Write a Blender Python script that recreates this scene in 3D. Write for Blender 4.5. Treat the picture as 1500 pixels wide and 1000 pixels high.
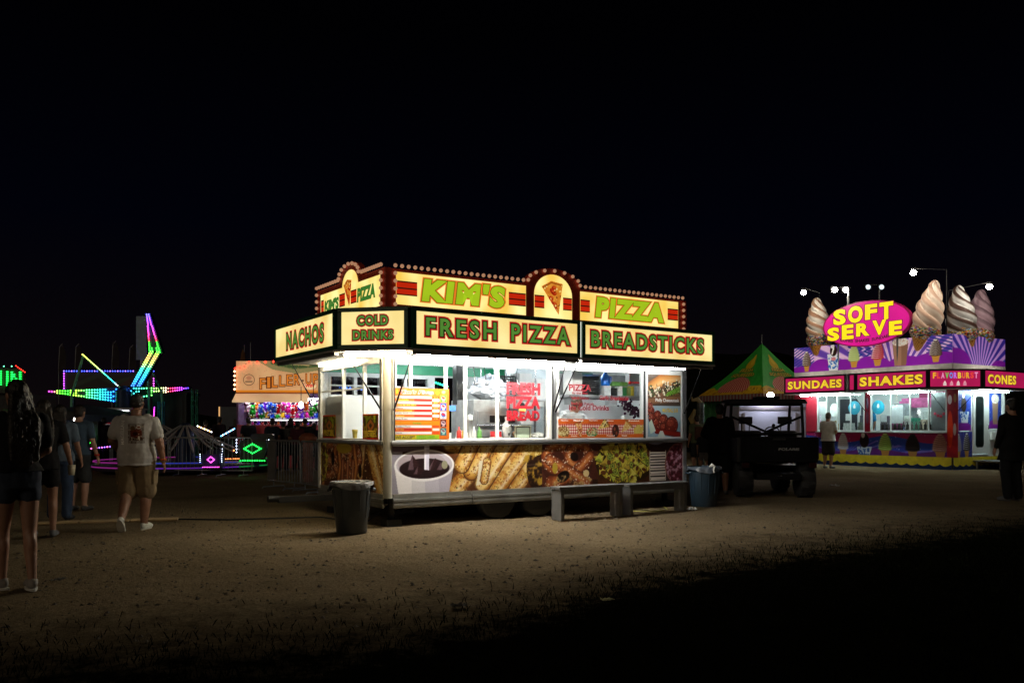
import bpy, math, random
import numpy as np
from mathutils import Vector, Matrix

for o in list(bpy.data.objects): bpy.data.objects.remove(o)
SC = bpy.context.scene
COL = SC.collection
R = math.radians
random.seed(7)
RNG = np.random.default_rng(11)

# ------------------------------------------------------------------ camera
FPX, EYE, HOR = 1250.0, 1.40, 624.0        # focal length in photo pixels, eye height, horizon row
cam = bpy.data.cameras.new('camera'); camo = bpy.data.objects.new('camera', cam); COL.objects.link(camo)
cam.sensor_width = 36.0; cam.lens = 36.0 * FPX / 1500.0
cam.shift_y = (HOR - 500.0) / 1500.0
cam.clip_start = 0.05; cam.clip_end = 3000
camo.location = (0, 0, EYE); camo.rotation_euler = (R(90), 0, 0)
SC.camera = camo

# ------------------------------------------------------------------ night sky
W = bpy.data.worlds.new('World'); SC.world = W; W.use_nodes = True
nt = W.node_tree; nt.nodes.clear()
out = nt.nodes.new('ShaderNodeOutputWorld'); bg = nt.nodes.new('ShaderNodeBackground')
tc = nt.nodes.new('ShaderNodeTexCoord'); sep = nt.nodes.new('ShaderNodeSeparateXYZ')
ramp = nt.nodes.new('ShaderNodeValToRGB')
nt.links.new(tc.outputs['Generated'], sep.inputs[0]); nt.links.new(sep.outputs['Z'], ramp.inputs[0])
cr = ramp.color_ramp
cr.elements[0].position = 0.0; cr.elements[0].color = (.0036, .0022, .0026, 1)
cr.elements[1].position = 1.0; cr.elements[1].color = (.0002, .0002, .0006, 1)
e = cr.elements.new(.10); e.color = (.0020, .0014, .0024, 1)
e = cr.elements.new(.22); e.color = (.0004, .0006, .0025, 1)
e = cr.elements.new(.42); e.color = (.0002, .0002, .0005, 1)
nt.links.new(ramp.outputs[0], bg.inputs[0]); nt.links.new(bg.outputs[0], out.inputs[0])
bg.inputs[1].default_value = 1.0

# faint warm glow of the fairground behind the camera, as one very weak low sun
sun = bpy.data.lights.new('night_glow', 'SUN'); suno = bpy.data.objects.new('night_glow', sun); COL.objects.link(suno)
sun.energy = .20; sun.angle = R(24); sun.color = (1., .80, .56)
suno.rotation_euler = (R(90-20), 0, R(-24))

SC.view_settings.view_transform = 'Standard'; SC.view_settings.look = 'None'
SC.view_settings.exposure = 0.0; SC.view_settings.gamma = 1.0
SC.render.engine = 'CYCLES'
cy = SC.cycles
cy.use_denoising = True
cy.max_bounces = 7; cy.diffuse_bounces = 4; cy.glossy_bounces = 3; cy.transmission_bounces = 6; cy.transparent_max_bounces = 12
cy.sample_clamp_indirect = 6.0
cy.caustics_reflective = False; cy.caustics_refractive = False

# ------------------------------------------------------------------ helpers
def lin(c):
    if isinstance(c, str):
        c = c.lstrip('#'); c = [int(c[i:i+2], 16) / 255 for i in (0, 2, 4)]
    return tuple(x / 12.92 if x <= .04045 else ((x + .055) / 1.055) ** 2.4 for x in c)

def at(px, py, Y):
    return Vector(((px - 750) / FPX * Y, Y, EYE + (HOR - py) / FPX * Y))
def gnd(px, py, z=0.0):
    Y = (EYE - z) * FPX / (py - HOR)
    return Vector(((px - 750) / FPX * Y, Y, z))

MATS = {}
def mat(name, col, rough=.5, metal=0., var=.12, scale=6., bump=0., bscale=60., spec=.5, dirt=0., coat=0.):
    """painted / natural surface with noise in colour and roughness"""
    if name in MATS: return MATS[name]
    m = bpy.data.materials.new(name); MATS[name] = m; m.use_nodes = True
    n = m.node_tree.nodes; l = m.node_tree.links; b = n['Principled BSDF']
    c = lin(col) if isinstance(col, str) else col
    t = n.new('ShaderNodeTexCoord'); nz = n.new('ShaderNodeTexNoise'); nz.inputs['Scale'].default_value = scale; nz.inputs['Detail'].default_value = 6
    l.new(t.outputs['Object'], nz.inputs['Vector'])
    rp = n.new('ShaderNodeValToRGB'); l.new(nz.outputs[0], rp.inputs[0])
    rp.color_ramp.elements[0].position = .3; rp.color_ramp.elements[1].position = .7
    rp.color_ramp.elements[0].color = (*[x * (1 - var) for x in c], 1); rp.color_ramp.elements[1].color = (*[min(1, x * (1 + var)) for x in c], 1)
    last = rp.outputs[0]
    if dirt:
        n2 = n.new('ShaderNodeTexNoise'); n2.inputs['Scale'].default_value = scale * .45; n2.inputs['Detail'].default_value = 9; n2.inputs['Roughness'].default_value = .7
        l.new(t.outputs['Object'], n2.inputs['Vector'])
        r2 = n.new('ShaderNodeValToRGB'); r2.color_ramp.elements[0].position = .52; r2.color_ramp.elements[1].position = .72
        l.new(n2.outputs[0], r2.inputs[0])
        mx = n.new('ShaderNodeMix'); mx.data_type = 'RGBA'; mx.inputs[7].default_value = (.09, .07, .05, 1)
        ml = n.new('ShaderNodeMath'); ml.operation = 'MULTIPLY'; ml.inputs[1].default_value = dirt
        l.new(r2.outputs[0], ml.inputs[0]); l.new(ml.outputs[0], mx.inputs[0]); l.new(last, mx.inputs[6]); last = mx.outputs[2]
    l.new(last, b.inputs['Base Color'])
    b.inputs['Roughness'].default_value = rough; b.inputs['Metallic'].default_value = metal
    b.inputs['Specular IOR Level'].default_value = spec
    b.inputs['Coat Weight'].default_value = coat
    if bump:
        bn = n.new('ShaderNodeTexNoise'); bn.inputs['Scale'].default_value = bscale; bn.inputs['Detail'].default_value = 5
        l.new(t.outputs['Object'], bn.inputs['Vector'])
        bp = n.new('ShaderNodeBump'); bp.inputs['Strength'].default_value = bump; bp.inputs['Distance'].default_value = .02
        l.new(bn.outputs[0], bp.inputs['Height']); l.new(bp.outputs[0], b.inputs['Normal'])
    return m

def emi(name, col, strength=1., base=None, var=0., scale=3., sample=True, col2=None):
    """something that gives off light: tube, lamp, backlit acrylic"""
    if name in MATS: return MATS[name]
    m = bpy.data.materials.new(name); MATS[name] = m; m.use_nodes = True
    n = m.node_tree.nodes; l = m.node_tree.links; b = n['Principled BSDF']
    c = lin(col) if isinstance(col, str) else col
    b.inputs['Base Color'].default_value = (*(base or [x * .5 for x in c]), 1)
    b.inputs['Roughness'].default_value = .35
    b.inputs['Emission Color'].default_value = (*c, 1)
    b.inputs['Emission Strength'].default_value = strength
    if var:
        t = n.new('ShaderNodeTexCoord'); nz = n.new('ShaderNodeTexNoise'); nz.inputs['Scale'].default_value = scale; nz.inputs['Detail'].default_value = 2
        l.new(t.outputs['Object'], nz.inputs['Vector'])
        mr = n.new('ShaderNodeMapRange'); mr.inputs['From Min'].default_value = .3; mr.inputs['From Max'].default_value = .7
        mr.inputs['To Min'].default_value = strength * (1 - var); mr.inputs['To Max'].default_value = strength * (1 + var)
        l.new(nz.outputs[0], mr.inputs['Value']); l.new(mr.outputs[0], b.inputs['Emission Strength'])
        if col2:
            mx = n.new('ShaderNodeMix'); mx.data_type = 'RGBA'; m2 = n.new('ShaderNodeMapRange'); m2.inputs['From Min'].default_value = .32; m2.inputs['From Max'].default_value = .62
            l.new(nz.outputs[0], m2.inputs['Value']); l.new(m2.outputs[0], mx.inputs[0]); mx.inputs[6].default_value = (*col2, 1); mx.inputs[7].default_value = (*c, 1); l.new(mx.outputs[2], b.inputs['Emission Color'])
    if not sample: m.cycles.emission_sampling = 'NONE'
    return m

def vcol(name, rough=.4, emit=0., spec=.4, bump=0.):
    """printed vinyl / dyed cloth / backlit print: the ink is the mesh colour attribute"""
    if name in MATS: return MATS[name]
    m = bpy.data.materials.new(name); MATS[name] = m; m.use_nodes = True
    n = m.node_tree.nodes; l = m.node_tree.links; b = n['Principled BSDF']
    a = n.new('ShaderNodeVertexColor'); a.layer_name = 'Col'
    nz = n.new('ShaderNodeTexNoise'); nz.inputs['Scale'].default_value = 4
    t = n.new('ShaderNodeTexCoord'); l.new(t.outputs['Object'], nz.inputs['Vector'])
    mr = n.new('ShaderNodeMapRange'); mr.inputs['To Min'].default_value = rough - .12; mr.inputs['To Max'].default_value = rough + .12
    l.new(nz.outputs[0], mr.inputs['Value']); l.new(mr.outputs[0], b.inputs['Roughness'])
    l.new(a.outputs[0], b.inputs['Base Color']); b.inputs['Specular IOR Level'].default_value = spec
    if emit:
        l.new(a.outputs[0], b.inputs['Emission Color']); b.inputs['Emission Strength'].default_value = emit
        if emit > 3: m.cycles.emission_sampling = 'NONE'
    return m

def glass(name='window_glass', tint=(.96, .97, .97), refl=.10):
    if name in MATS: return MATS[name]
    m = bpy.data.materials.new(name); MATS[name] = m; m.use_nodes = True
    n = m.node_tree.nodes; l = m.node_tree.links; n.clear()
    o = n.new('ShaderNodeOutputMaterial'); mx = n.new('ShaderNodeMixShader'); tr = n.new('ShaderNodeBsdfTransparent'); gl = n.new('ShaderNodeBsdfGlossy')
    lw = n.new('ShaderNodeLayerWeight'); pw = n.new('ShaderNodeMath'); pw.operation = 'POWER'; pw.inputs[1].default_value = 5.0
    l.new(lw.outputs['Facing'], pw.inputs[0])
    ad = n.new('ShaderNodeMath'); ad.operation = 'MULTIPLY_ADD'; ad.inputs[1].default_value = .9; ad.inputs[2].default_value = refl * .4
    tr.inputs[0].default_value = (*tint, 1); gl.inputs['Roughness'].default_value = .02
    l.new(pw.outputs[0], ad.inputs[0]); l.new(ad.outputs[0], mx.inputs[0]); l.new(tr.outputs[0], mx.inputs[1]); l.new(gl.outputs[0], mx.inputs[2]); l.new(mx.outputs[0], o.inputs[0])
    return m

def tag(o, label=None, cat=None, group=None, kind=None):
    if label: o['label'] = label
    if cat: o['category'] = cat
    if group: o['group'] = group
    if kind: o['kind'] = kind
    return o

def thing(name, label, cat, loc=(0, 0, 0), rz=0., group=None):
    o = bpy.data.objects.new(name, None); COL.objects.link(o); o.empty_display_size = .2
    o.location = loc; o.rotation_euler = (0, 0, rz)
    return tag(o, label, cat, group)

def link_mesh(name, me, mats, parent=None):
    o = bpy.data.objects.new(name, me); COL.objects.link(o)
    for m in (mats if isinstance(mats, (list, tuple)) else [mats]): me.materials.append(m)
    if parent: o.parent = parent
    return o

class MB:
    """collects shapes, then becomes ONE mesh"""
    def __init__(s): s.v = []; s.f = []; s.mi = []; s.sm = []; s.cur = 0; s.vc = []; s.col = None
    def add(s, vs, fs, smooth=False):
        b = len(s.v); s.v += [tuple(p) for p in vs]
        if s.col is not None: s.vc += [s.col] * len(vs)
        for f in fs: s.f.append([b + i for i in f]); s.mi.append(s.cur); s.sm.append(smooth)
        return s
    def mat(s, i): s.cur = i; return s
    def box(s, c, size, rz=0., rx=0., ry=0.):
        hx, hy, hz = [q / 2 for q in size]
        P = [Vector((x, y, z)) for z in (-hz, hz) for y in (-hy, hy) for x in (-hx, hx)]
        if rz or rx or ry:
            M = Matrix.Rotation(rz, 3, 'Z') @ Matrix.Rotation(ry, 3, 'Y') @ Matrix.Rotation(rx, 3, 'X'); P = [M @ p for p in P]
        c = Vector(c)
        return s.add([p + c for p in P], [(0, 2, 3, 1), (4, 5, 7, 6), (0, 1, 5, 4), (2, 6, 7, 3), (0, 4, 6, 2), (1, 3, 7, 5)])
    def bx(s, x0, x1, y0, y1, z0, z1): return s.box(((x0+x1)/2, (y0+y1)/2, (z0+z1)/2), (abs(x1-x0), abs(y1-y0), abs(z1-z0)))
    def tube(s, pts, r, n=8, caps=True, smooth=True, flat=1.):
        P = [Vector(p) for p in pts]; rs = r if isinstance(r, (list, tuple)) else [r] * len(P)
        vs = []; up = None
        for i, p in enumerate(P):
            d = (P[min(i+1, len(P)-1)] - P[max(i-1, 0)]).normalized()
            if up is None: up = Vector((0, 0, 1)) if abs(d.z) < .9 else Vector((0, 1, 0))
            a = d.cross(up).normalized(); u = a.cross(d).normalized(); up = u
            for k in range(n):
                t = 2 * math.pi * k / n; vs.append(p + a * (math.cos(t) * rs[i]) + u * (math.sin(t) * rs[i] * flat))
        fs = [(i*n+k, i*n+(k+1) % n, (i+1)*n+(k+1) % n, (i+1)*n+k) for i in range(len(P)-1) for k in range(n)]
        s.add(vs, fs, smooth)
        if caps:
            s.add(vs[:n], [tuple(range(n))[::-1]]); s.add(vs[-n:], [tuple(range(n))])
        return s
    def lathe(s, prof, n=24, c=(0, 0, 0), smooth=True, sx=1., sy=1.):
        vs = [(c[0] + r * math.cos(2*math.pi*k/n) * sx, c[1] + r * math.sin(2*math.pi*k/n) * sy, c[2] + z) for r, z in prof for k in range(n)]
        fs = [(i*n+k, i*n+(k+1) % n, (i+1)*n+(k+1) % n, (i+1)*n+k) for i in range(len(prof)-1) for k in range(n)]
        s.add(vs, fs, smooth)
        if prof[0][0] > 1e-4: s.add(vs[:n], [tuple(range(n))[::-1]])
        if prof[-1][0] > 1e-4: s.add(vs[-n:], [tuple(range(n))])
        return s
    def ball(s, c, r, nu=12, nv=8, rot=None):
        r = r if isinstance(r, (list, tuple)) else (r, r, r); c = Vector(c)
        vs = []
        for j in range(nv + 1):
            ph = math.pi * j / nv
            for i in range(nu):
                th = 2 * math.pi * i / nu
                p = Vector((r[0]*math.sin(ph)*math.cos(th), r[1]*math.sin(ph)*math.sin(th), -r[2]*math.cos(ph)))
                vs.append(c + (rot @ p if rot else p))
        return s.add(vs, [(j*nu+i, j*nu+(i+1) % nu, (j+1)*nu+(i+1) % nu, (j+1)*nu+i) for j in range(nv) for i in range(nu)], True)
    def poly(s, pts, O, ex, ey, d=0., smooth=False):
        """polygon in the plane (O, ex, ey); thickness d backwards from its face"""
        O, ex, ey = Vector(O), Vector(ex), Vector(ey); nrm = ex.cross(ey)
        A = [O + ex*x + ey*y for x, y in pts]; n = len(A)
        if not d: return s.add(A, [tuple(range(n))])
        B = [p - nrm*d for p in A]
        return s.add(A + B, [tuple(range(n)), tuple(range(2*n-1, n-1, -1))] + [(i, n+i, n+(i+1) % n, (i+1) % n) for i in range(n)])
    def mesh(s, name):
        me = bpy.data.meshes.new(name); me.from_pydata(s.v, [], s.f)
        me.polygons.foreach_set('material_index', s.mi); me.polygons.foreach_set('use_smooth', s.sm)
        if s.vc and len(s.vc) == len(s.v):
            ca = me.color_attributes.new('Col', 'FLOAT_COLOR', 'POINT')
            ca.data.foreach_set('color', np.array([(*c, 1) for c in s.vc], dtype=np.float32).ravel())
        me.update(); return me
    def build(s, name, mats, parent=None, bevel=0., seg=2):
        o = link_mesh(name, s.mesh(name), mats, parent)
        if bevel:
            b = o.modifiers.new('bevel', 'BEVEL'); b.width = bevel; b.segments = seg; b.limit_method = 'ANGLE'; b.angle_limit = R(40)
        return o

def copy_tree(o, parent=None):
    c = o.copy(); COL.objects.link(c)
    if parent: c.parent = parent
    for ch in list(o.children): copy_tree(ch, c)
    return c

def rrect(w, h, r, n=5):
    pts = []
    for cx, cy, a0 in ((w-r, h-r, 0), (r, h-r, 90), (r, r, 180), (w-r, r, 270)):
        for k in range(n+1):
            a = R(a0 + 90*k/n); pts.append((cx + r*math.cos(a), cy + r*math.sin(a)))
    return pts

# ---- lettering (Blender's built-in face, made into mesh)
_tc = {}
def glyphs(s, off=0., shear=0., space=1.):
    k = (s, round(off, 4), shear, space)
    if k not in _tc:
        cu = bpy.data.curves.new('t', 'FONT'); cu.body = s; cu.size = 1; cu.offset = off; cu.shear = shear; cu.space_character = space
        cu.fill_mode = 'FRONT'; cu.resolution_u = 3
        o = bpy.data.objects.new('t', cu); me = bpy.data.meshes.new_from_object(o)
        _tc[k] = (np.array([v.co[:2] for v in me.vertices]).reshape(-1, 2), [tuple(p.vertices) for p in me.polygons])
        bpy.data.objects.remove(o); bpy.data.curves.remove(cu); bpy.data.meshes.remove(me)
    return _tc[k]

def text(mb, s, O, ex, ey, w, h, layers, shear=0., space=1., warp=None):
    """s drawn inside the w x h box at O; layers = [(outline offset, material, lift)]"""
    ex, ey, O = Vector(ex), Vector(ey), Vector(O); nrm = ex.cross(ey)
    v0, _ = glyphs(s, layers[-1][0], shear, space)
    a, b = v0.min(0), v0.max(0); k = (w/(b[0]-a[0]), h/(b[1]-a[1]))
    for off, mi, lift in layers:
        v, f = glyphs(s, off, shear, space); mb.cur = mi
        q = [((x-a[0])*k[0], (y-a[1])*k[1]) for x, y in v]
        if warp: q = [warp(x, y) for x, y in q]
        mb.add([O + ex*x + ey*y + nrm*lift for x, y in q], f)
    return mb

# ---- printed graphics: colours of a fine grid, drawn in numpy
class Pic:
    def __init__(s, w, h, nx, bg=(0, 0, 0), seed=1):
        s.w, s.h, s.nx = w, h, nx; s.ny = max(2, int(round(nx*h/w)))
        s.X, s.Y = np.meshgrid(np.linspace(0, w, s.nx), np.linspace(0, h, s.ny))
        s.a = np.zeros((s.ny, s.nx, 3)); s.a[:] = s.c(bg); s.rng = np.random.default_rng(seed); s.px = w/nx
    def c(s, c):
        if isinstance(c, str): c = c.lstrip('#'); c = [int(c[i:i+2], 16)/255 for i in (0, 2, 4)]
        return np.array(c, float)
    def put(s, m, c):
        m = np.clip(m, 0, 1)[..., None]; c = c if isinstance(c, np.ndarray) and c.ndim == 3 else s.c(c)
        s.a = s.a*(1-m) + c*m
    def noise(s, sc, oct=3):
        out = np.zeros_like(s.X); amp = 1; tot = 0
        for o in range(oct):
            gx, gy = int(s.w/sc)+3, int(s.h/sc)+3; g = s.rng.random((gy, gx))
            x = s.X/sc; y = s.Y/sc; i = x.astype(int); j = y.astype(int); fx = x-i; fy = y-j
            fx = fx*fx*(3-2*fx); fy = fy*fy*(3-2*fy)
            out += amp*((g[j, i]*(1-fx)+g[j, i+1]*fx)*(1-fy)+(g[j+1, i]*(1-fx)+g[j+1, i+1]*fx)*fy); tot += amp
            amp *= .55; sc *= .5
        return out/tot
    def ell(s, cx, cy, rx, ry, c, rot=0., ring=0., al=1.):
        ca, sa = math.cos(rot), math.sin(rot); x = s.X-cx; y = s.Y-cy
        u = (x*ca+y*sa)/rx; v = (-x*sa+y*ca)/ry; d = np.sqrt(u*u+v*v)
        e = s.px/min(rx, ry)
        m = np.clip((1-d)/e+.5, 0, 1)
        if ring: m = m*np.clip((d-(1-ring))/e+.5, 0, 1)
        s.put(m*al, c); return d
    def poly(s, P, c, al=1.):
        m = np.zeros_like(s.X, bool); n = len(P)
        for i in range(n):
            (x0, y0), (x1, y1) = P[i], P[(i+1) % n]
            if y0 == y1: continue
            m ^= ((s.Y >= min(y0, y1)) & (s.Y < max(y0, y1)) & (s.X < x0+(s.Y-y0)*(x1-x0)/(y1-y0)))
        s.put(m*al, c); return m
    def rect(s, x0, y0, x1, y1, c, al=1.): return s.poly([(x0, y0), (x1, y0), (x1, y1), (x0, y1)], c, al)
    def dist(s, P):
        d = np.full_like(s.X, 1e9)
        for (x0, y0), (x1, y1) in zip(P[:-1], P[1:]):
            L = (x1-x0)**2+(y1-y0)**2+1e-12; t = np.clip(((s.X-x0)*(x1-x0)+(s.Y-y0)*(y1-y0))/L, 0, 1)
            d = np.minimum(d, np.hypot(s.X-x0-t*(x1-x0), s.Y-y0-t*(y1-y0)))
        return d
    def stroke(s, P, r, c, edge=None, hi=None, al=1.):
        """rounded bar along P in three printed tones from rim to core"""
        d = s.dist(P)/r; e = s.px/r; m = np.clip((1-d)/e+.5, 0, 1)
        col = np.ones_like(s.a)*s.c(c)
        if edge is not None: k = np.clip((d-.45)/.55, 0, 1)[..., None]; col = col*(1-k)+s.c(edge)*k
        if hi is not None: k = np.clip((.4-d)/.4, 0, 1)[..., None]; col = col*(1-k)+s.c(hi)*k
        s.put(m*al, col); return m
    def specks(s, m, n, c, r, r2=None):
        ys, xs = np.nonzero(m > .5)
        if len(ys) == 0: return
        for k in s.rng.integers(0, len(ys), n):
            rr = r if r2 is None else s.rng.uniform(r, r2)
            s.ell(s.X[0, xs[k]], s.Y[ys[k], 0], rr, rr*s.rng.uniform(.5, 1), c, s.rng.uniform(0, 3))
    def panel(s, name, m, parent, O, ex, ey, back=0.):
        """the print as a flat sheet: grid in the plane (O, ex, ey)"""
        O, ex, ey = np.array(O, float), np.array(ex, float), np.array(ey, float)
        co = O + s.X[..., None]*ex + s.Y[..., None]*ey
        return grid_mesh(name, co, s.a, m, parent)

def grid_mesh(name, co, rgb, m, parent=None, smooth=False):
    ny, nx = co.shape[:2]; N = nx*ny
    me = bpy.data.meshes.new(name); me.vertices.add(N); me.vertices.foreach_set('co', co.reshape(-1).astype(np.float32))
    i = np.arange(N).reshape(ny, nx); q = np.stack([i[:-1, :-1], i[:-1, 1:], i[1:, 1:], i[1:, :-1]], -1).reshape(-1, 4)
    F = len(q); me.loops.add(F*4); me.loops.foreach_set('vertex_index', q.ravel().astype(np.int32))
    me.polygons.add(F); me.polygons.foreach_set('loop_start', (np.arange(F)*4).astype(np.int32))
    if smooth: me.polygons.foreach_set('use_smooth', np.ones(F, bool))
    me.update(calc_edges=True)
    if rgb is not None:
        a = np.clip(rgb, 0, 1); L = np.where(a <= .04045, a/12.92, ((a+.055)/1.055)**2.4)
        c4 = np.concatenate([L, np.ones((ny, nx, 1))], -1).astype(np.float32)
        ca = me.color_attributes.new('Col', 'FLOAT_COLOR', 'POINT'); ca.data.foreach_set('color', c4.ravel())
    return link_mesh(name, me, m, parent)

def led_mesh(name, pts, cols, r, m, parent=None):
    mb = MB()
    for p, c in zip(pts, cols):
        mb.col = lin(c); x, y, z = p
        mb.add([(x+r, y, z), (x-r, y, z), (x, y+r, z), (x, y-r, z), (x, y, z+r), (x, y, z-r)],
               [(0, 2, 4), (2, 1, 4), (1, 3, 4), (3, 0, 4), (2, 0, 5), (1, 2, 5), (3, 1, 5), (0, 3, 5)], True)
    return mb.build(name, m, parent)
# ================================================================== SETTING
TZ = R(33.3407)                                   # yaw shared by both food trailers
UX, UY = math.cos(TZ), math.sin(TZ)
PT = Vector((-1.737, 11.8, 0))                    # front left corner of the pizza trailer
def TW(x, y, z=0.): return Vector((PT.x + UX*x - UY*y, PT.y + UY*x + UX*y, z))

def ground_mat():
    m = bpy.data.materials.new('gravel_dirt'); m.use_nodes = True
    n = m.node_tree.nodes; l = m.node_tree.links; b = n['Principled BSDF']
    t = n.new('ShaderNodeTexCoord')
    def noise(sc, det=8, ro=.6):
        z = n.new('ShaderNodeTexNoise'); z.inputs['Scale'].default_value = sc; z.inputs['Detail'].default_value = det; z.inputs['Roughness'].default_value = ro
        l.new(t.outputs['Object'], z.inputs['Vector']); return z.outputs[0]
    def ramp(src, p0, c0, p1, c1):
        r = n.new('ShaderNodeValToRGB'); l.new(src, r.inputs[0]); e = r.color_ramp.elements
        e[0].position, e[0].color = p0, (*c0, 1); e[1].position, e[1].color = p1, (*c1, 1); return r.outputs[0]
    def mix(f, a, c):
        x = n.new('ShaderNodeMix'); x.data_type = 'RGBA'
        l.new(f, x.inputs[0]); l.new(a, x.inputs[6])
        if isinstance(c, tuple): x.inputs[7].default_value = (*c, 1)
        else: l.new(c, x.inputs[7])
        return x.outputs[2]
    base = ramp(noise(.55), .35, (.21, .148, .078), .65, (.38, .285, .165))
    fine = ramp(noise(38, 6, .75), .33, (.06, .045, .026), .68, (.48, .385, .26))
    f = n.new('ShaderNodeMath'); f.operation = 'MULTIPLY'; f.inputs[1].default_value = .55; f.inputs[0].default_value = 1.
    mx = n.new('ShaderNodeMix'); mx.data_type = 'RGBA'; mx.inputs[0].default_value = .5; l.new(base, mx.inputs[6]); l.new(fine, mx.inputs[7])
    v = n.new('ShaderNodeTexVoronoi'); v.inputs['Scale'].default_value = 26; l.new(t.outputs['Object'], v.inputs['Vector'])
    peb = ramp(v.outputs['Distance'], .10, (1, 1, 1), .22, (0, 0, 0))
    sel = ramp(noise(9, 2), .56, (0, 0, 0), .62, (1, 1, 1))
    pm = n.new('ShaderNodeMath'); pm.operation = 'MULTIPLY'; l.new(peb, pm.inputs[0]); l.new(sel, pm.inputs[1])
    c1 = mix(pm.outputs[0], mx.outputs[2], (.12, .10, .08))
    worn = ramp(noise(1.7, 10, .7), .55, (0, 0, 0), .78, (.6, .6, .6))
    c2 = mix(worn, c1, (.10, .085, .055))
    at_ = n.new('ShaderNodeAttribute'); at_.attribute_name = 'turf_dark'
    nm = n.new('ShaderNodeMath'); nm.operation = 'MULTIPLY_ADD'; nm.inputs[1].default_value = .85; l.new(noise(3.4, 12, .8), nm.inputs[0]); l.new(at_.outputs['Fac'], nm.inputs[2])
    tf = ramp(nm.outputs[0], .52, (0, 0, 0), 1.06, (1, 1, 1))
    c2 = mix(tf, c2, (.0055, .0050, .0030))  # turf tone sunk near black, carrying the darkness of the foreground
    l.new(c2, b.inputs['Base Color']); b.inputs['Roughness'].default_value = .95; b.inputs['Specular IOR Level'].default_value = .0
    h1, h2, h3 = noise(30, 6, .7), noise(6, 6), noise(110, 3)
    a1 = n.new('ShaderNodeMath'); a1.operation = 'ADD'; l.new(h1, a1.inputs[0]); l.new(h3, a1.inputs[1])
    a2 = n.new('ShaderNodeMath'); a2.operation = 'MULTIPLY_ADD'; a2.inputs[1].default_value = 2.; l.new(h2, a2.inputs[0]); l.new(a1.outputs[0], a2.inputs[2])
    bp = n.new('ShaderNodeBump'); bp.inputs['Strength'].default_value = 1.; bp.inputs['Distance'].default_value = .06
    l.new(a2.outputs[0], bp.inputs['Height']); l.new(bp.outputs[0], b.inputs['Normal'])
    return m
def verge(x): return np.interp(x, [-6, -3.4, -.9, 0, .93, 2.57, 4.64, 7.3, 14], [4.4, 4.7, 5.4, 6.2, 7.4, 8.9, 10.3, 12.1, 15.5])  # grass edge, drawn out leftwards along the dark of the foreground
# one sheet, denser near the camera, reaching the horizon
def axis(a, b, n, far):
    x = list(np.linspace(a, b, n)); d = (b-a)/n
    lo, hi = [], []; s = d
    while a - sum(lo) > -far: s *= 1.35; lo.append(s)
    s = d
    while b + sum(hi) < far: s *= 1.35; hi.append(s)
    return np.array([a - c for c in np.cumsum(lo)[::-1]] + x + [b + c for c in np.cumsum(hi)])
gx, gy = axis(-9, 9, 220, 900), axis(1, 20, 230, 900)
GX, GY = np.meshgrid(gx, gy)
gz = .012*np.sin(GX*1.3+GY*.7)*np.sin(GY*1.1-GX*.4) + .006*np.sin(GX*4.1+1)*np.sin(GY*3.7) + RNG.normal(0, .0035, GX.shape)
for off in (0, 1.35):                       # shallow wheel ruts crossing the lot
    dd = GY-(8.35+off+.16*GX+.012*GX*GX+.10*np.sin(GX*.8)); gz -= .016*np.exp(-(dd/.11)**2)*(.6+.4*np.sin(GX*2.3+off))
    gz += .006*np.exp(-((np.abs(dd)-.2)/.07)**2)
gz -= .004
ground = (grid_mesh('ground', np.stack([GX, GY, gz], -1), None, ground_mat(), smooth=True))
tag(ground, 'packed brown gravel and dirt of the fairground lot', 'ground', kind='structure')
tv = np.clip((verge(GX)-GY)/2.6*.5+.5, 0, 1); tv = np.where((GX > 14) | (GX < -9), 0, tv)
ta = ground.data.attributes.new('turf_dark', 'FLOAT', 'POINT'); ta.data.foreach_set('value', tv.astype(np.float32).ravel())

# loose pebbles lying on the lot
mb = MB()
for i in range(5200):
    u = random.random(); y = 4.5 + 10*u; x = random.uniform(-.62, .62)*y
    if y < verge(x)+.4: continue
    r = random.choice([.006, .008, .01, .012, .018]) * random.uniform(.7, 1.4)
    a = random.uniform(0, 6)
    mb.add([(x+r*math.cos(a+k*1.57)*random.uniform(.7, 1.3), y+r*math.sin(a+k*1.57)*random.uniform(.7, 1.3), r*random.uniform(-.1, .3)) for k in range(4)] + [(x, y, r*.8), (x, y, -r)],
           [(0, 1, 4), (1, 2, 4), (2, 3, 4), (3, 0, 4)], False)
tag(mb.build('gravel', mat('pebble_stone', (.085, .068, .05), .95, var=.85, scale=5)), 'loose pebbles scattered over the packed dirt', 'gravel', kind='stuff')

# dark grass verge in front, lower right of the lot
mb = MB()
n = 0
while n < 26000:
    y = random.uniform(2.6, 13); x = random.uniform(-4, min(9, .66*y+.4))
    lim = verge(x) + .75*random.gauss(0, 1)
    if y > lim: continue
    if abs(x) > .64*y: n += .2; continue
    h = random.uniform(.02, .06); a = random.uniform(0, 6.28); w = random.uniform(.003, .006); b = random.uniform(.2, .9)*h
    dx, dy = math.cos(a), math.sin(a)
    mb.add([(x-dy*w, y+dx*w, -.005), (x+dy*w, y-dx*w, -.005), (x+dx*b*.5, y+dy*b*.5, h*.7), (x+dx*b, y+dy*b, h)], [(0, 1, 2), (0, 2, 3)])
    n += 1
tag(mb.build('grass', mat('grass_blades', (.006, .008, .003), .9, var=.6, scale=3, spec=.0)), 'dark short grass on the verge nearest the camera', 'grass', kind='stuff')

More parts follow.
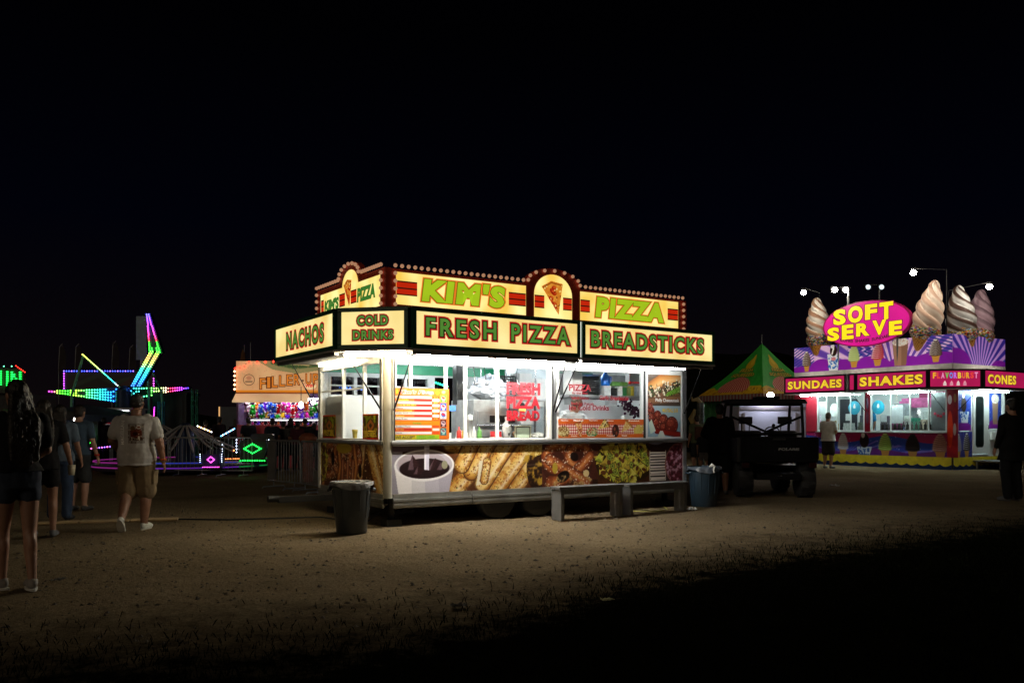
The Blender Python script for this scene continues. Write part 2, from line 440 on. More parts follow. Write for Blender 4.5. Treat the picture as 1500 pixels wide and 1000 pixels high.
# dark sheet added to black out the sunlit ground beyond the lot
mb = MB(); mb.add([(-900, 46, .012), (900, 46, .012), (900, 900, .012), (-900, 900, .012)], [(0, 1, 2, 3)])
tag(mb.build('far_dark_sheet', mat('far_sheet_black', (.010, .012, .006), 1., var=.4, scale=.3, spec=0)), 'added dark sheet blacking out the ground beyond the fairground lot', 'far_dark_sheet', kind='structure')  # sheet added to keep the far ground black
# far hills, only just darker than the sky
mb = MB(); prof = []
for i in range(121):
    x = -420 + i*7; h = 6 + 14*math.exp(-((x-95)/70)**2) + 9*math.exp(-((x-230)/60)**2) + 2.2*math.sin(i*.37)+1.2*math.sin(i*1.1)
    if x < 0: h *= max(.25, 1 + x/300)
    prof.append((x, h))
for (x0, h0), (x1, h1) in zip(prof[:-1], prof[1:]):
    mb.add([(x0, 300, -1), (x1, 300, -1), (x1, 315, h1*.7), (x0, 315, h0*.7), (x1, 345, h1*1.45), (x0, 345, h0*1.45), (x1, 480, -1), (x0, 480, -1)], [(0, 1, 2, 3), (3, 2, 4, 5), (5, 4, 6, 7)], True)
tag(mb.build('hills', mat('far_hill', (.012, .014, .010), 1., spec=0)), 'black wooded hills beyond the fairground', 'hills', kind='structure')
# ================================================================== PIZZA TRAILER
L, D = 5.70, 2.56
M_alu = mat('brushed_aluminium', (.62, .63, .64), .33, .85, var=.12, scale=5, bump=.05, bscale=150)
M_aluw = mat('white_enamel', (.72, .73, .72), .35, 0, var=.06, scale=3)
M_cream = mat('cream_enamel', (.25, .23, .185), .4, 0, var=.08, scale=2)
M_inwall = mat('interior_white_panel', (.76, .775, .775), .3, 0, var=.05, scale=2)
M_dark = mat('black_rubber', (.012, .012, .013), .7, 0, var=.3, scale=20)
M_steel = mat('stainless_steel', (.58, .61, .64), .30, .6, var=.15, scale=7, bump=.06, bscale=90)
M_green = mat('dark_green_paint', (.012, .085, .045), .4, 0, var=.2, scale=4)
M_red = mat('marquee_red_paint', (.62, .07, .036), .45, 0, var=.2, scale=5)
M_glass = glass()
M_print = vcol('printed_vinyl', .38)
M_lit = emi('backlit_cream_acrylic', (1., .85, .36), .95, base=(.5, .4, .2), var=.10, scale=1.6, col2=(1., .70, .20))
M_litr = emi('backlit_yellow_acrylic', (1., .88, .34), 1.05, base=(.5, .4, .2), var=.10, scale=1.9, col2=(1., .64, .10))
LT = [emi('ink_red_backlit', (.62, .03, .02), .75, var=.05), emi('ink_black', (.006, .006, .004), .5), emi('ink_green_backlit', (.09, .26, .035), .85, var=.08)]
LK = [emi('ink_orange_backlit', (.85, .22, .02), .85), emi('ink_dark_green', (.02, .06, .005), .6), emi('ink_lime_backlit', (.42, .62, .015), .85, var=.08)]
M_stripe_r = emi('stripe_red_backlit', (.62, .022, .004), .8, var=.12); M_stripe_k = emi('stripe_brown', (.05, .012, .006), .6)
M_tube = emi('fluorescent_tube', (1., .95, .83), 520., sample=True)
M_tubein = emi('fluorescent_tube_inside', (.92, .97, 1.), 38., sample=True)
M_tubew = emi('dim_warm_tube', (1., .82, .50), 170.)

pz = thing('pizza_trailer', 'long white food trailer with lit yellow pizza signs on its roof and awnings', 'food trailer', PT, TZ)
FX, FZ = (1, 0, 0), (0, 0, 1)          # reading directions on the front (faces -y)
SX = (0, -1, 0)                        # ... and on the left end (faces -x)

# --- shell
b = MB()
b.bx(0, L, 0, D, .40, .46)                                        # floor
b.bx(.0, L, .0, .05, .46, 1.15)                                   # front dado
b.bx(.0, .05, .05, D, .46, 1.15)                                  # left dado
b.bx(.0, L, .0, .06, 2.335, 2.9); b.bx(.0, .06, .06, D, 2.335, 2.9)
b.bx(L-.05, L, .05, D, .46, 2.9)                                  # right end
b.bx(.05, 2.10, D-.05, D, .46, 1.89); b.bx(.05, L-.05, D-.05, D, 2.26, 2.9); b.bx(2.78, L-.05, D-.05, D, .46, 2.26)
for x0, x1 in ((.05, .14), (1.98, 2.10)): b.bx(x0, x1, D-.05, D, 1.89, 2.26)
b.bx(0, L, 0, D, 2.9, 2.95)
b.bx(.06, L-.06, .07, D-.06, 2.50, 2.53)                          # ceiling
b.build('body', M_inwall, pz)
# emerald header band high on the inner back wall
b = MB(); b.bx(.06, L-.06, D-.075, D-.052, 2.29, 2.45); b.build('header_band', mat('emerald_band', (.01, .30, .14), .35), pz)
# rear windows
for x0, x1 in ((.14, .60), (.60, 1.06), (1.06, 1.52), (1.52, 1.98)):
    w = MB()
    for q in ((x0, x0+.03, 1.89, 2.26), (x1-.03, x1, 1.89, 2.26), (x0+.03, x1-.03, 1.89, 1.92), (x0+.03, x1-.03, 2.22, 2.26), (x0+.03, x1-.03, 2.06, 2.085)): w.bx(q[0], q[1], D-.07, D+.01, q[2], q[3])
    wo = w.build('window', M_aluw, pz); g = MB(); g.bx(x0+.03, x1-.03, D-.03, D-.022, 1.92, 2.22); g.build('pane', M_glass, wo)
# --- posts
b = MB(); b.tube([(.03, .03, .40), (.03, .03, 2.40)], .062, 20); b.build('corner_post', M_cream, pz)
b = MB(); b.bx(L-.06, L+.02, -.02, .05, .40, 2.40); b.build('corner_post', M_alu, pz)
b = MB(); b.bx(-.02, .05, D-.07, D+.01, .40, 2.40); b.build('corner_post', M_aluw, pz)
# --- counter ledge, both open sides
b = MB(); b.bx(.05, L+.02, -.06, 0, 1.150, 1.192); b.bx(.09, L, -.02, -.004, 1.12, 1.15); b.build('counter_ledge', M_alu, pz, .006)
b = MB(); b.bx(-.05, 0, .05, D+.02, 1.150, 1.192); b.build('counter_ledge', M_alu, pz, .006)
# --- skirt: grey strip and ribbed rails
def skirt(name, x0, x1, side):
    b = MB()
    def bb(p0, p1, o0, o1, z0, z1):
        if side == 'f': b.bx(p0, p1, -o1, -o0, z0, z1)
        else: b.bx(-o1, -o0, p0, p1, z0, z1)
    bb(x0, x1, 0, .012, .385, .455)
    for k in range(4): bb(x0, x1, 0, .022+.012*(k % 2), .262+.031*k, .289+.031*k)
    bb(x0, x1, 0, .014, .255, .385)
    b.build(name, mat('skirt_aluminium', (.42, .43, .42), .38, .8, var=.2, scale=4, dirt=.4), pz)
skirt('skirt_rail', .10, 1.36, 'f'); skirt('skirt_rail', 1.375, L, 'f'); skirt('skirt_rail', .08, D, 's')
# --- printed food wrap
def food_wrap(w, h, nx, seed, items):
    P = Pic(w, h, nx, '3a2014', seed); n = P.noise(.12, 3)[..., None]
    P.a = np.ones_like(P.a)*P.c('2b150c')*(1-n) + P.c('6a3d20')*n
    items(P); g = P.rng.normal(0, .018, P.a.shape[:2])[..., None]; P.a = np.clip(P.a + g, 0, 1)
    return P
def bread(P, a, b_, r, seed=0):
    m = P.stroke([a, b_], r, 'c99a4b', '6e3d14', 'dcc07c'); n = P.noise(.055, 3)
    P.put(m*np.clip((n-.53)*5, 0, 1)*.7, '9a5218'); n = P.noise(.16, 2); P.put(m*np.clip((n-.55)*5, 0, 1)*.7, 'e6cf93')
    d = P.dist([(a[0]+r*.35, a[1]-r*.1), (b_[0]+r*.35, b_[1]-r*.1)]); P.put(m*np.clip(1-d/(r*.28), 0, 1)*.75, 'e4dccb')
    P.specks(m, 46, '7a3a10', .006, .013); P.specks(m, 22, '4d5a1e', .005, .01); P.specks(m, 20, 'ecdcae', .005, .011)
    P.put(np.clip((P.dist([a, b_])/r-.80)*6, 0, 1)*m*.8, '3a1c0a')
def pretzel(P, c, s, flip=1):
    cx, cy = c
    pts = lambda f: [(cx+s*f(t)[0], cy+s*f(t)[1]) for t in np.linspace(0, 1, 26)]
    loops = [pts(lambda t: (-.23+.24*math.cos(6.28*t), .12+.20*math.sin(6.28*t))), pts(lambda t: (.23+.22*math.cos(6.28*t), .14+.19*math.sin(6.28*t))),
             pts(lambda t: (-.38+.85*t, -.30+.42*t*t)), pts(lambda t: (.40-.8*t, -.32+.40*t))]
    mm = 0
    for q in loops:
        m = P.stroke(q, s*.105, 'a5572a', '4a1d0d', 'cf8a50'); mm = np.maximum(mm, m)
    n = P.noise(.08, 2); P.put(mm*np.clip((n-.5)*4, 0, 1)*.6, '6a2c16')
    P.specks(mm, 190, 'efe6dc', .006, .012)
def nachos(P, x0, x1, y0, y1, n=120):
    r = P.rng; P.ell((x0+x1)/2, (y0+y1)/2, (x1-x0)/2*1.02, (y1-y0)/2*1.05, '2a1c0a')
    for k in range(n):
        t = r.uniform(0, 6.28); q = math.sqrt(r.uniform(0, 1)); cx = (x0+x1)/2+(x1-x0)*.47*q*math.cos(t); cy = (y0+y1)/2+(y1-y0)*.47*q*math.sin(t)
        s = r.uniform(.06, .11); a = r.uniform(0, 6.28); tri = [(cx+s*math.cos(a+2.1*j), cy+s*math.sin(a+2.1*j)) for j in range(3)]
        c = [('c9b548', 'a8952c'), ('d8cc5e', 'b8a236'), ('b59a3a', '84691f'), ('b8bf4a', '7f8a26')][r.integers(4)]
        m = P.poly([(x-.012, y-.016) for x, y in tri], '3a2a0c', .75); P.poly(tri, c[0]); P.poly([tri[0], tri[1], (cx, cy)], c[1])
    for k in range(16):
        cx, cy = r.uniform(x0+.15, x1-.15), r.uniform(y0+.1, y1-.1); a = r.uniform(0, 3)
        P.ell(cx, cy, .055, .04, '4a5a1c', a); P.ell(cx, cy, .042, .029, '9aa548', a); P.ell(cx, cy, .02, .014, '3d4418', a)
    for k in range(26): P.ell(r.uniform(x0+.1, x1-.1), r.uniform(y0+.08, y1-.1), r.uniform(.02, .06), r.uniform(.02, .04), '5a2c14', r.uniform(0, 3))
def front_items(P):
    for a, c, r in (((.95, .72), (1.35, .62), .16), ((1.0, .05), (1.25, .28), .15), ((1.28, .30), (1.6, .74), .15), ((1.12, .40), (1.30, .72), .14), ((1.72, .02), (2.35, .72), .155),
                    ((1.48, .12), (1.95, .74), .15), ((2.05, .0), (2.55, .56), .13)): bread(P, a, c, r)
    P.poly([(1.36, .08), (1.42, .44), (1.50, .44), (1.48, .10)], 'd8cfb8'); bread(P, (1.50, .16), (1.55, .42), .075)
    P.ell(2.46, .30, .20, .34, '23100c'); n = P.noise(.09, 3); P.put((np.hypot((P.X-2.42)/.22, (P.Y-.35)/.36) < 1)*np.clip((n-.5)*6, 0, 1), 'a9862f')
    P.ell(2.42, .62, .2, .12, 'b08b3c'); P.specks((np.hypot((P.X-2.42)/.2, (P.Y-.62)/.12) < 1)*1., 80, 'd8c684', .008, .018)
    P.rect(2.55, .0, 3.65, .72, '4a221a'); P.ell(3.05, .35, .5, .36, '3b1a12')
    pretzel(P, (3.06, .36), .92)
    P.ell(3.18, .47, .085, .07, '150806', -.5); P.ell(2.96, .16, .13, .085, '120705', .4); P.ell(2.80, .30, .05, .09, 'a8902f'); P.ell(3.42, .20, .06, .055, 'd8bf8a')
    P.put((np.hypot((P.X-3.05)/.5, (P.Y-.08)/.10) < 1)*np.clip((P.noise(.05)-.45)*5, 0, 1)*.8, 'b89a62')
    nachos(P, 3.62, 4.92, .02, .72, 170)
    P.rect(3.55, -.01, 3.66, .1, '2a120c')
    # bread stack and salami at the far end
    P.rect(4.80, .0, L, .72, '33201f'); P.ell(4.93, .70, .18, .06, '8f8fae')
    P.rect(4.79, .03, 5.16, .54, 'd2c6b8')
    for k in range(11): P.rect(4.80, .045+.047*k, 5.15, .072+.047*k, '241418' if k % 2 else '3a2420')
    for k in range(5): P.stroke([(4.82, .06+.1*k), (5.13, .065+.1*k)], .012, 'e7ddd2')
    d = P.ell(5.48, .30, .34, .37, '5c1a28'); n = P.noise(.05, 3); m = (d < .97)*1.
    P.put(m*np.clip((n-.52)*7, 0, 1), 'b88fa0'); P.put(m*np.clip((.42-n)*7, 0, 1), '35080f'); P.ell(5.48, .30, .34, .37, '8a5a4a', ring=.06)
    # the big paper cup of cola with its straw
    P.rect(0, .0, .16, .72, '8d8894'); P.poly([(0, .60), (.5, .60), (.5, .72), (0, .72)], '6d5a66')
    P.poly([(.035, .40), (.985, .40), (.90, -.01), (.10, -.01)], 'c9c6cc')
    m = P.poly([(.035, .40), (.30, .40), (.30, -.01), (.10, -.01)], 'dedadd'); P.poly([(.72, .40), (.985, .40), (.90, -.01), (.74, -.01)], 'a9a4b4')
    P.poly([(.50, .40), (.72, .40), (.74, -.01), (.52, -.01)], 'b6b2c0')
    P.ell(.51, .40, .478, .225, 'e6e4e8'); P.ell(.51, .405, .445, .197, 'b5aebb'); P.ell(.47, .43, .38, .16, 'a79ba4')
    P.ell(.51, .355, .40, .145, '1d0d10')
    for t in ([(.24, .34), (.31, .56), (.43, .40)], [(.55, .33), (.67, .50), (.72, .48), (.64, .33)], [(.33, .28), (.40, .39), (.50, .33), (.45, .27)], [(.70, .33), (.77, .44), (.88, .36)]):
        P.poly(t, '2c1719'); P.poly([t[0], t[1], ((t[0][0]+t[-1][0])/2, t[0][1])], '57424a')
    P.ell(.83, .40, .05, .06, '8c8a72'); P.poly([(.50, .34), (.505, .72), (.585, .72), (.575, .33)], 'cfcbe0'); P.poly([(.50, .34), (.505, .72), (.535, .72), (.53, .34)], 'e6e3f2')
    for z in (.655,): P.rect(0, z, L, z+.006, '2a1a14', .6)
    P.rect(1.86, .36, 3.3, .364, 'c8b8a8', .35)
P = food_wrap(5.60, .69, 900, 4, front_items)
P.panel('food_print', M_print, pz, (.085, -.003, .445), FX, FZ)
def side_items(P):
    for a, c, r in (((2.36, .0), (1.95, .72), .17), ((2.62, .05), (2.30, .72), .14), ((1.55, .05), (1.75, .7), .11)): bread(P, a, c, r)
    pretzel(P, (.62, .42), .80); pretzel(P, (1.22, .36), .86)
    for k in range(3):
        x = .12+.62*k; P.stroke([(x, .0), (x+.12, .35), (x+.02, .72)], .075, 'b46a34', '4a1d10', 'd8a068')
    for k in range(3): P.stroke([(.92+.2*k, .02), (.96+.2*k, .42)], .055, 'b06a48', '4e2118', 'd4a184')
    P.specks(np.ones_like(P.X), 160, 'efe2c0', .006, .012)
    nachos(P, .0, .30, .1, .72, 26)
    P.ell(1.0, .62, .3, .08, 'b59a2c'); P.ell(.55, .45, .07, .11, '1a0a06'); P.ell(1.62, .3, .06, .1, '1a0a06')
P = food_wrap(2.42, .69, 420, 9, side_items)
P.panel('food_print', M_print, pz, (-.003, 2.52, .445), SX, FZ)

# --- serving windows: frames and panes
def win(x0, x1, z0, z1, side, muns=(), fr=.05, name='serving_window', bars=()):
    b = MB()
    def bb(p0, p1, o0, o1, a, c):
        if side == 'f': b.bx(p0, p1, o0, o1, a, c)
        else: b.bx(o0, o1, p0, p1, a, c)
    bb(x0, x0+fr, -.025, .05, z0, z1); bb(x1-fr, x1, -.025, .05, z0, z1); bb(x0+fr, x1-fr, -.025, .05, z0, z0+.025); bb(x0+fr, x1-fr, -.025, .05, z1-fr, z1)
    for m in muns: bb(m-.02, m+.02, -.012, .04, z0+.025, z1-fr)
    for p, q, zz in bars: bb(p, q, .0, .03, zz-.014, zz+.014)
    o = b.build(name, M_aluw, pz, .003)
    g = MB(); bbv = (x0+fr, x1-fr, .012, .018, z0+.025, z1-fr)
    if side == 'f': g.bx(*bbv)
    else: g.bx(bbv[2], bbv[3], bbv[0], bbv[1], bbv[4], bbv[5])
    g.build('pane', M_glass, o); return o
win(.095, 2.80, 1.195, 2.335, 'f', (.375, .94, 1.265, 1.82))
b = MB(); b.bx(2.80, 2.90, -.03, .05, 1.195, 2.335); b.build('window_post', M_alu, pz, .008)
win(2.90, 4.74, 1.195, 2.335, 'f', ())
win(4.76, 5.62, 1.195, 2.335, 'f', ())
win(.10, 2.50, 1.195, 2.335, 's', (.77, 1.56), bars=((.77, 2.45, 1.955),))
b = MB(); b.bx(4.71, 4.745, -.045, -.027, 1.2, 2.33); b.build('window_gasket', M_dark, pz)
# black gasket beside the corner post
for q in ((.098, .112, -.05, -.028), (-.05, -.028, .098, .115), (2.805, 2.825, -.05, -.032)): b = MB(); b.bx(*q, 1.2, 2.33); b.build('window_gasket', M_dark, pz)

# --- menu board on the glass
P = Pic(.86, .72, 260, 'e2711c', 3)
P.a += (P.noise(.2)[..., None]-.5)*.06
rows = [('Slice', 0), ('Breadsticks', 1), ('Large', 0), ('Pizza by the Slice', 1), ('Nachos', 0), ('Pretzel Cheese', 1), ('Philly Steak Sandwich', 0), ('Pretzel', 1), ('Lava Bread', 0)]
z = .608
for s, k in rows:
    P.rect(.0, z-.033, .575, z+.001, 'b8231a' if k else 'f2efec'); P.rect(.59, z-.033, .70, z+.001, 'f2efec' if k else 'd94a16')
    if k: P.rect(0, z-.033, .30, z+.001, 'd06a1e')
    z -= .0375
P.rect(0, .20, .70, .255, 'd98412')
for k, zz in enumerate((.165, .12, .075)): P.rect(0, zz, .575, zz+.034, 'b8231a' if k == 1 else 'eceaf0'); P.rect(.59, zz, .70, zz+.034, 'f2efec' if k == 1 else 'd94a16')
P.rect(0, .0, .70, .062, 'd9c81c'); P.rect(.33, .0, .70, .062, 'a8c81e')
for k, (c, c2) in enumerate((('58b83c', 'd8efb0'), ('1c4fc0', 'f0f0f8'), ('cfd4da', '2a55b0'), ('4d0d1c', 'd8c2cc'), ('1c6a70', 'b8d8d8'))):
    y0 = .525-.118*k; P.rect(.715, y0, .815, y0+.108, c); P.ell(.765, y0+.06, .038, .03, c2, -.4); P.ell(.765, y0+.066, .03, .017, 'c02030' if k < 3 else '7a5a70', -.4)
    P.rect(.745, y0+.012, .785, y0+.022, c2)
P.ell(.67, .66, .026, .024, 'f2c21c'); P.ell(.77, .675, .03, .026, 'e9b48a'); P.ell(.03, .67, .016, .03, 'e8c820')
P.a *= .80
mo = P.panel('menu_board', M_print, pz, (.115, -.028, 1.215), FX, FZ)
b = MB(); M_ink = [mat('ink_dark', (.03, .02, .02), .5), mat('ink_yellow', (.75, .50, .04), .5), mat('ink_white', (.85, .84, .82), .5), mat('ink_red', (.62, .02, .02), .5), mat('ink_grass', (.05, .28, .03), .5), mat('ink_blue', (.1, .2, .5), .5)]
z = .582
O = lambda x, zz: (.115+x, -.030, 1.215+zz)
for s, k in rows:
    text(b, s, O(.02, z), FX, FZ, .024*len(s)*.72, .020, [(.02, 1 if k else 0, 0)]); text(b, '$'+str(4+len(s) % 7)+'.00', O(.61, z), FX, FZ, .065, .018, [(.0, 5 if k else 1, 0)]); z -= .0375
text(b, 'Drinks', O(.28, .217), FX, FZ, .13, .026, [(.02, 4, 0)])
for s, zz, k in (('Bottled Water', .172, 0), ('Regular', .127, 1), ('Large', .082, 0)): text(b, s, O(.02, zz), FX, FZ, .0175*len(s), .020, [(.02, k, 0)])
text(b, 'WE ACCEPT', O(.012, .01), FX, FZ, .30, .042, [(.02, 0, 0)]); text(b, 'CREDIT CARDS', O(.345, .026), FX, FZ, .28, .026, [(.02, 4, 0)]); text(b, 'ATM OR DEBIT ACCEPTED HERE', O(.345, .008), FX, FZ, .33, .010, [(.01, 4, 0)])
text(b, "Kim's Pizza", O(.06, .635), FX, FZ, .54, .062, [(.05, 2, 0), (.02, 3, .001)], shear=.25)
b.build('lettering', M_ink, mo)

# --- banner of slices on a chequered cloth
P = Pic(1.80, .30, 420, 'd9641c', 6)
ck = (((P.X/.022).astype(int) % 2)+((P.Y/.022).astype(int) % 2))
m = (P.Y > .06) & (P.Y < .22)
P.put(m*1., 'f4ece8'); P.put((m & (ck == 1))*1., 'd08078'); P.put((m & (ck == 2))*1., 'b01c22')
P.put((P.Y > .225)*(P.noise(.25) > .5)*.5, 'b8451a')
r = P.rng
def slice_(cx, cy, s, a, c, tops):
    tri = [(cx+s*math.cos(a), cy+s*math.sin(a)), (cx+s*.9*math.cos(a+2.3), cy+s*.7*math.sin(a+2.3)), (cx+s*.9*math.cos(a-2.3), cy+s*.7*math.sin(a-2.3))]
    m = P.poly(tri, c); P.stroke([tri[1], tri[2]], s*.12, '9a5a24'); P.specks(m, 16, tops, .008, .016); P.specks(m, 12, 'f0e2b0', .006, .012)
d = P.ell(.11, .10, .11, .085, 'b8a468'); P.specks((d < 1)*1., 50, '7a4a1c', .008, .02); P.specks((d < 1)*1., 30, 'd8cf9a', .008, .016)
slice_(.42, .19, .12, -1.2, 'd8a25c', 'a02818'); slice_(.43, .09, .09, -1.4, 'd08a58', '8a1c14')
P.ell(.68, .09, .12, .075, '3f7a3a'); P.specks((np.hypot((P.X-.68)/.11, (P.Y-.1)/.06) < 1)*1., 60, 'c8c090', .008, .02); P.specks((np.hypot((P.X-.68)/.11, (P.Y-.1)/.06) < 1)*1., 20, 'a83020', .008, .014)
slice_(.92, .21, .15, -2.6, 'e0bf62', '2a1a10'); P.ell(1.17, .11, .075, .105, '3a1610'); P.ell(1.15, .14, .02, .03, '8a4a34'); P.ell(1.19, .07, .02, .03, '8a4a34')
slice_(1.40, .18, .15, -2.4, 'e2b870', 'c88a30'); d = P.ell(1.66, .12, .10, .06, 'd8b84a')
for k in range(9): P.stroke([(1.58+.02*k, .07), (1.62+.02*k+r.uniform(-.03, .03), .20)], .012, 'e0cc6a', 'a07c2c')
P.a *= .86
bn = P.panel('pizza_banner', M_print, pz, (2.93, -.028, 1.215), FX, FZ)
b = MB(); Ob = lambda x, zz: (2.93+x, -.030, 1.215+zz)
for s, x, zz in (('Nachos', .05, .265), ('Meatball', .30, .265), ('Supreme', .62, .265), ('Cheese', .98, .265), ('Breadstick', 1.45, .265), ('Combo', .25, .02), ('Garden', .58, .02), ('Pretzel', .98, .02), ('Steak', 1.3, .02)):
    text(b, s, Ob(x, zz), FX, FZ, .024*len(s), .022, [(.02, 2, 0)])
b.build('lettering', M_ink, bn)
# --- sandwich poster at the right
P = Pic(.76, 1.06, 200, '2b1d16', 8)
n = P.noise(.3)[..., None]; P.a = P.c('6a5644')*n + P.c('3a2a20')*(1-n)
P.rect(0, .0, .76, .53, 'a8c4cf'); P.poly([(.55, .0), (.76, .0), (.76, .30)], '7fa8bc'); P.poly([(0, 0), (.30, 0), (.16, .35), (0, .45)], '9fc0d0')
P.stroke([(-.05, .74), (.30, .93), (.85, 1.02)], .13, 'c88a48', '8a4e1c', 'e2b478'); P.stroke([(.0, .66), (.4, .70), (.85, .80)], .10, '7a5034', '3c2418')
for k in range(260):
    x = r.uniform(0, .76); y = .74+.16*x+r.normal(0, .055); P.ell(x, y, r.uniform(.012, .04), r.uniform(.008, .02), ['e8e0cc', '3a2014', '2c4a1c', '6a4a30', 'cfc4a8', '27180f'][r.integers(6)], r.uniform(0, 3))
for k in range(7): P.stroke([(.42+.05*k, .70+.012*k), (.47+.05*k, .76+.02*k)], .016, '6aa02c', '2f5a14')
P.stroke([(.0, .60), (.76, .66)], .06, '8a5f3e', '5a3a24')
for cx, cy, rr in ((.06, .44, .09), (.10, .32, .09), (.22, .36, .09), (.20, .22, .10), (.36, .28, .11), (.36, .15, .10), (.55, .20, .15), (.05, .53, .06)):
    P.ell(cx, cy, rr, rr, '2c0c0a'); P.ell(cx, cy, rr*.92, rr*.9, '6e2118'); P.ell(cx-rr*.2, cy+rr*.25, rr*.5, rr*.4, '96402e'); P.specks((np.hypot(P.X-cx, P.Y-cy) < rr)*1., 14, 'c98a74', .006, .014)
P.stroke([(.2, .1), (.76, .03)], .05, '8a1f16', '5a120e'); P.poly([(.08, .30), (.18, .10), (.06, .05), (.02, .22)], 'd8ead8'); P.poly([(.22, .0), (.40, .0), (.34, .10), (.28, .1)], 'd8e8e0')
P.a *= .88
po = P.panel('sandwich_poster', M_print, pz, (4.81, -.028, 1.22), FX, FZ)
b = MB(); text(b, 'Philly Cheesesteak', (4.98, -.031, 1.80), FX, FZ, .55, .075, [(.05, 0, 0), (.02, 2, .001)]); b.build('lettering', M_ink, po); b = MB(); text(b, 'MEATBALL SUB', (5.14, -.031, 1.64), FX, FZ, .36, .065, [(.04, 0, 0), (.02, 1, .001)])
b.build('lettering', M_ink, po)
# --- two small pretzel posters in the end window
for k, (y1, w) in enumerate(((2.34, .55), (.75, .55))):
    P = Pic(w, .36, 130, 'c01c10', 20+k); P.rect(.02, .02, w-.02, .34, '3a2408'); n = P.noise(.07, 3); P.put((P.Y > .02)*(P.Y < .34)*(P.X > .02)*(P.X < w-.02)*np.clip((n-.4)*5, 0, 1), 'b8a21c')
    P.put((P.Y > .22)*(P.Y < .33)*(n > .5)*.7, '6a8a1c'); P.ell(w/2, .20, .13, .09, '2a1408'); P.stroke([(w/2-.1, .2), (w/2, .12), (w/2+.1, .2), (w/2, .26), (w/2-.1, .2)], .03, 'a8602c', '5a2a10')
    po = P.panel('pretzel_poster', M_print, pz, (-.028, y1, 1.215), SX, FZ); b = MB()
    text(b, 'PRETZEL', (-.031, y1-.06, 1.25), SX, FZ, w-.12, .09, [(.05, 0, 0), (.03, 1, .001)]); b.build('lettering', M_ink, po)
# --- red vinyl lettering on the glass
M_vin = [*M_ink[:3], mat('vinyl_red', (.26, .004, .012), .5)]
for s, x, z, w, h in (('FRESH', 1.98, 1.875, .62, .19), ('PIZZA', 1.98, 1.665, .62, .19), ('BREAD', 1.98, 1.48, .61, .16)):
    b = MB(); text(b, s, (x, -.004, z), FX, FZ, w, h, [(.05, 3, 0)]); b.build('window_lettering', M_vin, pz)
for s, x, z, w, h in (('PIZZA', 3.16, 1.96, .45, .11), ('By the Slice', 3.22, 1.905, .32, .04), ('Subs & Nachos', 3.20, 1.83, .36, .045), ('Garlic Breadsticks', 3.78, 1.825, .62, .075), ('Fresh Soft Pretzels', 3.2, 1.735, .46, .05), ('Ice Cold Drinks', 3.16, 1.655, .82, .085)):
    b = MB(); text(b, s, (x, -.004, z), FX, FZ, w, h, [(.03, 3, 0)]); b.build('window_lettering', M_vin, pz)
# stickers on the glass
b = MB(); b.bx(.985, 1.10, -.004, -.002, 1.62, 1.70); b.build('card_sticker', mat('sticker_blue', (.05, .16, .5), .4), pz)

# --- awnings: propped panels, struts, sign boxes
def frm(O, ex, w, z0, z1, dep, f, m, name='sign_box'):
    """open-fronted sign cabinet: back, four rim bars f wide"""
    ex = Vector(ex); ey = Vector((0, 0, 1)); n = ex.cross(ey); O = Vector(O); b = MB()
    def bar(a0, a1, c0, c1, d0, d1):
        P = [O + ex*a + ey*(c) - n*d for d in (d0, d1) for c in (c0, c1) for a in (a0, a1)]
        b.add(P, [(0, 1, 3, 2), (5, 4, 6, 7), (4, 5, 1, 0), (2, 3, 7, 6), (4, 0, 2, 6), (1, 5, 7, 3)])
    bar(0, w, z0, z0+f, 0, dep); bar(0, w, z1-f, z1, 0, dep); bar(0, f, z0+f, z1-f, 0, dep); bar(w-f, w, z0+f, z1-f, 0, dep); bar(f, w-f, z0+f, z1-f, dep-.02, dep-.001)
    return b.build(name, m, pz, .006)
def lit(parent, O, ex, w, z0, z1, m, name='lit_panel', dn=.012):
    ex = Vector(ex); n = ex.cross(Vector((0, 0, 1))); b = MB(); b.poly([(0, z0), (w, z0), (w, z1), (0, z1)], Vector(O)-n*dn, ex, (0, 0, 1), .004); return b.build(name, m, parent)
AW = .75
CH = (1/math.sqrt(2), -1/math.sqrt(2), 0)
def sign(O, ex, w, words, m=M_lit):
    s = frm(O, ex, w, 2.425, 2.975, .20, .058, M_green); exv = Vector(ex)
    lit(s, Vector(O)+exv*.058, ex, w-.116, 2.483, 2.917, m); n = exv.cross(Vector((0, 0, 1)))
    for t, x, z, tw, th, sp, off in words:
        b = MB(); text(b, t, Vector(O)+exv*x+Vector((0, 0, z))-n*.010, ex, FZ, tw, th, [(off*4.6, 0, 0), (off*2.5, 1, .0015), (off*.9, 2, .003)], space=sp)
        b.build('lettering', LT, s)
    return s
sign((.03, -AW, 0), FX, 2.78, [('FRESH', .20, 2.60, 1.10, .245, 1.3, .026), ('PIZZA', 1.55, 2.60, 1.03, .245, 1.3, .026)])
sign((2.85, -AW, 0), FX, 2.80, [('BREADSTICKS', .17, 2.595, 2.37, .245, 1.22, .026)])
sign((-AW+.022, -.022, 0), CH, 1.05-.06, [('COLD', .28, 2.735, .43, .13, 1.12, .035), ('DRINKS', .22, 2.545, .56, .125, 1.12, .035)])
sign((-AW, 2.56, 0), SX, 2.52, [('NACHOS', .57, 2.57, 1.55, .245, 1.25, .026)])
b = MB(); b.bx(2.815, 2.845, -AW+.03, -AW+.05, 2.43, 2.96); b.build('seam_strip', emi('seam_light', (.95, 1., .85), .9), pz)
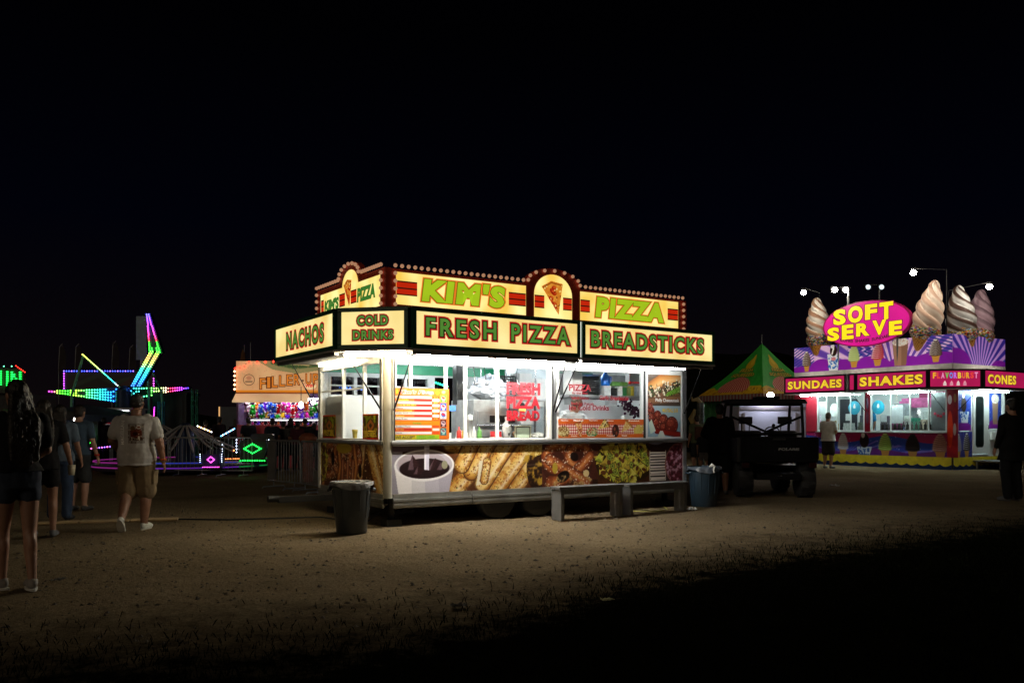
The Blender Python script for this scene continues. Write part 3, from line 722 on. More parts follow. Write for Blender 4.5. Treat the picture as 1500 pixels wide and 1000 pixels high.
# soffit sheets (the propped awning flaps) with the light grey fascia lip
b = MB(); b.bx(.0, 2.82, -AW, -.002, 2.395, 2.424); b.bx(2.84, 5.66, -AW, -.002, 2.395, 2.424)
b.bx(-AW, -.002, 0.03, 2.56, 2.395, 2.424); b.poly([(-AW, .03), (-.002, .03), (-.002, -AW), ], (0, 0, 2.4245), (1, 0, 0), (0, 1, 0), .029)
b.build('awning', mat('soffit_grey', (.34, .34, .335), .5, .1, var=.12, scale=3, dirt=.3), pz)
b = MB()
for x0, x1 in ((.04, 2.8), (2.86, 5.64)): b.bx(x0, x1, -AW+.03, -AW+.09, 2.352, 2.394)
b.bx(-AW+.03, -AW+.09, .1, 2.5, 2.352, 2.394); b.build('awning_rail', mat('grey_rail', (.22, .22, .22), .45, .5), pz)
for nm, a, c in (('front', (.16, -.50, 2.40), (.10, -.03, 1.62)), ('front', (2.98, -.50, 2.40), (2.86, -.05, 1.62)), ('front', (2.74, -.50, 2.40), (2.81, -.05, 1.62)),
                 ('end', (-.50, .22, 2.40), (-.03, .10, 1.62)), ('end', (-.50, 2.45, 2.40), (-.03, 2.52, 1.62)), ('front', (5.60, -.5, 2.40), (5.66, -.03, 1.62))):
    b = MB(); mid = Vector(a).lerp(Vector(c), .5); b.tube([a, mid], .008, 8); b.tube([mid, c], .013, 8); b.box(a, (.05, .05, .03)); b.build('awning_strut', mat('strut_black', (.02, .02, .022), .35, .6), pz)
# tubes under the awnings
for x0 in (.22, 1.50):
    b = MB(); b.tube([(x0, -.50, 2.355), (x0+1.2, -.50, 2.355)], .015, 8); t = b.build('fluorescent_tube', M_tube, pz)
    c = MB(); c.bx(x0-.03, x0+1.23, -.54, -.46, 2.375, 2.394); c.build('fixture', M_aluw, t)
b = MB(); b.tube([(3.0, -.40, 2.36), (5.3, -.40, 2.36)], .011, 8); b.build('fluorescent_tube', emi('weak_tube', (.95, .97, .95), 120.), pz)
b = MB(); b.tube([(-.62, -.02, 2.352), (-.02, -.62, 2.352)], .022, 10); b.build('fluorescent_tube', M_tubew, pz)
b = MB(); b.tube([(-.10, .9, 2.37), (-.10, 2.3, 2.37)], .015, 10); b.build('fluorescent_tube', emi('added_end_tube', (1., .84, .54), 60.), pz)  # end tube added to light the ground to the left
# ceiling tubes inside
for x0, y0, dx in ((.5, .55, 1.25), (2.15, .62, 1.25), (3.7, 1.0, 1.25), (.9, 1.75, 1.25), (3.0, 1.9, 1.25)):
    b = MB(); b.tube([(x0, y0, 2.44), (x0+dx, y0, 2.44)], .016, 8); b.tube([(x0, y0+.07, 2.44), (x0+dx, y0+.07, 2.44)], .016, 8); t = b.build('fluorescent_tube', M_tubein, pz)
    c = MB(); c.bx(x0-.04, x0+dx+.04, y0-.05, y0+.12, 2.462, 2.498); c.build('fixture', M_aluw, t)
b = MB()
for k in range(4): b.bx(.1, L-.1, .45+.0*k+.55*k, .49+.55*k, 2.475, 2.50)
b.build('ceiling_rib', M_aluw, pz)

# --- roof marquee
def marquee(O, ex, w, z0, z1, arch_c, arch_r, arch_top, name='marquee'):
    """red board with an arch; its face outline extruded back"""
    ex = Vector(ex); pts = [(0, z0), (w, z0), (w, z1)]
    n = 16; h = arch_top - z1
    for k in range(n+1):
        a = math.pi*k/n; pts.append((arch_c+arch_r*math.cos(a), z1+h*math.sin(a)))
    pts += [(0, z1)]
    b = MB(); b.poly(pts, O, ex, (0, 0, 1), .09); return b.build(name, M_red, pz)
def arch_panel(par, O, ex, c, r, z0, zs, top, m, lift=.004):
    pts = [(c-r, z0), (c+r, z0)] + [(c+r*math.cos(math.pi*k/18), zs+(top-zs)*math.sin(math.pi*k/18)) for k in range(19)]
    b = MB(); b.poly(pts, Vector(O)+Vector(ex).cross(Vector((0, 0, 1)))*lift, ex, (0, 0, 1), .003); return b.build('lit_panel', m, par)
def stripes(par, O, ex, segs, z0=3.225, z1=3.425, lift=.006):
    ex = Vector(ex); n = ex.cross(Vector((0, 0, 1))); d = (z1-z0)
    for x0, x1 in segs:
        b = MB()
        for k, (a, c) in enumerate(((0, .09), (.09, .44), (.44, .54), (.54, .90), (.90, 1.))):
            b.cur = 0 if k in (1, 3) else 1; b.poly([(x0, z0+d*a), (x1, z0+d*a), (x1, z0+d*c), (x0, z0+d*c)], Vector(O)+n*lift, ex, (0, 0, 1))
        b.build('stripe', [M_stripe_r, M_stripe_k], par)
def pizza_slice(par, O, ex, tl, tr, tip):
    """backlit print of a slice hanging point down"""
    x0, x1 = min(tl[0], tip[0])-.05, max(tr[0], tip[0])+.05; y0, y1 = tip[1]-.02, max(tl[1], tr[1])+.06
    P = Pic(x1-x0, y1-y0, 90, 'ffc24d', 5); q = lambda p: (p[0]-x0, p[1]-y0); n = P.noise(.06, 3); P.a = P.c('c85a12')*(1-n[..., None])+P.c('f0b040')*n[..., None]
    A, B, T = q(tl), q(tr), q(tip); C = ((A[0]+B[0])/2-.02, max(A[1], B[1])+.03)
    P.stroke([A, C, B], .035, 'c8701c', '7a2f0c'); rr = P.rng
    for k in range(9):
        u, v = rr.uniform(.1, .95), rr.uniform(0, 1); p = ((A[0]*v+B[0]*(1-v))*(1-u)+T[0]*u, (A[1]*v+B[1]*(1-v))*(1-u)+T[1]*u); P.ell(p[0], p[1], .045, .036, 'a8240c'); P.ell(p[0]+.01, p[1]+.01, .026, .02, 'd0521c')
    P.specks(np.ones_like(P.X), 30, '5a1408', .008, .014); P.specks(np.ones_like(P.X), 30, 'f8d878', .008, .018)
    # keep only the cells of the slice
    ok = np.zeros_like(P.X, bool); Pg = [A, C, B, T]
    for i in range(4):
        (a0, b0), (a1, b1) = Pg[i], Pg[(i+1) % 4]; d = (P.Y >= min(b0, b1)) & (P.Y < max(b0, b1)) & (P.X < a0+(P.Y-b0)*(a1-a0)/((b1-b0) or 1e-9)); ok ^= d
    exv = Vector(ex); nn = exv.cross(Vector((0, 0, 1))); mb = MB(); Ov = Vector(O)+nn*.009
    for j in range(P.ny-1):
        for i in range(P.nx-1):
            if ok[j, i]:
                mb.col = lin(tuple(P.a[j, i])); xs = (P.X[j, i]+x0, P.X[j, i+1]+x0); ys = (P.Y[j, i]+y0, P.Y[j+1, i]+y0)
                mb.add([Ov+exv*a+Vector((0, 0, c)) for a, c in ((xs[0], ys[0]), (xs[1], ys[0]), (xs[1], ys[1]), (xs[0], ys[1]))], [(0, 1, 2, 3)])
    mb.build('pizza_slice_print', vcol('backlit_print', .4, .85), par)
OF = (-.02, -.025, 0); MW = L+.03
mq = marquee(OF, FX, MW, 2.955, 3.585, 2.86, .53, 3.86)
lit(mq, (.135, -.025, 0), FX, 2.18, 3.095, 3.545, M_litr, dn=-.004)
lit(mq, (3.365, -.025, 0), FX, 2.145, 3.095, 3.55, M_litr, dn=-.004)
arch_panel(mq, OF, FX, 2.855, .365, 3.08, 3.44, 3.765, M_litr)
stripes(mq, (0, -.025, 0), FX, ((.137, .46), (2.0, 2.31), (2.475, 2.66), (3.02, 3.195), (3.367, 3.56), (5.26, 5.505)))
LKL = lambda off: [(off*2.9, 0, .007), (off*1.95, 1, .0085), (off*1.55, 2, .010)]
b = MB(); text(b, "KIM'S", (.53, -.025, 3.165), FX, FZ, 1.40, .335, LKL(.042), shear=.10, space=1.18); b.build('lettering', LK, mq); b = MB()
text(b, 'PIZZA', (3.67, -.025, 3.165), FX, FZ, 1.50, .33, LKL(.042), shear=.10, space=1.18)
b.build('lettering', LK, mq)
pizza_slice(mq, (0, -.025, 0), FX, (2.60, 3.56), (3.01, 3.63), (2.93, 3.14))
OL = (-.025, 2.60, 0); LW = 2.60
ml = marquee(OL, SX, LW, 2.955, 3.60, 1.38, .42, 3.86)
lit(ml, (-.025, 2.43, 0), SX, 2.28, 3.08, 3.515, M_litr, dn=-.004)
arch_panel(ml, OL, SX, 1.38, .30, 3.09, 3.50, 3.745, M_litr, .006)
stripes(ml, (-.025, 2.60, 0), SX, ((.20, .32), (.97, 1.20), (1.42, 1.64)), lift=.009)
b = MB(); text(b, "KIM'S", (-.025, 2.25, 3.22), SX, FZ, .60, .18, [(.07, 1, .010), (.05, 0, .0115)], shear=.1); text(b, 'PIZZA', (-.025, .94, 3.22), SX, FZ, .64, .20, [(.07, 1, .010), (.05, 0, .0115)], shear=.1); b.build('lettering', [emi('ink_green_end', (.05, .22, .03), .8), LK[1]], ml)
pizza_slice(ml, (-.025, 2.60, 0), SX, (1.14, 3.54), (1.45, 3.58), (1.37, 3.18))
# other two sides of the roof box, closed
b = MB(); b.bx(L-.06, L+.01, .066, D+.03, 2.955, 3.58); b.bx(.07, L-.062, D-.04, D+.03, 2.955, 3.575); b.build('marquee_back', M_red, pz)
# bulbs
M_bulb = emi('marquee_bulb_glass', (1., .50, .28), .36, base=(.55, .36, .26)); M_sock = mat('bulb_socket', (.10, .05, .04), .5)
bb = MB(); bb.ball((0, 0, 0), (.028, .028, .028), 12, 8); bb_me = bb.mesh('bulb'); bb_me.materials.append(M_bulb)
sk = MB(); sk.lathe([(.0, -.02), (.024, -.02), (.024, .01), (.0, .01)], 10); sk_me = sk.mesh('socket'); sk_me.materials.append(M_sock)
def bulb(par, O, ex, x, z):
    ex = Vector(ex); n = ex.cross(Vector((0, 0, 1))); o = bpy.data.objects.new('bulb', bb_me); COL.objects.link(o); o.parent = par; o.location = Vector(O)+ex*x+Vector((0, 0, z))+n*.032
for k in range(22): bulb(mq, OF, FX, .13+k*.102, 3.625); 
for k in range(22): bulb(mq, OF, FX, 3.47+k*.102, 3.625)
for k in range(9): a = math.pi*(1-k/8); bulb(mq, OF, FX, 2.86+.50*math.cos(a), 3.635+.185*math.sin(a))
for k in range(5): bulb(mq, OF, FX, .13, 3.09+.107*k); bulb(mq, OF, FX, 5.635, 3.09+.107*k)
for k in range(10): bulb(ml, OL, SX, .06+k*.1, 3.64); bulb(ml, OL, SX, LW-.06-k*.075, 3.64)
for k in range(9): a = math.pi*(1-k/8); bulb(ml, OL, SX, 1.38+.38*math.cos(a), 3.66+.17*math.sin(a))
for k in range(5): bulb(ml, OL, SX, .06, 3.10+.107*k); bulb(ml, OL, SX, LW-.06, 3.10+.107*k)
# rooftop vent seen against the sky
b = MB(); b.lathe([(.16, 0), (.16, .25), (.22, .27), (.22, .33), (.05, .40), (0, .40)], 16, (2.0, 1.5, 2.95)); b.build('roof_vent', M_steel, pz)
# --- running gear
def wheel(x, y, s):
    w = MB(); w.lathe([(.19, -.09), (.29, -.10), (.325, -.07), (.325, .07), (.29, .10), (.19, .09)], 28)
    tyre = w.build('tyre', M_dark); rm = MB(); rm.lathe([(.0, .055), (.05, .065), (.07, .05), (.13, .04), (.155, .075), (.195, .085), (.195, -.06), (0, -.06)], 24)
    for k in range(8): rm.ball((.10*math.cos(k*.785), .10*math.sin(k*.785), .05), (.016, .016, .012), 6, 4)
    e = bpy.data.objects.new('wheel', None); COL.objects.link(e); e.parent = pz; e.location = (x, y, .325); e.rotation_euler = (R(90)*s, 0, 0)
    tyre.parent = e; r_ = rm.build('rim', mat('painted_rim', (.62, .63, .62), .4, .3, var=.2, scale=10), e)
for x in (1.86, 2.62): wheel(x, .13, 1); wheel(x, D-.13, -1)
b = MB(); b.bx(.15, L-.1, .45, .53, .28, .40); b.bx(.15, L-.1, D-.53, D-.45, .28, .40)
for x in (1.86, 2.62): b.bx(x-.04, x+.04, .3, D-.3, .29, .36)
b.build('chassis', mat('chassis_black', (.015, .015, .016), .6, .3), pz)
for x, y in ((.14, .14), (.2, D-.2), (L-.25, .25), (L-.25, D-.25)):
    b = MB(); b.tube([(x, y, .0), (x, y, .40)], .05, 10); b.bx(x-.11, x+.11, y-.11, y+.11, 0, .10); b.build('levelling_jack', mat('jack_black', (.018, .018, .018), .6, .2), pz)
b = MB(); b.bx(-1.1, .1, D/2-.05, D/2+.05, .30, .39); b.tube([(-1.1, D/2, .36), (-1.25, D/2, .36)], .05, 8); b.build('tow_bar', mat('chassis_black', 0), pz)
# ================================================================== INSIDE THE PIZZA TRAILER (things on their own)
def put(o, x, y, z, rz=0.): o.location = TW(x, y, z); o.rotation_euler = (0, 0, TZ+rz); return o
def solo(mb, name, mats, label, cat, x, y, z, rz=0., group=None, bevel=0):
    return tag(put(mb.build(name, mats, None, bevel), x, y, z, rz), label, cat, group)
def root(name, label, cat, x, y, z, rz=0., group=None): return thing(name, label, cat, TW(x, y, z), TZ+rz, group)
M_oven = mat('oven_steel', (.40, .41, .42), .35, .6, var=.25, scale=6, bump=.08, bscale=60)
M_black = mat('black_enamel', (.012, .012, .013), .35, .1)
M_plastic = mat('milky_plastic', (.62, .66, .74), .25, 0, var=.25, scale=14, bump=.5, bscale=22)
M_paper = mat('white_paper', (.75, .75, .72), .8, var=.06)
M_card = mat('white_carton', (.66, .66, .64), .7, var=.1)
M_wire = mat('chrome_wire', (.5, .5, .52), .25, .95)
# back counter and under-counter
o = root('work_counter', 'long stainless work counter along the back wall inside the pizza trailer', 'counter', 3.9, 2.10, .46)
b = MB(); b.bx(-1.05, 1.7, -.32, .38, .66, .70); b.bx(-1.05, 1.7, .36, .385, .70, .84); b.build('counter_top', M_steel, o, .006)
b = MB(); b.bx(-1.0, 1.65, -.26, .36, .02, .655); b.build('cabinet', M_aluw, o, .004)
# white refrigerator seen through the end window
o = root('upright_refrigerator', 'white upright refrigerator standing in the left rear corner of the trailer', 'refrigerator', .45, 2.14, .46)
b = MB(); b.bx(-.36, .36, -.30, .34, 0, 1.42); b.build('cabinet', M_aluw, o, .02)
b = MB(); b.bx(-.35, .35, -.345, -.303, .05, 1.38); dd = b.build('door', M_aluw, o, .015); b = MB(); b.tube([(.29, -.38, .6), (.29, -.38, 1.1)], .012, 8); b.build('handle', M_wire, dd)
# stainless cabinet with notices, glass-front warmer beyond
o = root('steel_cabinet', 'grey stainless cabinet with a printed emblem inside the end window', 'cabinet', 1.30, 2.12, .46)
b = MB(); b.bx(-.34, .34, -.30, .36, 0, 1.32); b.build('cabinet', M_steel, o, .01); b = MB(); b.bx(-.3, .3, -.312, -.302, .15, 1.0); b.build('door', M_oven, o, .004)
b = MB(); b.poly([(.0, 0), (.07, .02), (.05, .08), (-.02, .07)], (-.1, -.303, 1.12), FX, FZ); b.build('emblem', M_paper, o)
# two cup stacks & napkins by the end window
for k, (x, y, c, lab) in enumerate(((.20, .30, 'red', 'short stack of red paper cups inside the end window'), (.22, 1.62, 'yellow', 'yellow paper cup stack by the middle pane of the end window'))):
    b = MB(); b.lathe([(.03, 0), (.042, .13), (.045, .13), (.045, .16), (.0, .16)], 14); solo(b, 'paper_cup', mat('cup_'+c, (.55, .05, .04) if c == 'red' else (.6, .42, .06), .5), lab, 'cup', x, y, 1.19)
o = root('end_shelf', 'narrow steel shelf under the end window sill', 'shelf', .05, .06, 1.08); b = MB(); b.bx(0, .32, 0, 2.4, .06, .10); b.build('shelf_board', M_steel, o)
for y in (.3, 1.2, 2.1): b = MB(); b.bx(.01, .28, y, y+.03, 0, .059); b.build('bracket', M_steel, o)
# front serving shelf inside the glass
o = root('serving_shelf', 'white serving shelf running inside the front windows', 'shelf', .1, .06, 1.08); b = MB(); b.bx(0, L-.2, 0, .42, .07, .11); b.build('shelf_board', M_aluw, o, .004)
for x in (.2, 1.6, 3.0, 4.4): b = MB(); b.bx(x, x+.03, .0, .36, 0, .069); b.build('bracket', M_steel, o)
# order-screen pillar with sticker
o = root('ticket_pillar', 'slim grey order terminal beside the menu board', 'terminal', 1.10, .42, 1.19)
b = MB(); b.bx(-.10, .10, -.05, .05, 0, .45); b.build('housing', mat('terminal_grey', (.36, .39, .42), .4), o, .01); b = MB(); b.bx(-.04, .09, -.056, -.051, .31, .40); b.build('screen', emi('terminal_screen', (.06, .2, .7), .5), o)
b = MB(); b.bx(-.09, .06, -.13, -.12, 0, .11); b.bx(-.09, .06, -.12, -.06, 0, .006); solo(b, 'notice_card', M_paper, 'small white notice card propped in front of the grey order terminal', 'card', 1.13, .42, 1.193)
# deck oven with a bagged tray on top
o = root('pizza_oven', 'stainless double deck pizza oven behind the middle window', 'oven', 2.25, 1.02, .46)
b = MB(); b.bx(-.42, .42, -.30, .42, .02, .70); b.bx(-.42, .42, -.30, .42, .715, 1.36); b.build('body', M_oven, o, .012)
for z in (.30, .98):
    b = MB(); b.bx(-.36, .40, -.325, -.302, z-.20, z+.20); d = b.build('oven_door', M_oven, o, .006)
    b = MB(); b.bx(-.14, .34, -.334, -.326, z+.02, z+.13); b.build('door_slot', M_black, d)
    b = MB(); b.tube([(-.40, -.37, z-.03), (.40, -.37, z-.03)], .018, 10); b.tube([(-.36, -.37, z-.03), (-.36, -.32, z-.03)], .01, 6); b.tube([(.36, -.37, z-.03), (.36, -.32, z-.03)], .01, 6); b.build('handle', M_wire, d)
b = MB()
for sx in (-.36, .36):
    for sy in (-.24, .36): b.tube([(sx, sy, 0), (sx, sy, .03)], .025, 8)
b.build('foot', M_black, o)
def crumple(name, label, cat, size, x, y, z, m, seed=0, rz=0):
    rr = random.Random(seed); b = MB(); b.ball((0, 0, size[2]/2), (size[0]/2, size[1]/2, size[2]/2), 26, 18)
    b.v = [(p[0]*(1+rr.uniform(-.2, .2))+.06*size[0]*math.sin(p[2]*30+seed), p[1]*(1+rr.uniform(-.2, .2)), max(0, p[2]*(1+rr.uniform(-.22, .22))+.05*size[2]*math.sin(p[0]*22))) for p in b.v]; b.sm = [False]*len(b.sm)
    return solo(b, name, m, label, cat, x, y, z, rz)
crumple('plastic_bag', 'crumpled clear plastic bag lying on top of the pizza oven', 'bag', (.66, .5, .36), 2.32, 1.05, 1.825, M_plastic, 1)
b = MB(); b.bx(-.10, .10, -.06, .08, -.2, .62); solo(b, 'vent_duct', M_black, 'black duct box on the wall left of the plastic bag', 'duct', 1.92, 1.3, 1.95, 0, None, .01)
# worker at the till, only the head and shoulder show (built with the people)
# rack with crate and cartons
o = root('wire_rack', 'chrome wire rack holding a black crate and white cartons', 'rack', 3.02, 1.55, .46)
for sx in (-.42, .42):
    for sy in (-.22, .22): b = MB(); b.tube([(sx, sy, 0), (sx, sy, 1.92)], .013, 8); b.build('post', M_wire, o)
for z in (.25, .95, 1.28, 1.50, 1.62):
    b = MB()
    for k in range(9): b.tube([(-.42, -.22+.055*k, z), (.42, -.22+.055*k, z)], .005, 5)
    b.tube([(-.42, -.22, z), (-.42, .22, z)], .008, 5); b.tube([(.42, -.22, z), (.42, .22, z)], .008, 5); b.build('shelf', M_wire, o)
o = root('milk_crate', 'black lattice milk crate on the top of the wire rack', 'crate', 2.86, 1.52, 2.09)
b = MB()
for z in (0, .05, .10, .15): b.bx(-.2, .2, -.17, -.155, z, z+.018); b.bx(-.2, .2, .155, .17, z, z+.018); b.bx(-.2, -.185, -.155, .155, z, z+.018); b.bx(.185, .2, -.155, .155, z, z+.018)
for k in range(8): b.bx(-.2+.054*k, -.19+.054*k, -.172, -.156, 0, .166); b.bx(-.2+.054*k, -.19+.054*k, .156, .172, 0, .166)
b.bx(-.19, .19, -.155, .155, 0, .012); b.build('lattice', M_black, o)
for x, y, z, s, lab in ((3.25, 1.5, 2.09, (.26, .3, .22), 'large white carton beside the black crate on the wire rack'), (2.72, 1.5, 1.75, (.22, .3, .19), 'white carton on the second shelf at the left of the wire rack'), (3.0, 1.5, 1.75, (.2, .28, .13), 'low white carton in the middle of the second rack shelf'),
                        (3.28, 1.5, 1.43, (.24, .3, .15), 'white carton at the right of the third rack shelf'), (2.75, 1.5, 1.43, (.24, .3, .17), 'white carton at the left of the third rack shelf')):
    b = MB(); b.bx(-s[0]/2, s[0]/2, -s[1]/2, s[1]/2, 0, s[2]); b.bx(-.02, .02, -s[1]/2-.001, s[1]/2+.001, s[2]*.2, s[2]+.001); solo(b, 'carton', M_card, lab, 'carton', x, y, z, random.uniform(-.06, .06), None, .004)
# heated display case
o = root('display_warmer', 'glass heated display case with an orange lamp on the serving shelf', 'food warmer', 2.47, .30, 1.19)
b = MB()
for sx in (-.34, .34):
    for sy in (-.13, .15): b.bx(sx-.01, sx+.01, sy-.01, sy+.01, .03, .60)
b.build('frame', M_wire, o); b = MB(); b.bx(-.36, .36, -.15, .17, 0, .03); b.build('base', M_steel, o, .004); b = MB(); b.bx(-.36, .36, -.15, .17, .60, .64); b.build('top', M_steel, o, .004)
b = MB(); b.bx(-.33, .33, -.14, -.137, .04, .59); b.build('pane', M_glass, o); b = MB(); b.bx(-.33, .33, -.12, .14, .30, .306); b.build('shelf', M_glass, o)
b = MB(); b.lathe([(.02, .10), (.075, .03), (.07, 0), (0, 0)], 16, (.0, .0, .48)); lp = b.build('heat_lamp', M_wire, o)
b = MB(); b.ball((0, 0, .475), (.05, .05, .05), 12, 8); b.build('lamp_bulb', emi('heat_bulb', (1., .40, .05), 9.), lp)
for k, (x, z) in enumerate(((-.16, .35), (.02, .34), (.18, .36), (-.1, .09), (.12, .09))):
    b = MB(); s = .05
    for f in (lambda t: (-.6+.6*math.cos(t), .5*math.sin(t)), lambda t: (.6+.6*math.cos(t), .5*math.sin(t))): b.tube([(s*f(t)[0], 0, s*f(t)[1]+.03) for t in np.linspace(0, 6.28, 14)], .012, 6)
    solo(b, 'soft_pretzel', mat('pretzel_crust', (.34, .13, .035), .5, var=.35, scale=30), ['pretzel hanging at the left of the warmer under the lamp', 'pretzel hanging right below the orange heat lamp', 'pretzel hanging at the right of the warmer shelf', 'pretzel at the left on the floor of the warmer', 'pretzel at the right on the floor of the warmer'][k], 'pretzel', 2.47+x, .33, 1.19+z-.03)
# bottle, certificate, napkins, red tray, foil cups
b = MB(); b.lathe([(.055, 0), (.062, .02), (.06, .10), (.075, .17), (.06, .24), (.028, .28), (.026, .31), (.033, .315), (.033, .35), (.0, .36)], 18); solo(b, 'squeeze_bottle', M_paper, 'tall white squeeze bottle standing left of the certificate', 'bottle', 2.13, .22, 1.192)
o = root('certificate_frame', 'framed cream certificate leaning inside the glass below red lettering', 'certificate', 2.36, .12, 1.192)
b = MB()
for q in ((-.15, .15, 0, .02), (-.15, .15, .20, .22), (-.15, -.13, .02, .20), (.13, .15, .02, .20)): b.bx(q[0], q[1], -.01, .01, q[2], q[3])
b.build('frame', mat('frame_cream', (.55, .52, .36), .5), o); b = MB(); b.bx(-.128, .128, -.004, .004, .022, .198); b.build('sheet', mat('certificate_paper', (.58, .68, .52), .7), o)
b = MB(); b.bx(-.128, -.118, -.006, -.0045, .022, .198); b.bx(.118, .128, -.006, -.0045, .022, .198); b.bx(-.117, .117, -.006, -.0045, .188, .198); b.bx(-.117, .117, -.006, -.0045, .022, .032); b.build('inner_border', M_black, o)
crumple('napkin_pile', 'loose pile of white napkins right of the certificate', 'napkins', (.26, .18, .10), 2.68, .20, 1.192, M_paper, 4)
o = root('red_tray_box', 'red and white paper tray box beside the oven window', 'tray', 1.92, .22, 1.192); b = MB(); b.bx(-.06, .08, -.05, .05, .045, .13); b.build('box', mat('tray_red', (.62, .02, .03), .5), o); b = MB(); b.bx(-.07, .09, -.055, .055, 0, .044); b.build('base', M_paper, o)
b = MB(); b.lathe([(.035, 0), (.045, .14), (.04, .15), (.0, .15)], 12); solo(b, 'drink_cup', mat('grey_cup', (.30, .33, .36), .4), 'grey drink cup standing between the red tray and the white bottle', 'cup', 2.05, .28, 1.192)
b = MB(); b.bx(-.32, .32, -.2, .2, .0, 1.36); solo(b, 'steel_locker', mat('grey_panel', (.46, .52, .54), .4, .2), 'tall grey locker behind the right end of the left window bay', 'locker', 3.62, 1.9, 1.17, 0, None, .01)
# --- right bay: shelf with goods
o = root('wall_shelf', 'grey steel wall shelf across the right window bay', 'shelf', 4.60, .66, 1.885)
b = MB(); b.bx(-1.05, .98, -.16, .20, 0, .045); b.build('shelf_board', M_oven, o, .004)
for x in (-.9, .0, .85): b = MB(); b.bx(x, x+.03, -.1, .19, -.12, -.001); b.build('bracket', M_steel, o)
b = MB(); b.bx(-1.05, .98, .205, .225, -.02, .42); b.build('back_rail', M_oven, o)
def onshelf(b, name, m, lab, cat, x, z=0., y=.66, bev=.003, group=None): return solo(b, name, m, lab, cat, x, y, 1.932+z, random.uniform(-.05, .05), group, bev)
b = MB(); b.bx(-.11, .11, -.12, .12, 0, .40); onshelf(b, 'carton', M_card, 'tall pale carton at the left end of the wall shelf', 'carton', 3.74)
for k in range(9):
    b = MB(); b.lathe([(.155, 0), (.17, .028), (.166, .028), (.15, .006), (0, .006)], 24); onshelf(b, 'pizza_pan', M_black, 'round black pizza pan in the tall stack on the wall shelf', 'pan', 4.12+random.uniform(-.015, .015), .036*k, .68, 0, 'black pizza pans stacked on the wall shelf')
o = root('blue_jug', 'bright blue plastic jug on the wall shelf above the drinks lettering', 'jug', 4.42, .62, 2.10); b = MB(); b.lathe([(.075, 0), (.08, .02), (.08, .15), (.05, .19), (.03, .21), (.03, .24), (0, .24)], 16); b.build('jug_body', mat('jug_blue', (.01, .16, .68), .3), o)
b = MB(); b.tube([(.07, 0, .05), (.125, 0, .06), (.125, 0, .15), (.06, 0, .17)], .012, 8); b.build('handle', mat('jug_blue', 0), o)
for k, (x, c, w, h, lab) in enumerate(((4.41, (.7, .72, .72), .15, .165, 'white box under the blue jug'), (4.57, (.02, .02, .02), .10, .13, 'black box beside the box under the blue jug'), (4.70, (.72, .74, .72), .09, .16, 'narrow white box right of the black one'),
        (4.80, (.05, .30, .10), .08, .14, 'dark green spice box on the wall shelf'), (4.90, (.25, .30, .10), .07, .15, 'olive box on the wall shelf beside the green one'), (4.98, (.62, .50, .05), .06, .17, 'yellow spice box near the right of the shelf'), (5.05, (.45, .55, .66), .05, .17, 'pale blue box near the right of the shelf'), (5.12, (.65, .68, .7), .06, .17, 'white box near the right of the shelf'), (5.20, (.5, .55, .62), .06, .17, 'bluish white box at the far right of the shelf'))):
    b = MB(); b.bx(-w/2, w/2, -.05, .05, 0, h); b.bx(-w*.35, w*.35, -.052, -.05, h*.25, h*.7); onshelf(b, 'spice_box', [mat('box_%d' % k, c, .5, var=.2, scale=20)], lab, 'box', x, 0, .60)
for k, (x, lab) in enumerate(((4.62, 'green carton lying on the boxes right of the blue jug'), (4.80, 'second green carton on the boxes, nearer the grey canister'))):
    b = MB(); b.bx(-.08, .08, -.05, .05, 0, .07); b.bx(-.081, .081, -.051, .051, .025, .04); onshelf(b, 'carton', mat('carton_green', (.10, .26, .05), .5, var=.3, scale=25), lab, 'carton', x, .17, .62)
o = root('paper_towel_dispenser', 'square grey dispenser hanging above the spice boxes', 'dispenser', 5.02, .58, 2.15); b = MB(); b.bx(-.14, .14, -.06, .06, 0, .30); b.build('housing', mat('dispenser_grey', (.40, .42, .43), .4), o, .012); b = MB(); b.bx(-.14, .14, -.07, -.061, .0, .03); b.build('red_trim', mat('trim_red', (.5, .02, .02), .4), o)
for x, lab in ((4.87, 'red apple ornament hanging left of the grey dispenser'), (5.22, 'red apple ornament hanging right of the grey dispenser')): 
    b = MB(); b.ball((0, 0, 0), (.03, .03, .028), 10, 8); b.tube([(0, 0, .02), (0, 0, .30)], .003, 5); solo(b, 'hanging_ornament', mat('ornament_red', (.6, .01, .01), .2), lab, 'ornament', x, .5, 2.16)
# dark garland of plastic grapes at right, and bead strands
b = MB(); rr = random.Random(3)
for k in range(150): t = rr.random(); b.ball((.5*t+rr.gauss(0, .05), rr.gauss(0, .05), -.14*math.sin(t*2.4)-.10*t+rr.gauss(0, .05)), rr.uniform(.016, .03), 7, 5)
solo(b, 'grape_garland', mat('plastic_grape', (.045, .008, .03), .25, var=.6, scale=12), 'dark purple garland of plastic grapes hanging under the wall shelf', 'garland', 4.78, .6, 1.86)
b = MB()
for k in range(90): t = rr.random(); b.ball((.05*math.sin(t*14)+rr.gauss(0, .02), rr.gauss(0, .02), -.75*t), rr.uniform(.012, .024), 6, 4)
solo(b, 'pepper_strand', mat('strand_red', (.16, .02, .03), .3, var=.8, scale=25), 'red and dark strand hanging beside the sandwich poster', 'garland', 5.30, .45, 2.22)
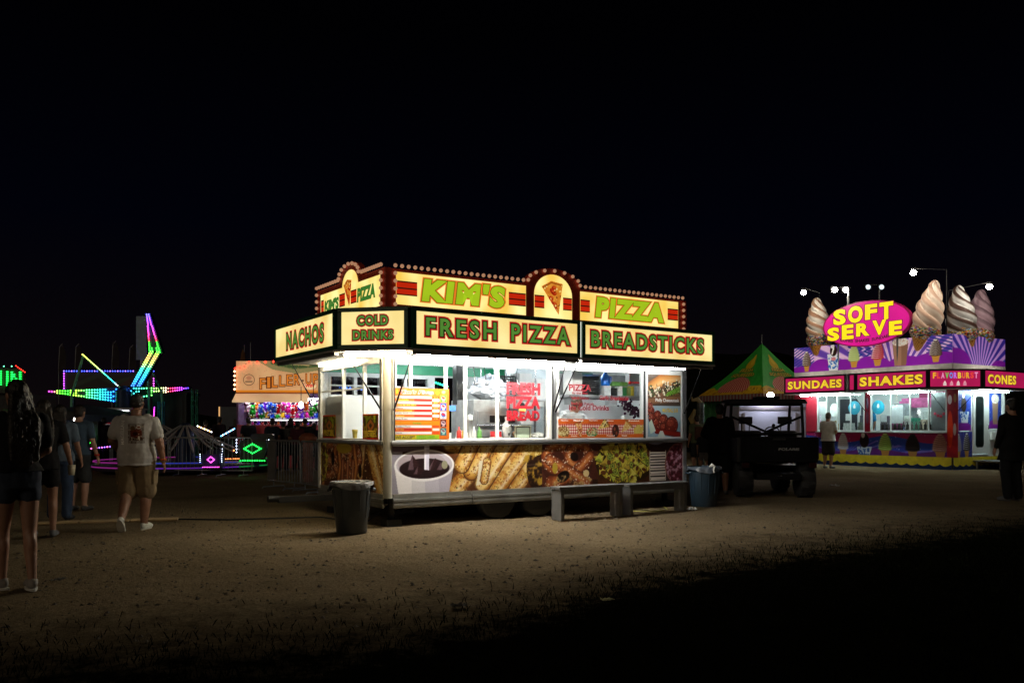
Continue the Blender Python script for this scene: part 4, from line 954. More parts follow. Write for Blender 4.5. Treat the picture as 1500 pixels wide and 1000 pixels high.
# right counter with trays
o = root('prep_table', 'white prep table with raised back in the right window bay', 'table', 4.75, .95, .46); b = MB(); b.bx(-.62, .80, -.30, .28, .94, .98); b.build('table_top', M_aluw, o, .005)
b = MB(); b.bx(-.62, .80, .285, .31, .94, 1.32); b.build('splashback', M_aluw, o)
for sx in (-.56, .74):
    for sy in (-.24, .22): b = MB(); b.tube([(sx, sy, 0), (sx, sy, .938)], .018, 8); b.build('leg', M_steel, o)
for k, (x, lab) in enumerate(((4.36, 'red carton on the left of the prep table'), (4.52, 'red and white carton in the middle of the prep table'))): b = MB(); b.bx(-.07, .07, -.06, .06, 0, .07); b.bx(-.025, .025, -.062, .062, .01, .072); solo(b, 'carton', mat('carton_red', (.5, .02, .03), .5, var=.3, scale=20), lab, 'carton', x, .80, 1.442)
for k in range(3): b = MB(); b.bx(-.085, .085, -.1, .1, 0, .012); b.bx(-.085, .085, -.1, -.09, .012, .08); b.bx(-.085, .085, .09, .1, .012, .08); b.bx(-.085, -.075, -.09, .09, .012, .08); b.bx(.075, .085, -.09, .09, .012, .08); solo(b, 'white_tub', M_aluw, ['first white tub right of the red cartons on the prep table', 'middle white tub of three on the prep table', 'last white tub at the right end of the prep table'][k], 'tub', 4.80+.2*k, .80, 1.442)
# more clutter: bottles and cup stacks along the serving shelf, ladles on a ceiling rail
b = MB(); b.lathe([(.035, 0), (.038, .02), (.036, .13), (.014, .16), (.010, .20), (0, .20)], 14); bt = {}
for k, (x, c, nm) in enumerate(((1.36, (.5, .03, .02), 'red'), (1.45, (.6, .42, .03), 'yellow'), (1.62, (.6, .6, .58), 'white'), (3.02, (.5, .03, .02), 'red'), (3.12, (.6, .42, .03), 'yellow'), (1.72, (.10, .28, .06), 'green'))):
    me = b.mesh('sauce_bottle'); me.materials.append(mat('sauce_'+nm, c, .35)); t = bpy.data.objects.new('sauce_bottle', me); COL.objects.link(t); put(t, x, .36, 1.192)
    tag(t, '%s sauce bottle on the serving shelf behind the %s' % (nm, 'oven window' if x < 2 else 'banner of slices'), 'bottle', 'sauce bottles on the serving shelf')
for k, x in enumerate((1.52, 2.95, 3.25, 4.55)):
    b = MB(); b.lathe([(.030, 0), (.040, .30)]+sum([[(.044, .30+.02*j), (.040, .31+.02*j)] for j in range(4)], [])+[(0, .39)], 14); solo(b, 'cup_stack', M_paper, ['white cup stack behind the oven window', 'white cup stack left behind the banner of slices', 'second white cup stack behind the banner of slices', 'white cup stack at the right behind the banner of slices'][k], 'cups', x, .30, 1.192)
o = root('utensil_rail', 'chrome rail of hanging ladles under the ceiling before the oven', 'rail', 2.0, .75, 2.36); b = MB(); b.tube([(-.5, 0, 0), (.9, 0, 0)], .008, 6); b.tube([(-.5, 0, 0), (-.5, 0, .13)], .006, 6); b.tube([(.9, 0, 0), (.9, 0, .13)], .006, 6); b.build('rail_bar', M_wire, o)
for k in range(6): b = MB(); x = -.35+.2*k; b.tube([(x, 0, 0), (x, .01, -.02), (x+.03, 0, -.26)], .007, 6); b.ball((x+.03, -.02, -.29), (.04, .04, .03), 8, 6); b.build('ladle', M_wire, o)
b = MB(); b.bx(-.34, .34, -.01, .01, 0, .5); b.bx(-.3, .3, -.014, -.011, .05, .1); b.bx(-.3, .3, -.014, -.011, .18, .23); b.bx(-.3, .3, -.014, -.011, .31, .36); solo(b, 'price_sheet', M_paper, 'white price sheet taped to the grey locker', 'notice', 3.62, 1.68, 1.75)
for k, z in enumerate((.02, .14, .26)): b = MB(); b.bx(-.24, .24, -.2, .2, 0, .10); b.bx(-.25, .25, -.21, .21, .10, .115); solo(b, 'pizza_box', M_card, ['lowest white pizza box stacked on the back counter', 'middle white pizza box stacked on the back counter', 'top white pizza box stacked on the back counter'][k], 'box', 4.2, 2.05, 1.165+z)
# ================================================================== LOOSE PROPS ON THE LOT
def trash(name, label, p, col, liner, s=1., seed=0):
    o = thing(name, label, 'trash can', p); rr = random.Random(seed)
    m = mat('can_plastic_'+name+str(seed), col, .5, var=.18, scale=4, bump=.12, bscale=40, dirt=.3)
    b = MB(); b.lathe([(0, .01), (.20, 0), (.215, .015), (.262, .60), (.262, .61), (.275, .615), (.278, .655), (.290, .66), (.29, .69), (.272, .692), (.268, .66), (.255, .60), (.205, .03), (0, .03)], 40); b.build('barrel', m, o)
    for a in (0.2, math.pi+.2):
        b = MB(); ca, sa = math.cos(a), math.sin(a); b.tube([(ca*.285-sa*.09, sa*.285+ca*.09, .60), (ca*.325-sa*.07, sa*.325+ca*.07, .585), (ca*.325+sa*.07, sa*.325-ca*.07, .585), (ca*.285+sa*.09, sa*.285-ca*.09, .60)], .018, 8); b.build('handle', m, o)
    b = MB()
    for k in range(12):
        a = k*math.pi/6+.13; b.tube([(.232*math.cos(a), .232*math.sin(a), .22), (.266*math.cos(a), .266*math.sin(a), .585)], .008, 6)
    b.build('rib', m, o)
    # liner bag folded over the rim
    n = 48; prof = []
    vs = []
    for j, (r0, z0) in enumerate(((.15, .58), (.25, .66), (.286, .70), (.300, .697), (.306, .655), (.312, .615))):
        for k in range(n):
            a = 2*math.pi*k/n; w = (j > 2)*(.010*math.sin(a*9+seed)+rr.uniform(-.007, .007)); dz = (j == 5)*(.035*math.sin(a*3+1+seed)+rr.uniform(-.012, .012))
            vs.append(((r0+w)*math.cos(a), (r0+w)*math.sin(a), z0+dz+(j < 2)*rr.uniform(-.02, .02)))
    b = MB(); b.add(vs, [(j*n+k, j*n+(k+1) % n, (j+1)*n+(k+1) % n, (j+1)*n+k) for j in range(5) for k in range(n)], True); b.build('bin_liner', liner, o)
    return o
M_linerc = mat('clear_liner', (.12, .115, .11), .25, var=.3, scale=12, bump=.4, bscale=30); M_linerb = mat('blue_liner', (.07, .085, .11), .25, var=.3, scale=12, bump=.4, bscale=30)
trash('trash_can', 'dark grey plastic trash can with clear liner near the pizza trailer corner post', (*gnd(515, 780)[:2], 0), (.026, .032, .036), M_linerc, .98, 1).scale = (.93, .93, .97)
o = trash('trash_can', 'blue plastic trash can with liner right of the grey benches', (*gnd(1031, 741)[:2], 0), (.014, .034, .058), M_linerb, .98, 2)
b = MB(); b.tube([(.0, -.02, 0), (.03, -.05, .035), (.07, -.06, .01), (.05, -.08, -.05), (.06, -.085, -.10)], [.02, .03, .022, .014, .008], 7); q = tag(b.build('paper_scrap', M_paper), 'white paper scrap hanging over the blue trash can rim', 'paper'); q.location = gnd(1031, 741)+Vector((.05, -.22, .70))
# plank benches in front of the trailer
M_bench = mat('weathered_grey_plank', (.10, .10, .10), .75, var=.3, scale=3, bump=.3, bscale=35, dirt=.4)
def bench(label, x0, x1, y, h=.475, d=.30):
    o = root('plank_bench', label, 'bench', x0, y, 0, 0, 'grey benches before the trailer'); w = x1-x0
    b = MB()
    for k in range(2): b.bx(0, w, -d/2+k*d/2+.004, -d/2+(k+1)*d/2-.004, h-.04, h)
    b.build('seat', M_bench, o, .005)
    b = MB(); b.bx(.03, w-.03, -d/2+.03, -d/2+.055, h-.11, h-.042); b.bx(.03, w-.03, d/2-.055, d/2-.03, h-.11, h-.042); b.build('apron', M_bench, o, .004)
    for x in (.06, w-.06): b = MB(); b.bx(x-.03, x+.03, -d/2+.01, d/2-.01, 0, h-.042); b.build('leg', M_bench, o, .005)
    return o
bench('left grey plank bench, nearer the trailer wheels', 2.47, 3.72, -.56, .50, .26); bench('right grey plank bench, next to the blue trash can', 3.82, 5.10, -.56, .49, .26)
# litter
def litter(label, p, s, m, seed, name='scrap'):
    rr = random.Random(seed); b = MB(); n = 6
    vs = [((i/n-.5)*s[0], (j/n-.5)*s[1], .006+s[2]*abs(math.sin(i*1.3+seed)*math.cos(j*1.7+seed))*rr.uniform(.4, 1)) for j in range(n+1) for i in range(n+1)]
    b.add(vs, [(j*(n+1)+i, j*(n+1)+i+1, (j+1)*(n+1)+i+1, (j+1)*(n+1)+i) for j in range(n) for i in range(n)]); o = b.build(name, m)
    o.location = p; o.rotation_euler = (0, 0, seed*1.1); return tag(o, label, 'litter')
litter('crumpled white paper on the gravel behind the corner jack', gnd(590, 752), (.5, .25, .07), M_paper, 1); litter('crumpled paper scrap under the trailer left of the first wheel', gnd(643, 747), (.22, .2, .06), M_paper, 2)
litter('pale carton scrap on the ground beneath the right bench', gnd(968, 737), (.32, .3, .16), mat('litter_buff', (.48, .47, .30), .8, var=.3, scale=20), 3); litter('white plastic bag scrap at the foot of the blue trash can', gnd(1013, 747), (.3, .16, .06), M_paper, 4)
litter('long flat cardboard strip under the right bench', gnd(955, 747), (.6, .08, .015), mat('litter_card', (.26, .20, .10), .9), 5); litter('dark crushed leaf scrap on the gravel near the grass edge', gnd(672, 888), (.12, .08, .03), mat('litter_dark', (.05, .045, .04), .8), 6); litter('small dark scrap on the gravel by the standing woman', gnd(85, 850), (.13, .09, .03), mat('litter_dark', 0), 7)
litter('white cup scrap on the gravel behind the utility vehicle', gnd(1222, 712), (.2, .15, .07), M_paper, 8); litter('pale wrapper on the dark grass below the trailer', gnd(890, 889)+Vector((0, 0, .05)), (.10, .06, .03), mat('litter_buff', 0), 9)
# cable cover and cables
p0, p1 = gnd(40, 768), gnd(262, 761)
o = thing('cable_cover', 'flat tan plank cable cover lying on the gravel by the walking man', 'cable cover', p0, math.atan2(p1.y-p0.y, p1.x-p0.x)); ln = (p1-p0).length
b = MB(); n = 3
for k in range(n): b.bx(ln*k/n+.01, ln*(k+1)/n-.01, -.13, .13, .0, .032)
b.build('plank', mat('cable_cover_tan', (.34, .23, .11), .8, var=.3, scale=3, dirt=.5), o, .012)
b = MB(); b.tube([gnd(262, 761)+Vector((0, 0, .012)), gnd(330, 763)+Vector((0, .1, .012)), gnd(400, 760)+Vector((0, 0, .012)), gnd(470, 758)+Vector((0, 0, .012)), TW(-.1, .5, .02), TW(.4, .6, .3)], .012, 8); tag(b.build('power_cable', M_dark), 'black power cable running from the cable cover to the trailer', 'cable')
b = MB(); b.tube([TW(4.6, .2, .02), TW(4.2, -.2, .015), TW(4.5, -.5, .015), TW(4.9, -.4, .015), TW(5.3, .1, .015)], .01, 7); tag(b.build('yellow_hose', mat('hose_yellow', (.32, .30, .05), .5)), 'thin yellow hose coiled on the ground under the right end of the trailer', 'hose')
# ================================================================== PEOPLE
from mathutils import noise as mnoise
TMP = bpy.data.scenes.new('bake')
def fuse(mb, name, vox, smooth=4, fold=0., fs=9., seed=0.):
    """joins overlapping closed shapes into one continuous skin"""
    me = mb.mesh('raw'); o = bpy.data.objects.new('raw', me); TMP.collection.objects.link(o)
    r = o.modifiers.new('r', 'REMESH'); r.mode = 'VOXEL'; r.voxel_size = vox; r.use_smooth_shade = True
    if smooth: s = o.modifiers.new('s', 'SMOOTH'); s.factor = .5; s.iterations = smooth
    vl = TMP.view_layers[0]; vl.update(); dg = vl.depsgraph; dg.update()
    out = bpy.data.meshes.new_from_object(o.evaluated_get(dg), depsgraph=dg)
    bpy.data.objects.remove(o); bpy.data.meshes.remove(me); out.name = name
    if fold:
        out.update()
        for v in out.vertices:
            p = v.co*fs + Vector((seed*3.1, seed, 0)); v.co += v.normal*fold*(mnoise.noise(Vector((p.x*1.3, p.y*1.3, p.z*.55)))+.5*mnoise.noise(p*2.3))
    out.polygons.foreach_set('use_smooth', [True]*len(out.polygons))
    return out
BASE = dict(pelvis=(0, 0, .95), neck=(0, -.01, 1.47), head=(0, .025, 1.625), sh_l=(-.185, -.01, 1.415), sh_r=(.185, -.01, 1.415), el_l=(-.235, -.03, 1.14), el_r=(.235, -.03, 1.14), wr_l=(-.25, .05, .90), wr_r=(.25, .05, .90),
            hip_l=(-.09, 0, .92), hip_r=(.09, 0, .92), kn_l=(-.10, .02, .50), kn_r=(.10, .02, .50), an_l=(-.105, -.03, .085), an_r=(.105, -.03, .085), toe_l=(-.13, .16, .03), toe_r=(.13, .16, .03))
def rings(b, R_, n=20):
    """closed trunk from (x, y, z, rx, ry) rings"""
    vs = []
    for x, y, z, rx, ry in R_:
        for k in range(n):
            t = 2*math.pi*k/n; c, s = math.cos(t), math.sin(t); q = 1/((abs(c)**2.5+abs(s)**2.5)**(1/2.5)); vs.append((x+rx*c*q, y+ry*s*q, z))
    m = len(R_); b.add(vs, [(i*n+k, i*n+(k+1) % n, (i+1)*n+(k+1) % n, (i+1)*n+k) for i in range(m-1) for k in range(n)]+[tuple(range(n))[::-1], tuple(range((m-1)*n, m*n))], True)
def limb(b, pts, rs, n=12):
    P, Q = [], []
    for i in range(len(pts)-1):
        a, c = Vector(pts[i]), Vector(pts[i+1])
        for k in range(4): t = k/4; P.append(a.lerp(c, t)); Q.append(rs[i]*(1-t)+rs[i+1]*t)
    P.append(Vector(pts[-1])); Q.append(rs[-1]); b.tube(P, Q, n)
    for p, r in zip(pts, rs): b.ball(p, r*.99, n, 8)
def hand(b, wr, el, side, fr=.0088, grip=0.):
    d = (Vector(wr)-Vector(el)).normalized(); med = Vector((-side, 0, 0)); n = (med-d*med.dot(d)).normalized(); w = d.cross(n).normalized()
    if w.y < 0: w = -w
    wr = Vector(wr); pc = wr+d*.052
    rot = Matrix((w, n, d)).transposed(); b.ball(pc, (.041, .017, .055), 12, 8, rot)
    for k, (o, ln) in enumerate(((.031, .070), (.011, .080), (-.010, .074), (-.029, .058))):
        a = pc+w*o+d*.040; c1 = .35+grip; c2 = .8+grip*1.6
        m = a+(d*math.cos(c1*.6)+n*math.sin(c1*.6))*ln*.52; e = m+(d*math.cos(c2)+n*math.sin(c2))*ln*.50; b.tube([a-d*.02, a, m, e], [fr*1.05, fr*1.05, fr, fr*.85], 8); b.ball(e, fr*.85, 8, 6); b.ball(m, fr, 8, 6)
    a = wr+w*.028+d*.022; m = a+(w*.6+d*.7+n*.3).normalized()*.038; e = m+(d*.85+n*.5).normalized()*.030; b.tube([a, m, e], [fr*1.3, fr*1.15, fr*.9], 8); b.ball(e, fr*.9, 8, 6); b.ball(m, fr*1.15, 8, 6)
SKIN = mat('skin_light', (.36, .19, .125), .5, var=.12, scale=12); SKIN2 = mat('skin_tan', (.24, .115, .07), .5, var=.12, scale=12)
_dyes = {}
def cloth(col, rough=.9): 
    k = 'cloth_%02x%02x%02x' % tuple(int(255*max(0, min(1, c))) for c in col); return mat(k, col, rough, var=.14, scale=9, bump=.15, bscale=120, spec=.2)
def person(label, loc, yaw=0., h=1.75, pose={}, skin=None, bulk=1., belly=0., top=None, top_z=.93, sleeve=.62, legs='shorts', leg_col=(.1, .1, .1), leg_z=.56, hair='short', hair_col=(.02, .014, .01), shoe=(.5, .5, .48), vox=.016, group=None, hips=1., grip=0., root=None, loose=1., extra=None, no_lower=False, sock=None):
    J = {k: Vector(pose.get(k, v)) for k, v in BASE.items()}; skin = skin or SKIN
    o = root or thing('person', label, 'person', loc, yaw, group); o.scale = (h/1.75,)*3
    near = vox < .013; fr = .0088 if near else .0115
    pv, nk, hd = J['pelvis'], J['neck'], J['head']
    def trunk(t): return pv.lerp(nk, t)
    def tr(lo, infl, top_=True):
        spec = [(-.20, .150, .105), (-.05, .165*hips, .118), (.08, .162*hips, .118), (.25, .140, .106+belly), (.45, .150, .112+belly*.8), (.68, .172, .122+belly*.3), (.84, .178, .112), (.92, .150, .088), (.97, .085, .066)]
        out = []
        for t, rx, ry in spec:
            c = trunk(t) if t >= 0 else pv+Vector((0, 0, t*(nk.z-pv.z)))
            if c.z < lo-.005: continue
            out.append((c.x, c.y+(belly*.35 if t < .6 else 0), c.z, (rx*bulk+infl), (ry*bulk+infl)))
        return out
    # --- body: one skin
    b = MB(); rings(b, tr(-9, 0)+[(nk.x, nk.y, nk.z, .060, .060), (nk.x*.4+hd.x*.6, nk.y*.4+hd.y*.6-.01, nk.z+.075, .054*min(bulk, 1.15), .056*min(bulk, 1.15))])
    fx = Vector((0, 1, 0)); up = (hd-nk).normalized()
    face = Vector(pose.get('face', (0, 1, 0))).normalized(); sd = face.cross(Vector((0, 0, 1))).normalized(); fu = sd.cross(face).normalized(); HR = Matrix((sd, face, fu)).transposed()
    def hp(x, y, z): return hd+HR@Vector((x, y, z))
    b.ball(hd, (.074, .094, .110), 16, 12, HR); b.ball(hp(0, .030, -.055), (.056, .062, .062), 12, 8, HR); b.ball(hp(0, .082, -.088), (.022, .018, .018), 8, 6, HR)
    b.tube([hp(0, .088, .018), hp(0, .108, -.020), hp(0, .112, -.032)], [.010, .013, .012], 8); b.ball(hp(0, .094, -.060), (.024, .011, .011), 8, 6, HR)
    for s in (-1, 1): b.ball(hp(s*.077, -.008, -.012), (.011, .020, .032), 8, 6, HR); b.ball(hp(s*.030, .082, .030), (.022, .012, .008), 8, 6, HR)
    for s, q in ((-1, 'l'), (1, 'r')):
        k = min(bulk, 1.3); limb(b, [J['sh_'+q], J['el_'+q], J['wr_'+q]], [.056*k, .043*k, .029*k], 12)
        fm = J['el_'+q].lerp(J['wr_'+q], .28); b.ball(fm, .046*k, 10, 8); hand(b, J['wr_'+q], J['el_'+q], s, fr, grip if q == pose.get('grip', 'r') else 0)
        if no_lower: continue
        limb(b, [J['hip_'+q], J['hip_'+q].lerp(J['kn_'+q], .4), J['kn_'+q], J['kn_'+q].lerp(J['an_'+q], .35), J['an_'+q]], [.092*k, .084*k, .057*k, .056*k, .036*k], 14)
        cf = J['kn_'+q].lerp(J['an_'+q], .30)+Vector((0, -.016, 0)); b.ball(cf, (.050*k, .056*k, .10), 10, 8)
        limb(b, [J['an_'+q], J['an_'+q].lerp(J['toe_'+q], .9)], [.036, .026], 10)
    body = link_mesh('body', fuse(b, 'body', vox, 3), skin, o)
    # --- shirt
    if top:
        b = MB(); rings(b, [(pv.x, pv.y+belly*.3, top_z, (.158*bulk*max(1, hips*1.02)+.034*loose), (.118*bulk+belly*.9+.036*loose))]*1+tr(top_z, .022*loose)+[(nk.x, nk.y, nk.z-.005, .072, .066)])
        for q in 'lr':
            e = J['sh_'+q].lerp(J['el_'+q], sleeve if sleeve <= 1 else 1); k = min(bulk, 1.3); pts = [J['sh_'+q]+Vector((0, 0, -.004)), e]; rs = [.068*k, .058*k+.008*loose]
            if sleeve > 1: pts.append(J['el_'+q].lerp(J['wr_'+q], sleeve-1)); rs = [.064*k, .054*k, .040*k]
            limb(b, pts, rs, 12); b.ball(J['sh_'+q]*.66+nk*.34, .062*k, 10, 8)
        link_mesh('shirt', fuse(b, 'shirt', vox, 3, .010 if near else .006, 9, h+loc[0]), cloth(top), o)
    # --- shorts, trousers or skirt
    if legs and not no_lower:
        b = MB(); rings(b, [r for r in tr(-9, .012) if r[2] < pv.z+.10])
        if legs == 'skirt': rings(b, [(pv.x, pv.y, leg_z, .20*bulk, .17*bulk), (pv.x, pv.y, pv.z-.1, .18*bulk, .135*bulk), (pv.x, pv.y, pv.z+.06, .15*bulk, .11*bulk)])
        else:
            for q in 'lr':
                H_, K, A = J['hip_'+q], J['kn_'+q], J['an_'+q]; k = min(bulk, 1.3)
                tt = (H_.z-leg_z)/max(.01, H_.z-K.z)
                if tt <= 1: limb(b, [H_, H_.lerp(K, tt*.5), H_.lerp(K, tt)], [.100*k, .098*k, .090*k+.010*loose], 14)
                else: t2 = min(.97, (K.z-leg_z)/max(.01, K.z-A.z)); limb(b, [H_, H_.lerp(K, .5), K, K.lerp(A, t2)], [.100*k, .090*k, .080*k, .070*k], 14)
        link_mesh({'skirt': 'skirt'}.get(legs, 'shorts' if leg_z > .3 else 'trousers'), fuse(b, 'trousers', vox, 2, .008, 11, h), cloth(leg_col), o)
    # --- shoes
    if shoe and not no_lower:
        for q in 'lr':
            A, T = J['an_'+q], J['toe_'+q]; d = (T-A); f = Vector((d.x, d.y, d.z+.055)).normalized(); s_ = f.cross(Vector((0, 0, 1))).normalized(); u = s_.cross(f).normalized(); M = Matrix((s_, f, u)).transposed()
            base = A-u*.048; b = MB(); b.ball(base+f*.075+u*.012, (.044, .135, .042), 14, 8, M); b.ball(base+f*.145+u*.004, (.048, .065, .034), 12, 8, M); b.ball(base-f*.01+u*.02, (.039, .05, .05), 12, 8, M); b.tube([base+u*.02, A+u*.01], [.045, .043], 12)
            me = fuse(b, 'shoe', max(vox*.8, .009), 2); sh = link_mesh('shoe', me, cloth(shoe, .6), o)
            if near:
                b = MB(); pts = [base-u*.036+f*.06+s_*(.045*math.cos(t)*(1 if math.sin(t) > -.5 else .85))+f*(.138*math.sin(t)) for t in np.linspace(0, 6.283, 25)[:-1]]; n = len(pts)
                b.add(pts+[p+u*.02 for p in pts], [tuple(range(n))[::-1], tuple(range(n, 2*n))]+[(i, (i+1) % n, n+(i+1) % n, n+i) for i in range(n)]); b.build('sole', cloth((.55, .54, .50), .7), sh)
    # --- hair
    if hair:
        b = MB(); hc = mat('hair_%d' % int(hair_col[0]*1000), hair_col, .45, var=.4, scale=30, bump=.5, bscale=70)
        if hair == 'cap':
            b.ball(hp(0, -.004, .040), (.083, .103, .082), 16, 10, HR); b.tube([hp(0, .06, .045), hp(0, .13, .035), hp(0, .165, .028)], [.065, .06, .03], 12, flat=.16)
            link_mesh('cap', fuse(b, 'cap', .010, 2), hc, o); b = MB(); b.ball(hp(0, -.030, -.018), (.079, .076, .058), 14, 10, HR); link_mesh('hair', fuse(b, 'hair', .012, 1, .006, 40), mat('hair_under_cap', (.018, .012, .009), .5), o)
        else:
            b.ball(hp(0, -.014, .028), (.083, .098, .100), 16, 12, HR); b.ball(hp(0, -.050, -.025), (.074, .060, .075), 14, 10, HR)
            if hair == 'long':
                ln = pose.get('hair_len', .42)
                for i in range(9):
                    a = (i-4)/4; p0 = hp(a*.062, -.055-.02*(1-abs(a)), .02); p1 = hp(a*.078, -.085, -.14); p2 = nk+Vector((a*.095, -.105*bulk-.02, -.06)); p3 = nk+Vector((a*.10, -.125*bulk-.012, -ln+.06*abs(a)))
                    b.tube([p0, p1, p2, p2.lerp(p3, .5), p3], [.030, .034, .034, .030, .012], 8)
            if hair == 'curly':
                rr = random.Random(5)
                for i in range(60): t, f = rr.uniform(0, 6.28), rr.uniform(-.2, 1.45); b.ball(hp(.088*math.cos(t)*math.cos(f), -.02+.10*math.sin(t)*math.cos(f), .03+.10*math.sin(f)), rr.uniform(.018, .028), 7, 5)
            if hair == 'bun': b.ball(hp(0, -.085, .10), .045, 10, 8)
            link_mesh('hair', fuse(b, 'hair', max(.010, vox*.75), 1, .007, 34, h), hc, o)
    if extra: extra(o, J, hp, near)
    return o
P3 = lambda *a: Vector(a)
# man in the printed grey tee, walking away
def tee_print(o, J, hp, near):
    """cattle print and vertical lettering on the back of the tee, laid on its surface"""
    sh = [c for c in o.children if c.name.startswith('shirt')][0].data
    from mathutils.bvhtree import BVHTree
    bv = BVHTree.FromPolygons([v.co for v in sh.vertices], [p.vertices for p in sh.polygons])
    def drop(x, z, lift=.004):
        h = bv.ray_cast(Vector((x, -1.2, z)), Vector((0, 1, 0))); return (h[0]+Vector((0, -lift, 0))) if h[0] else Vector((x, -.18, z))
    P = Pic(.19, .25, 48, '8f8a86', 31); al = np.zeros_like(P.X)
    for pts, c in (([(.02, .04), (.17, .04), (.17, .07), (.02, .07)], '4a3424'), ([(.03, .07), (.16, .07), (.165, .16), (.12, .18), (.03, .165)], '6a2c1a'), ([(.10, .15), (.15, .15), (.15, .22), (.10, .22)], '7a4030'), ([(.04, .04), (.055, .04), (.055, .08), (.04, .08)], 'c8bfb0'), ([(.12, .04), (.14, .04), (.14, .09), (.12, .09)], 'c8bfb0')): P.poly(pts, c)
    P.ell(.13, .205, .03, .022, 'd8d2c8', ring=.4); P.specks(np.ones_like(P.X), 50, '5a3a28', .004, .010); P.specks(np.ones_like(P.X), 30, 'b8b0a2', .004, .008); P.ell(.06, .19, .03, .03, '6a5030'); P.ell(.09, .12, .03, .025, '3a160e')
    co = np.array([[tuple(drop(-.035+x, 1.115+y)) for x in np.linspace(0, .19, P.nx)] for y in np.linspace(0, .25, P.ny)]); g = grid_mesh('shirt_print', co, P.a, vcol('screen_print', .9, 0, .1), o)
    v, f = glyphs('MAGELLAN', .02); a, c = v.min(0), v.max(0); b = MB(); b.add([drop(-.085+.038*0-(.045)*(y-a[1])/(c[1]-a[1]), 1.10+.30*(x-a[0])/(c[0]-a[0]), .005) for x, y in v], f); b.build('lettering', cloth((.86, .85, .83)), o)
    for q in 'lr':
        b = MB(); H_, K = J['hip_'+q], J['kn_'+q]; p = H_.lerp(K, .58); sx = -1 if q == 'l' else 1; b.box(p+Vector((sx*.115, 0, 0)), (.03, .15, .17)); b.box(p+Vector((sx*.118, 0, .07)), (.034, .16, .05)); b.build('cargo_pocket', cloth((.21, .155, .09)), o, .008)
    b = MB(); w = J['wr_r']+Vector((0, -.005, .02)); b.lathe([(.036, -.012), (.040, -.012), (.040, .012), (.036, .012)], 16, w); b.build('wristband', cloth((.4, .08, .02)), o)
pm = gnd(200, 776)
person('man in a printed grey tee and tan cargo shorts walking away from the camera', (pm.x, pm.y, 0), R(4), 1.84,
       dict(el_l=P3(-.30, -.02, 1.15), wr_l=P3(-.27, .16, 1.0), el_r=P3(.30, -.05, 1.14), wr_r=P3(.335, .0, .885), sh_l=P3(-.215, -.01, 1.385), sh_r=P3(.215, -.01, 1.385), kn_l=P3(-.105, .0, .50), an_l=P3(-.095, -.26, .165), toe_l=P3(-.11, -.17, .0), kn_r=P3(.10, .07, .50), an_r=P3(.085, .02, .085), toe_r=P3(.105, .21, .03), hip_l=P3(-.105, 0, .92), hip_r=P3(.105, 0, .92), head=P3(0, .03, 1.632)),
       SKIN2, 1.24, .03, (.46, .44, .425), .83, .68, 'shorts', (.20, .145, .085), .50, 'cap', (.03, .032, .03), (.60, .62, .58), .0105, loose=1.5, extra=tee_print)
# woman in the foreground, back to the camera, looking left
pw = gnd(29, 864)
def bracelet(o, J, hp, near):
    b = MB(); b.ball(hp(-.030, .083, .010), .010, 8, 6); b.ball(hp(.030, .083, .010), .010, 8, 6); b.build('eye', mat('eye_dark', (.02, .015, .012), .2), o)
person('young woman with long dark hair, black top and denim shorts standing nearest the camera', (pw.x-.02, pw.y, 0), R(52), 1.80,
       dict(el_l=P3(-.25, .02, 1.17), wr_l=P3(-.14, .24, 1.08), el_r=P3(.235, .0, 1.16), wr_r=P3(.13, .23, 1.06), hair_len=.46, face=P3(-.15, 1, .02), kn_l=P3(-.075, .10, .50), an_l=P3(-.07, .12, .085), toe_l=P3(-.12, .30, .03), kn_r=P3(.085, -.02, .50), an_r=P3(.075, -.10, .085), toe_r=P3(.12, .08, .03)),
       SKIN, .93, 0, (.010, .010, .012), .985, .75, 'shorts', (.035, .045, .07), .79, 'long', (.012, .008, .006), (.28, .26, .24), .0115, hips=1.12, extra=bracelet)
pb = at(4, 624, 8.6)
person('dark haired woman with a pale necklace half hidden behind the nearest woman', (pb.x-.18, 8.55, 0), R(35), 1.72, dict(face=P3(-.6, 1, 0), hair_len=.35), SKIN, .95, 0, (.012, .012, .014), .95, .7, 'shorts', (.02, .022, .03), .74, 'long', (.013, .009, .007), (.40, .39, .37), .015,
       extra=lambda o, J, hp, near: MB().tube([(.07*math.cos(t), .02+.075*math.sin(t), 1.47) for t in np.linspace(0, 6.28, 20)], .010, 8).build('necklace', cloth((.6, .58, .55)), o))
# people further along at the left


pc = gnd(64, 787)
person('woman in black with bare legs carrying a cup by her side', (pc.x, pc.y, 0), R(25), 1.74, dict(wr_r=P3(.30, .06, .93), el_r=P3(.255, -.04, 1.16), grip='r', hair_len=.4), SKIN, .96, 0, (.012, .012, .013), .86, .72, 'shorts', (.012, .012, .014), .70, 'long', (.013, .009, .007), (.16, .17, .19), .014, grip=.5)
b = MB(); b.lathe([(.0, 0), (.036, 0), (.048, .13), (.046, .13), (.035, .006), (0, .006)], 18); b.mat(1).lathe([(.0, .008), (.034, .008), (.042, .085), (0, .085)], 18)
q = tag(b.build('drink_cup', [mat('cup_clear', (.55, .50, .38), .2), mat('lemonade', (.55, .38, .08), .3)]), 'clear cup of yellow drink held by the woman in black', 'cup'); hx = Vector((.31, .09, .83))*(1.74/1.75); q.location = (pc.x+hx.x*math.cos(R(25))-hx.y*math.sin(R(25)), pc.y+hx.x*math.sin(R(25))+hx.y*math.cos(R(25)), hx.z-.05)
pd = gnd(88, 762)
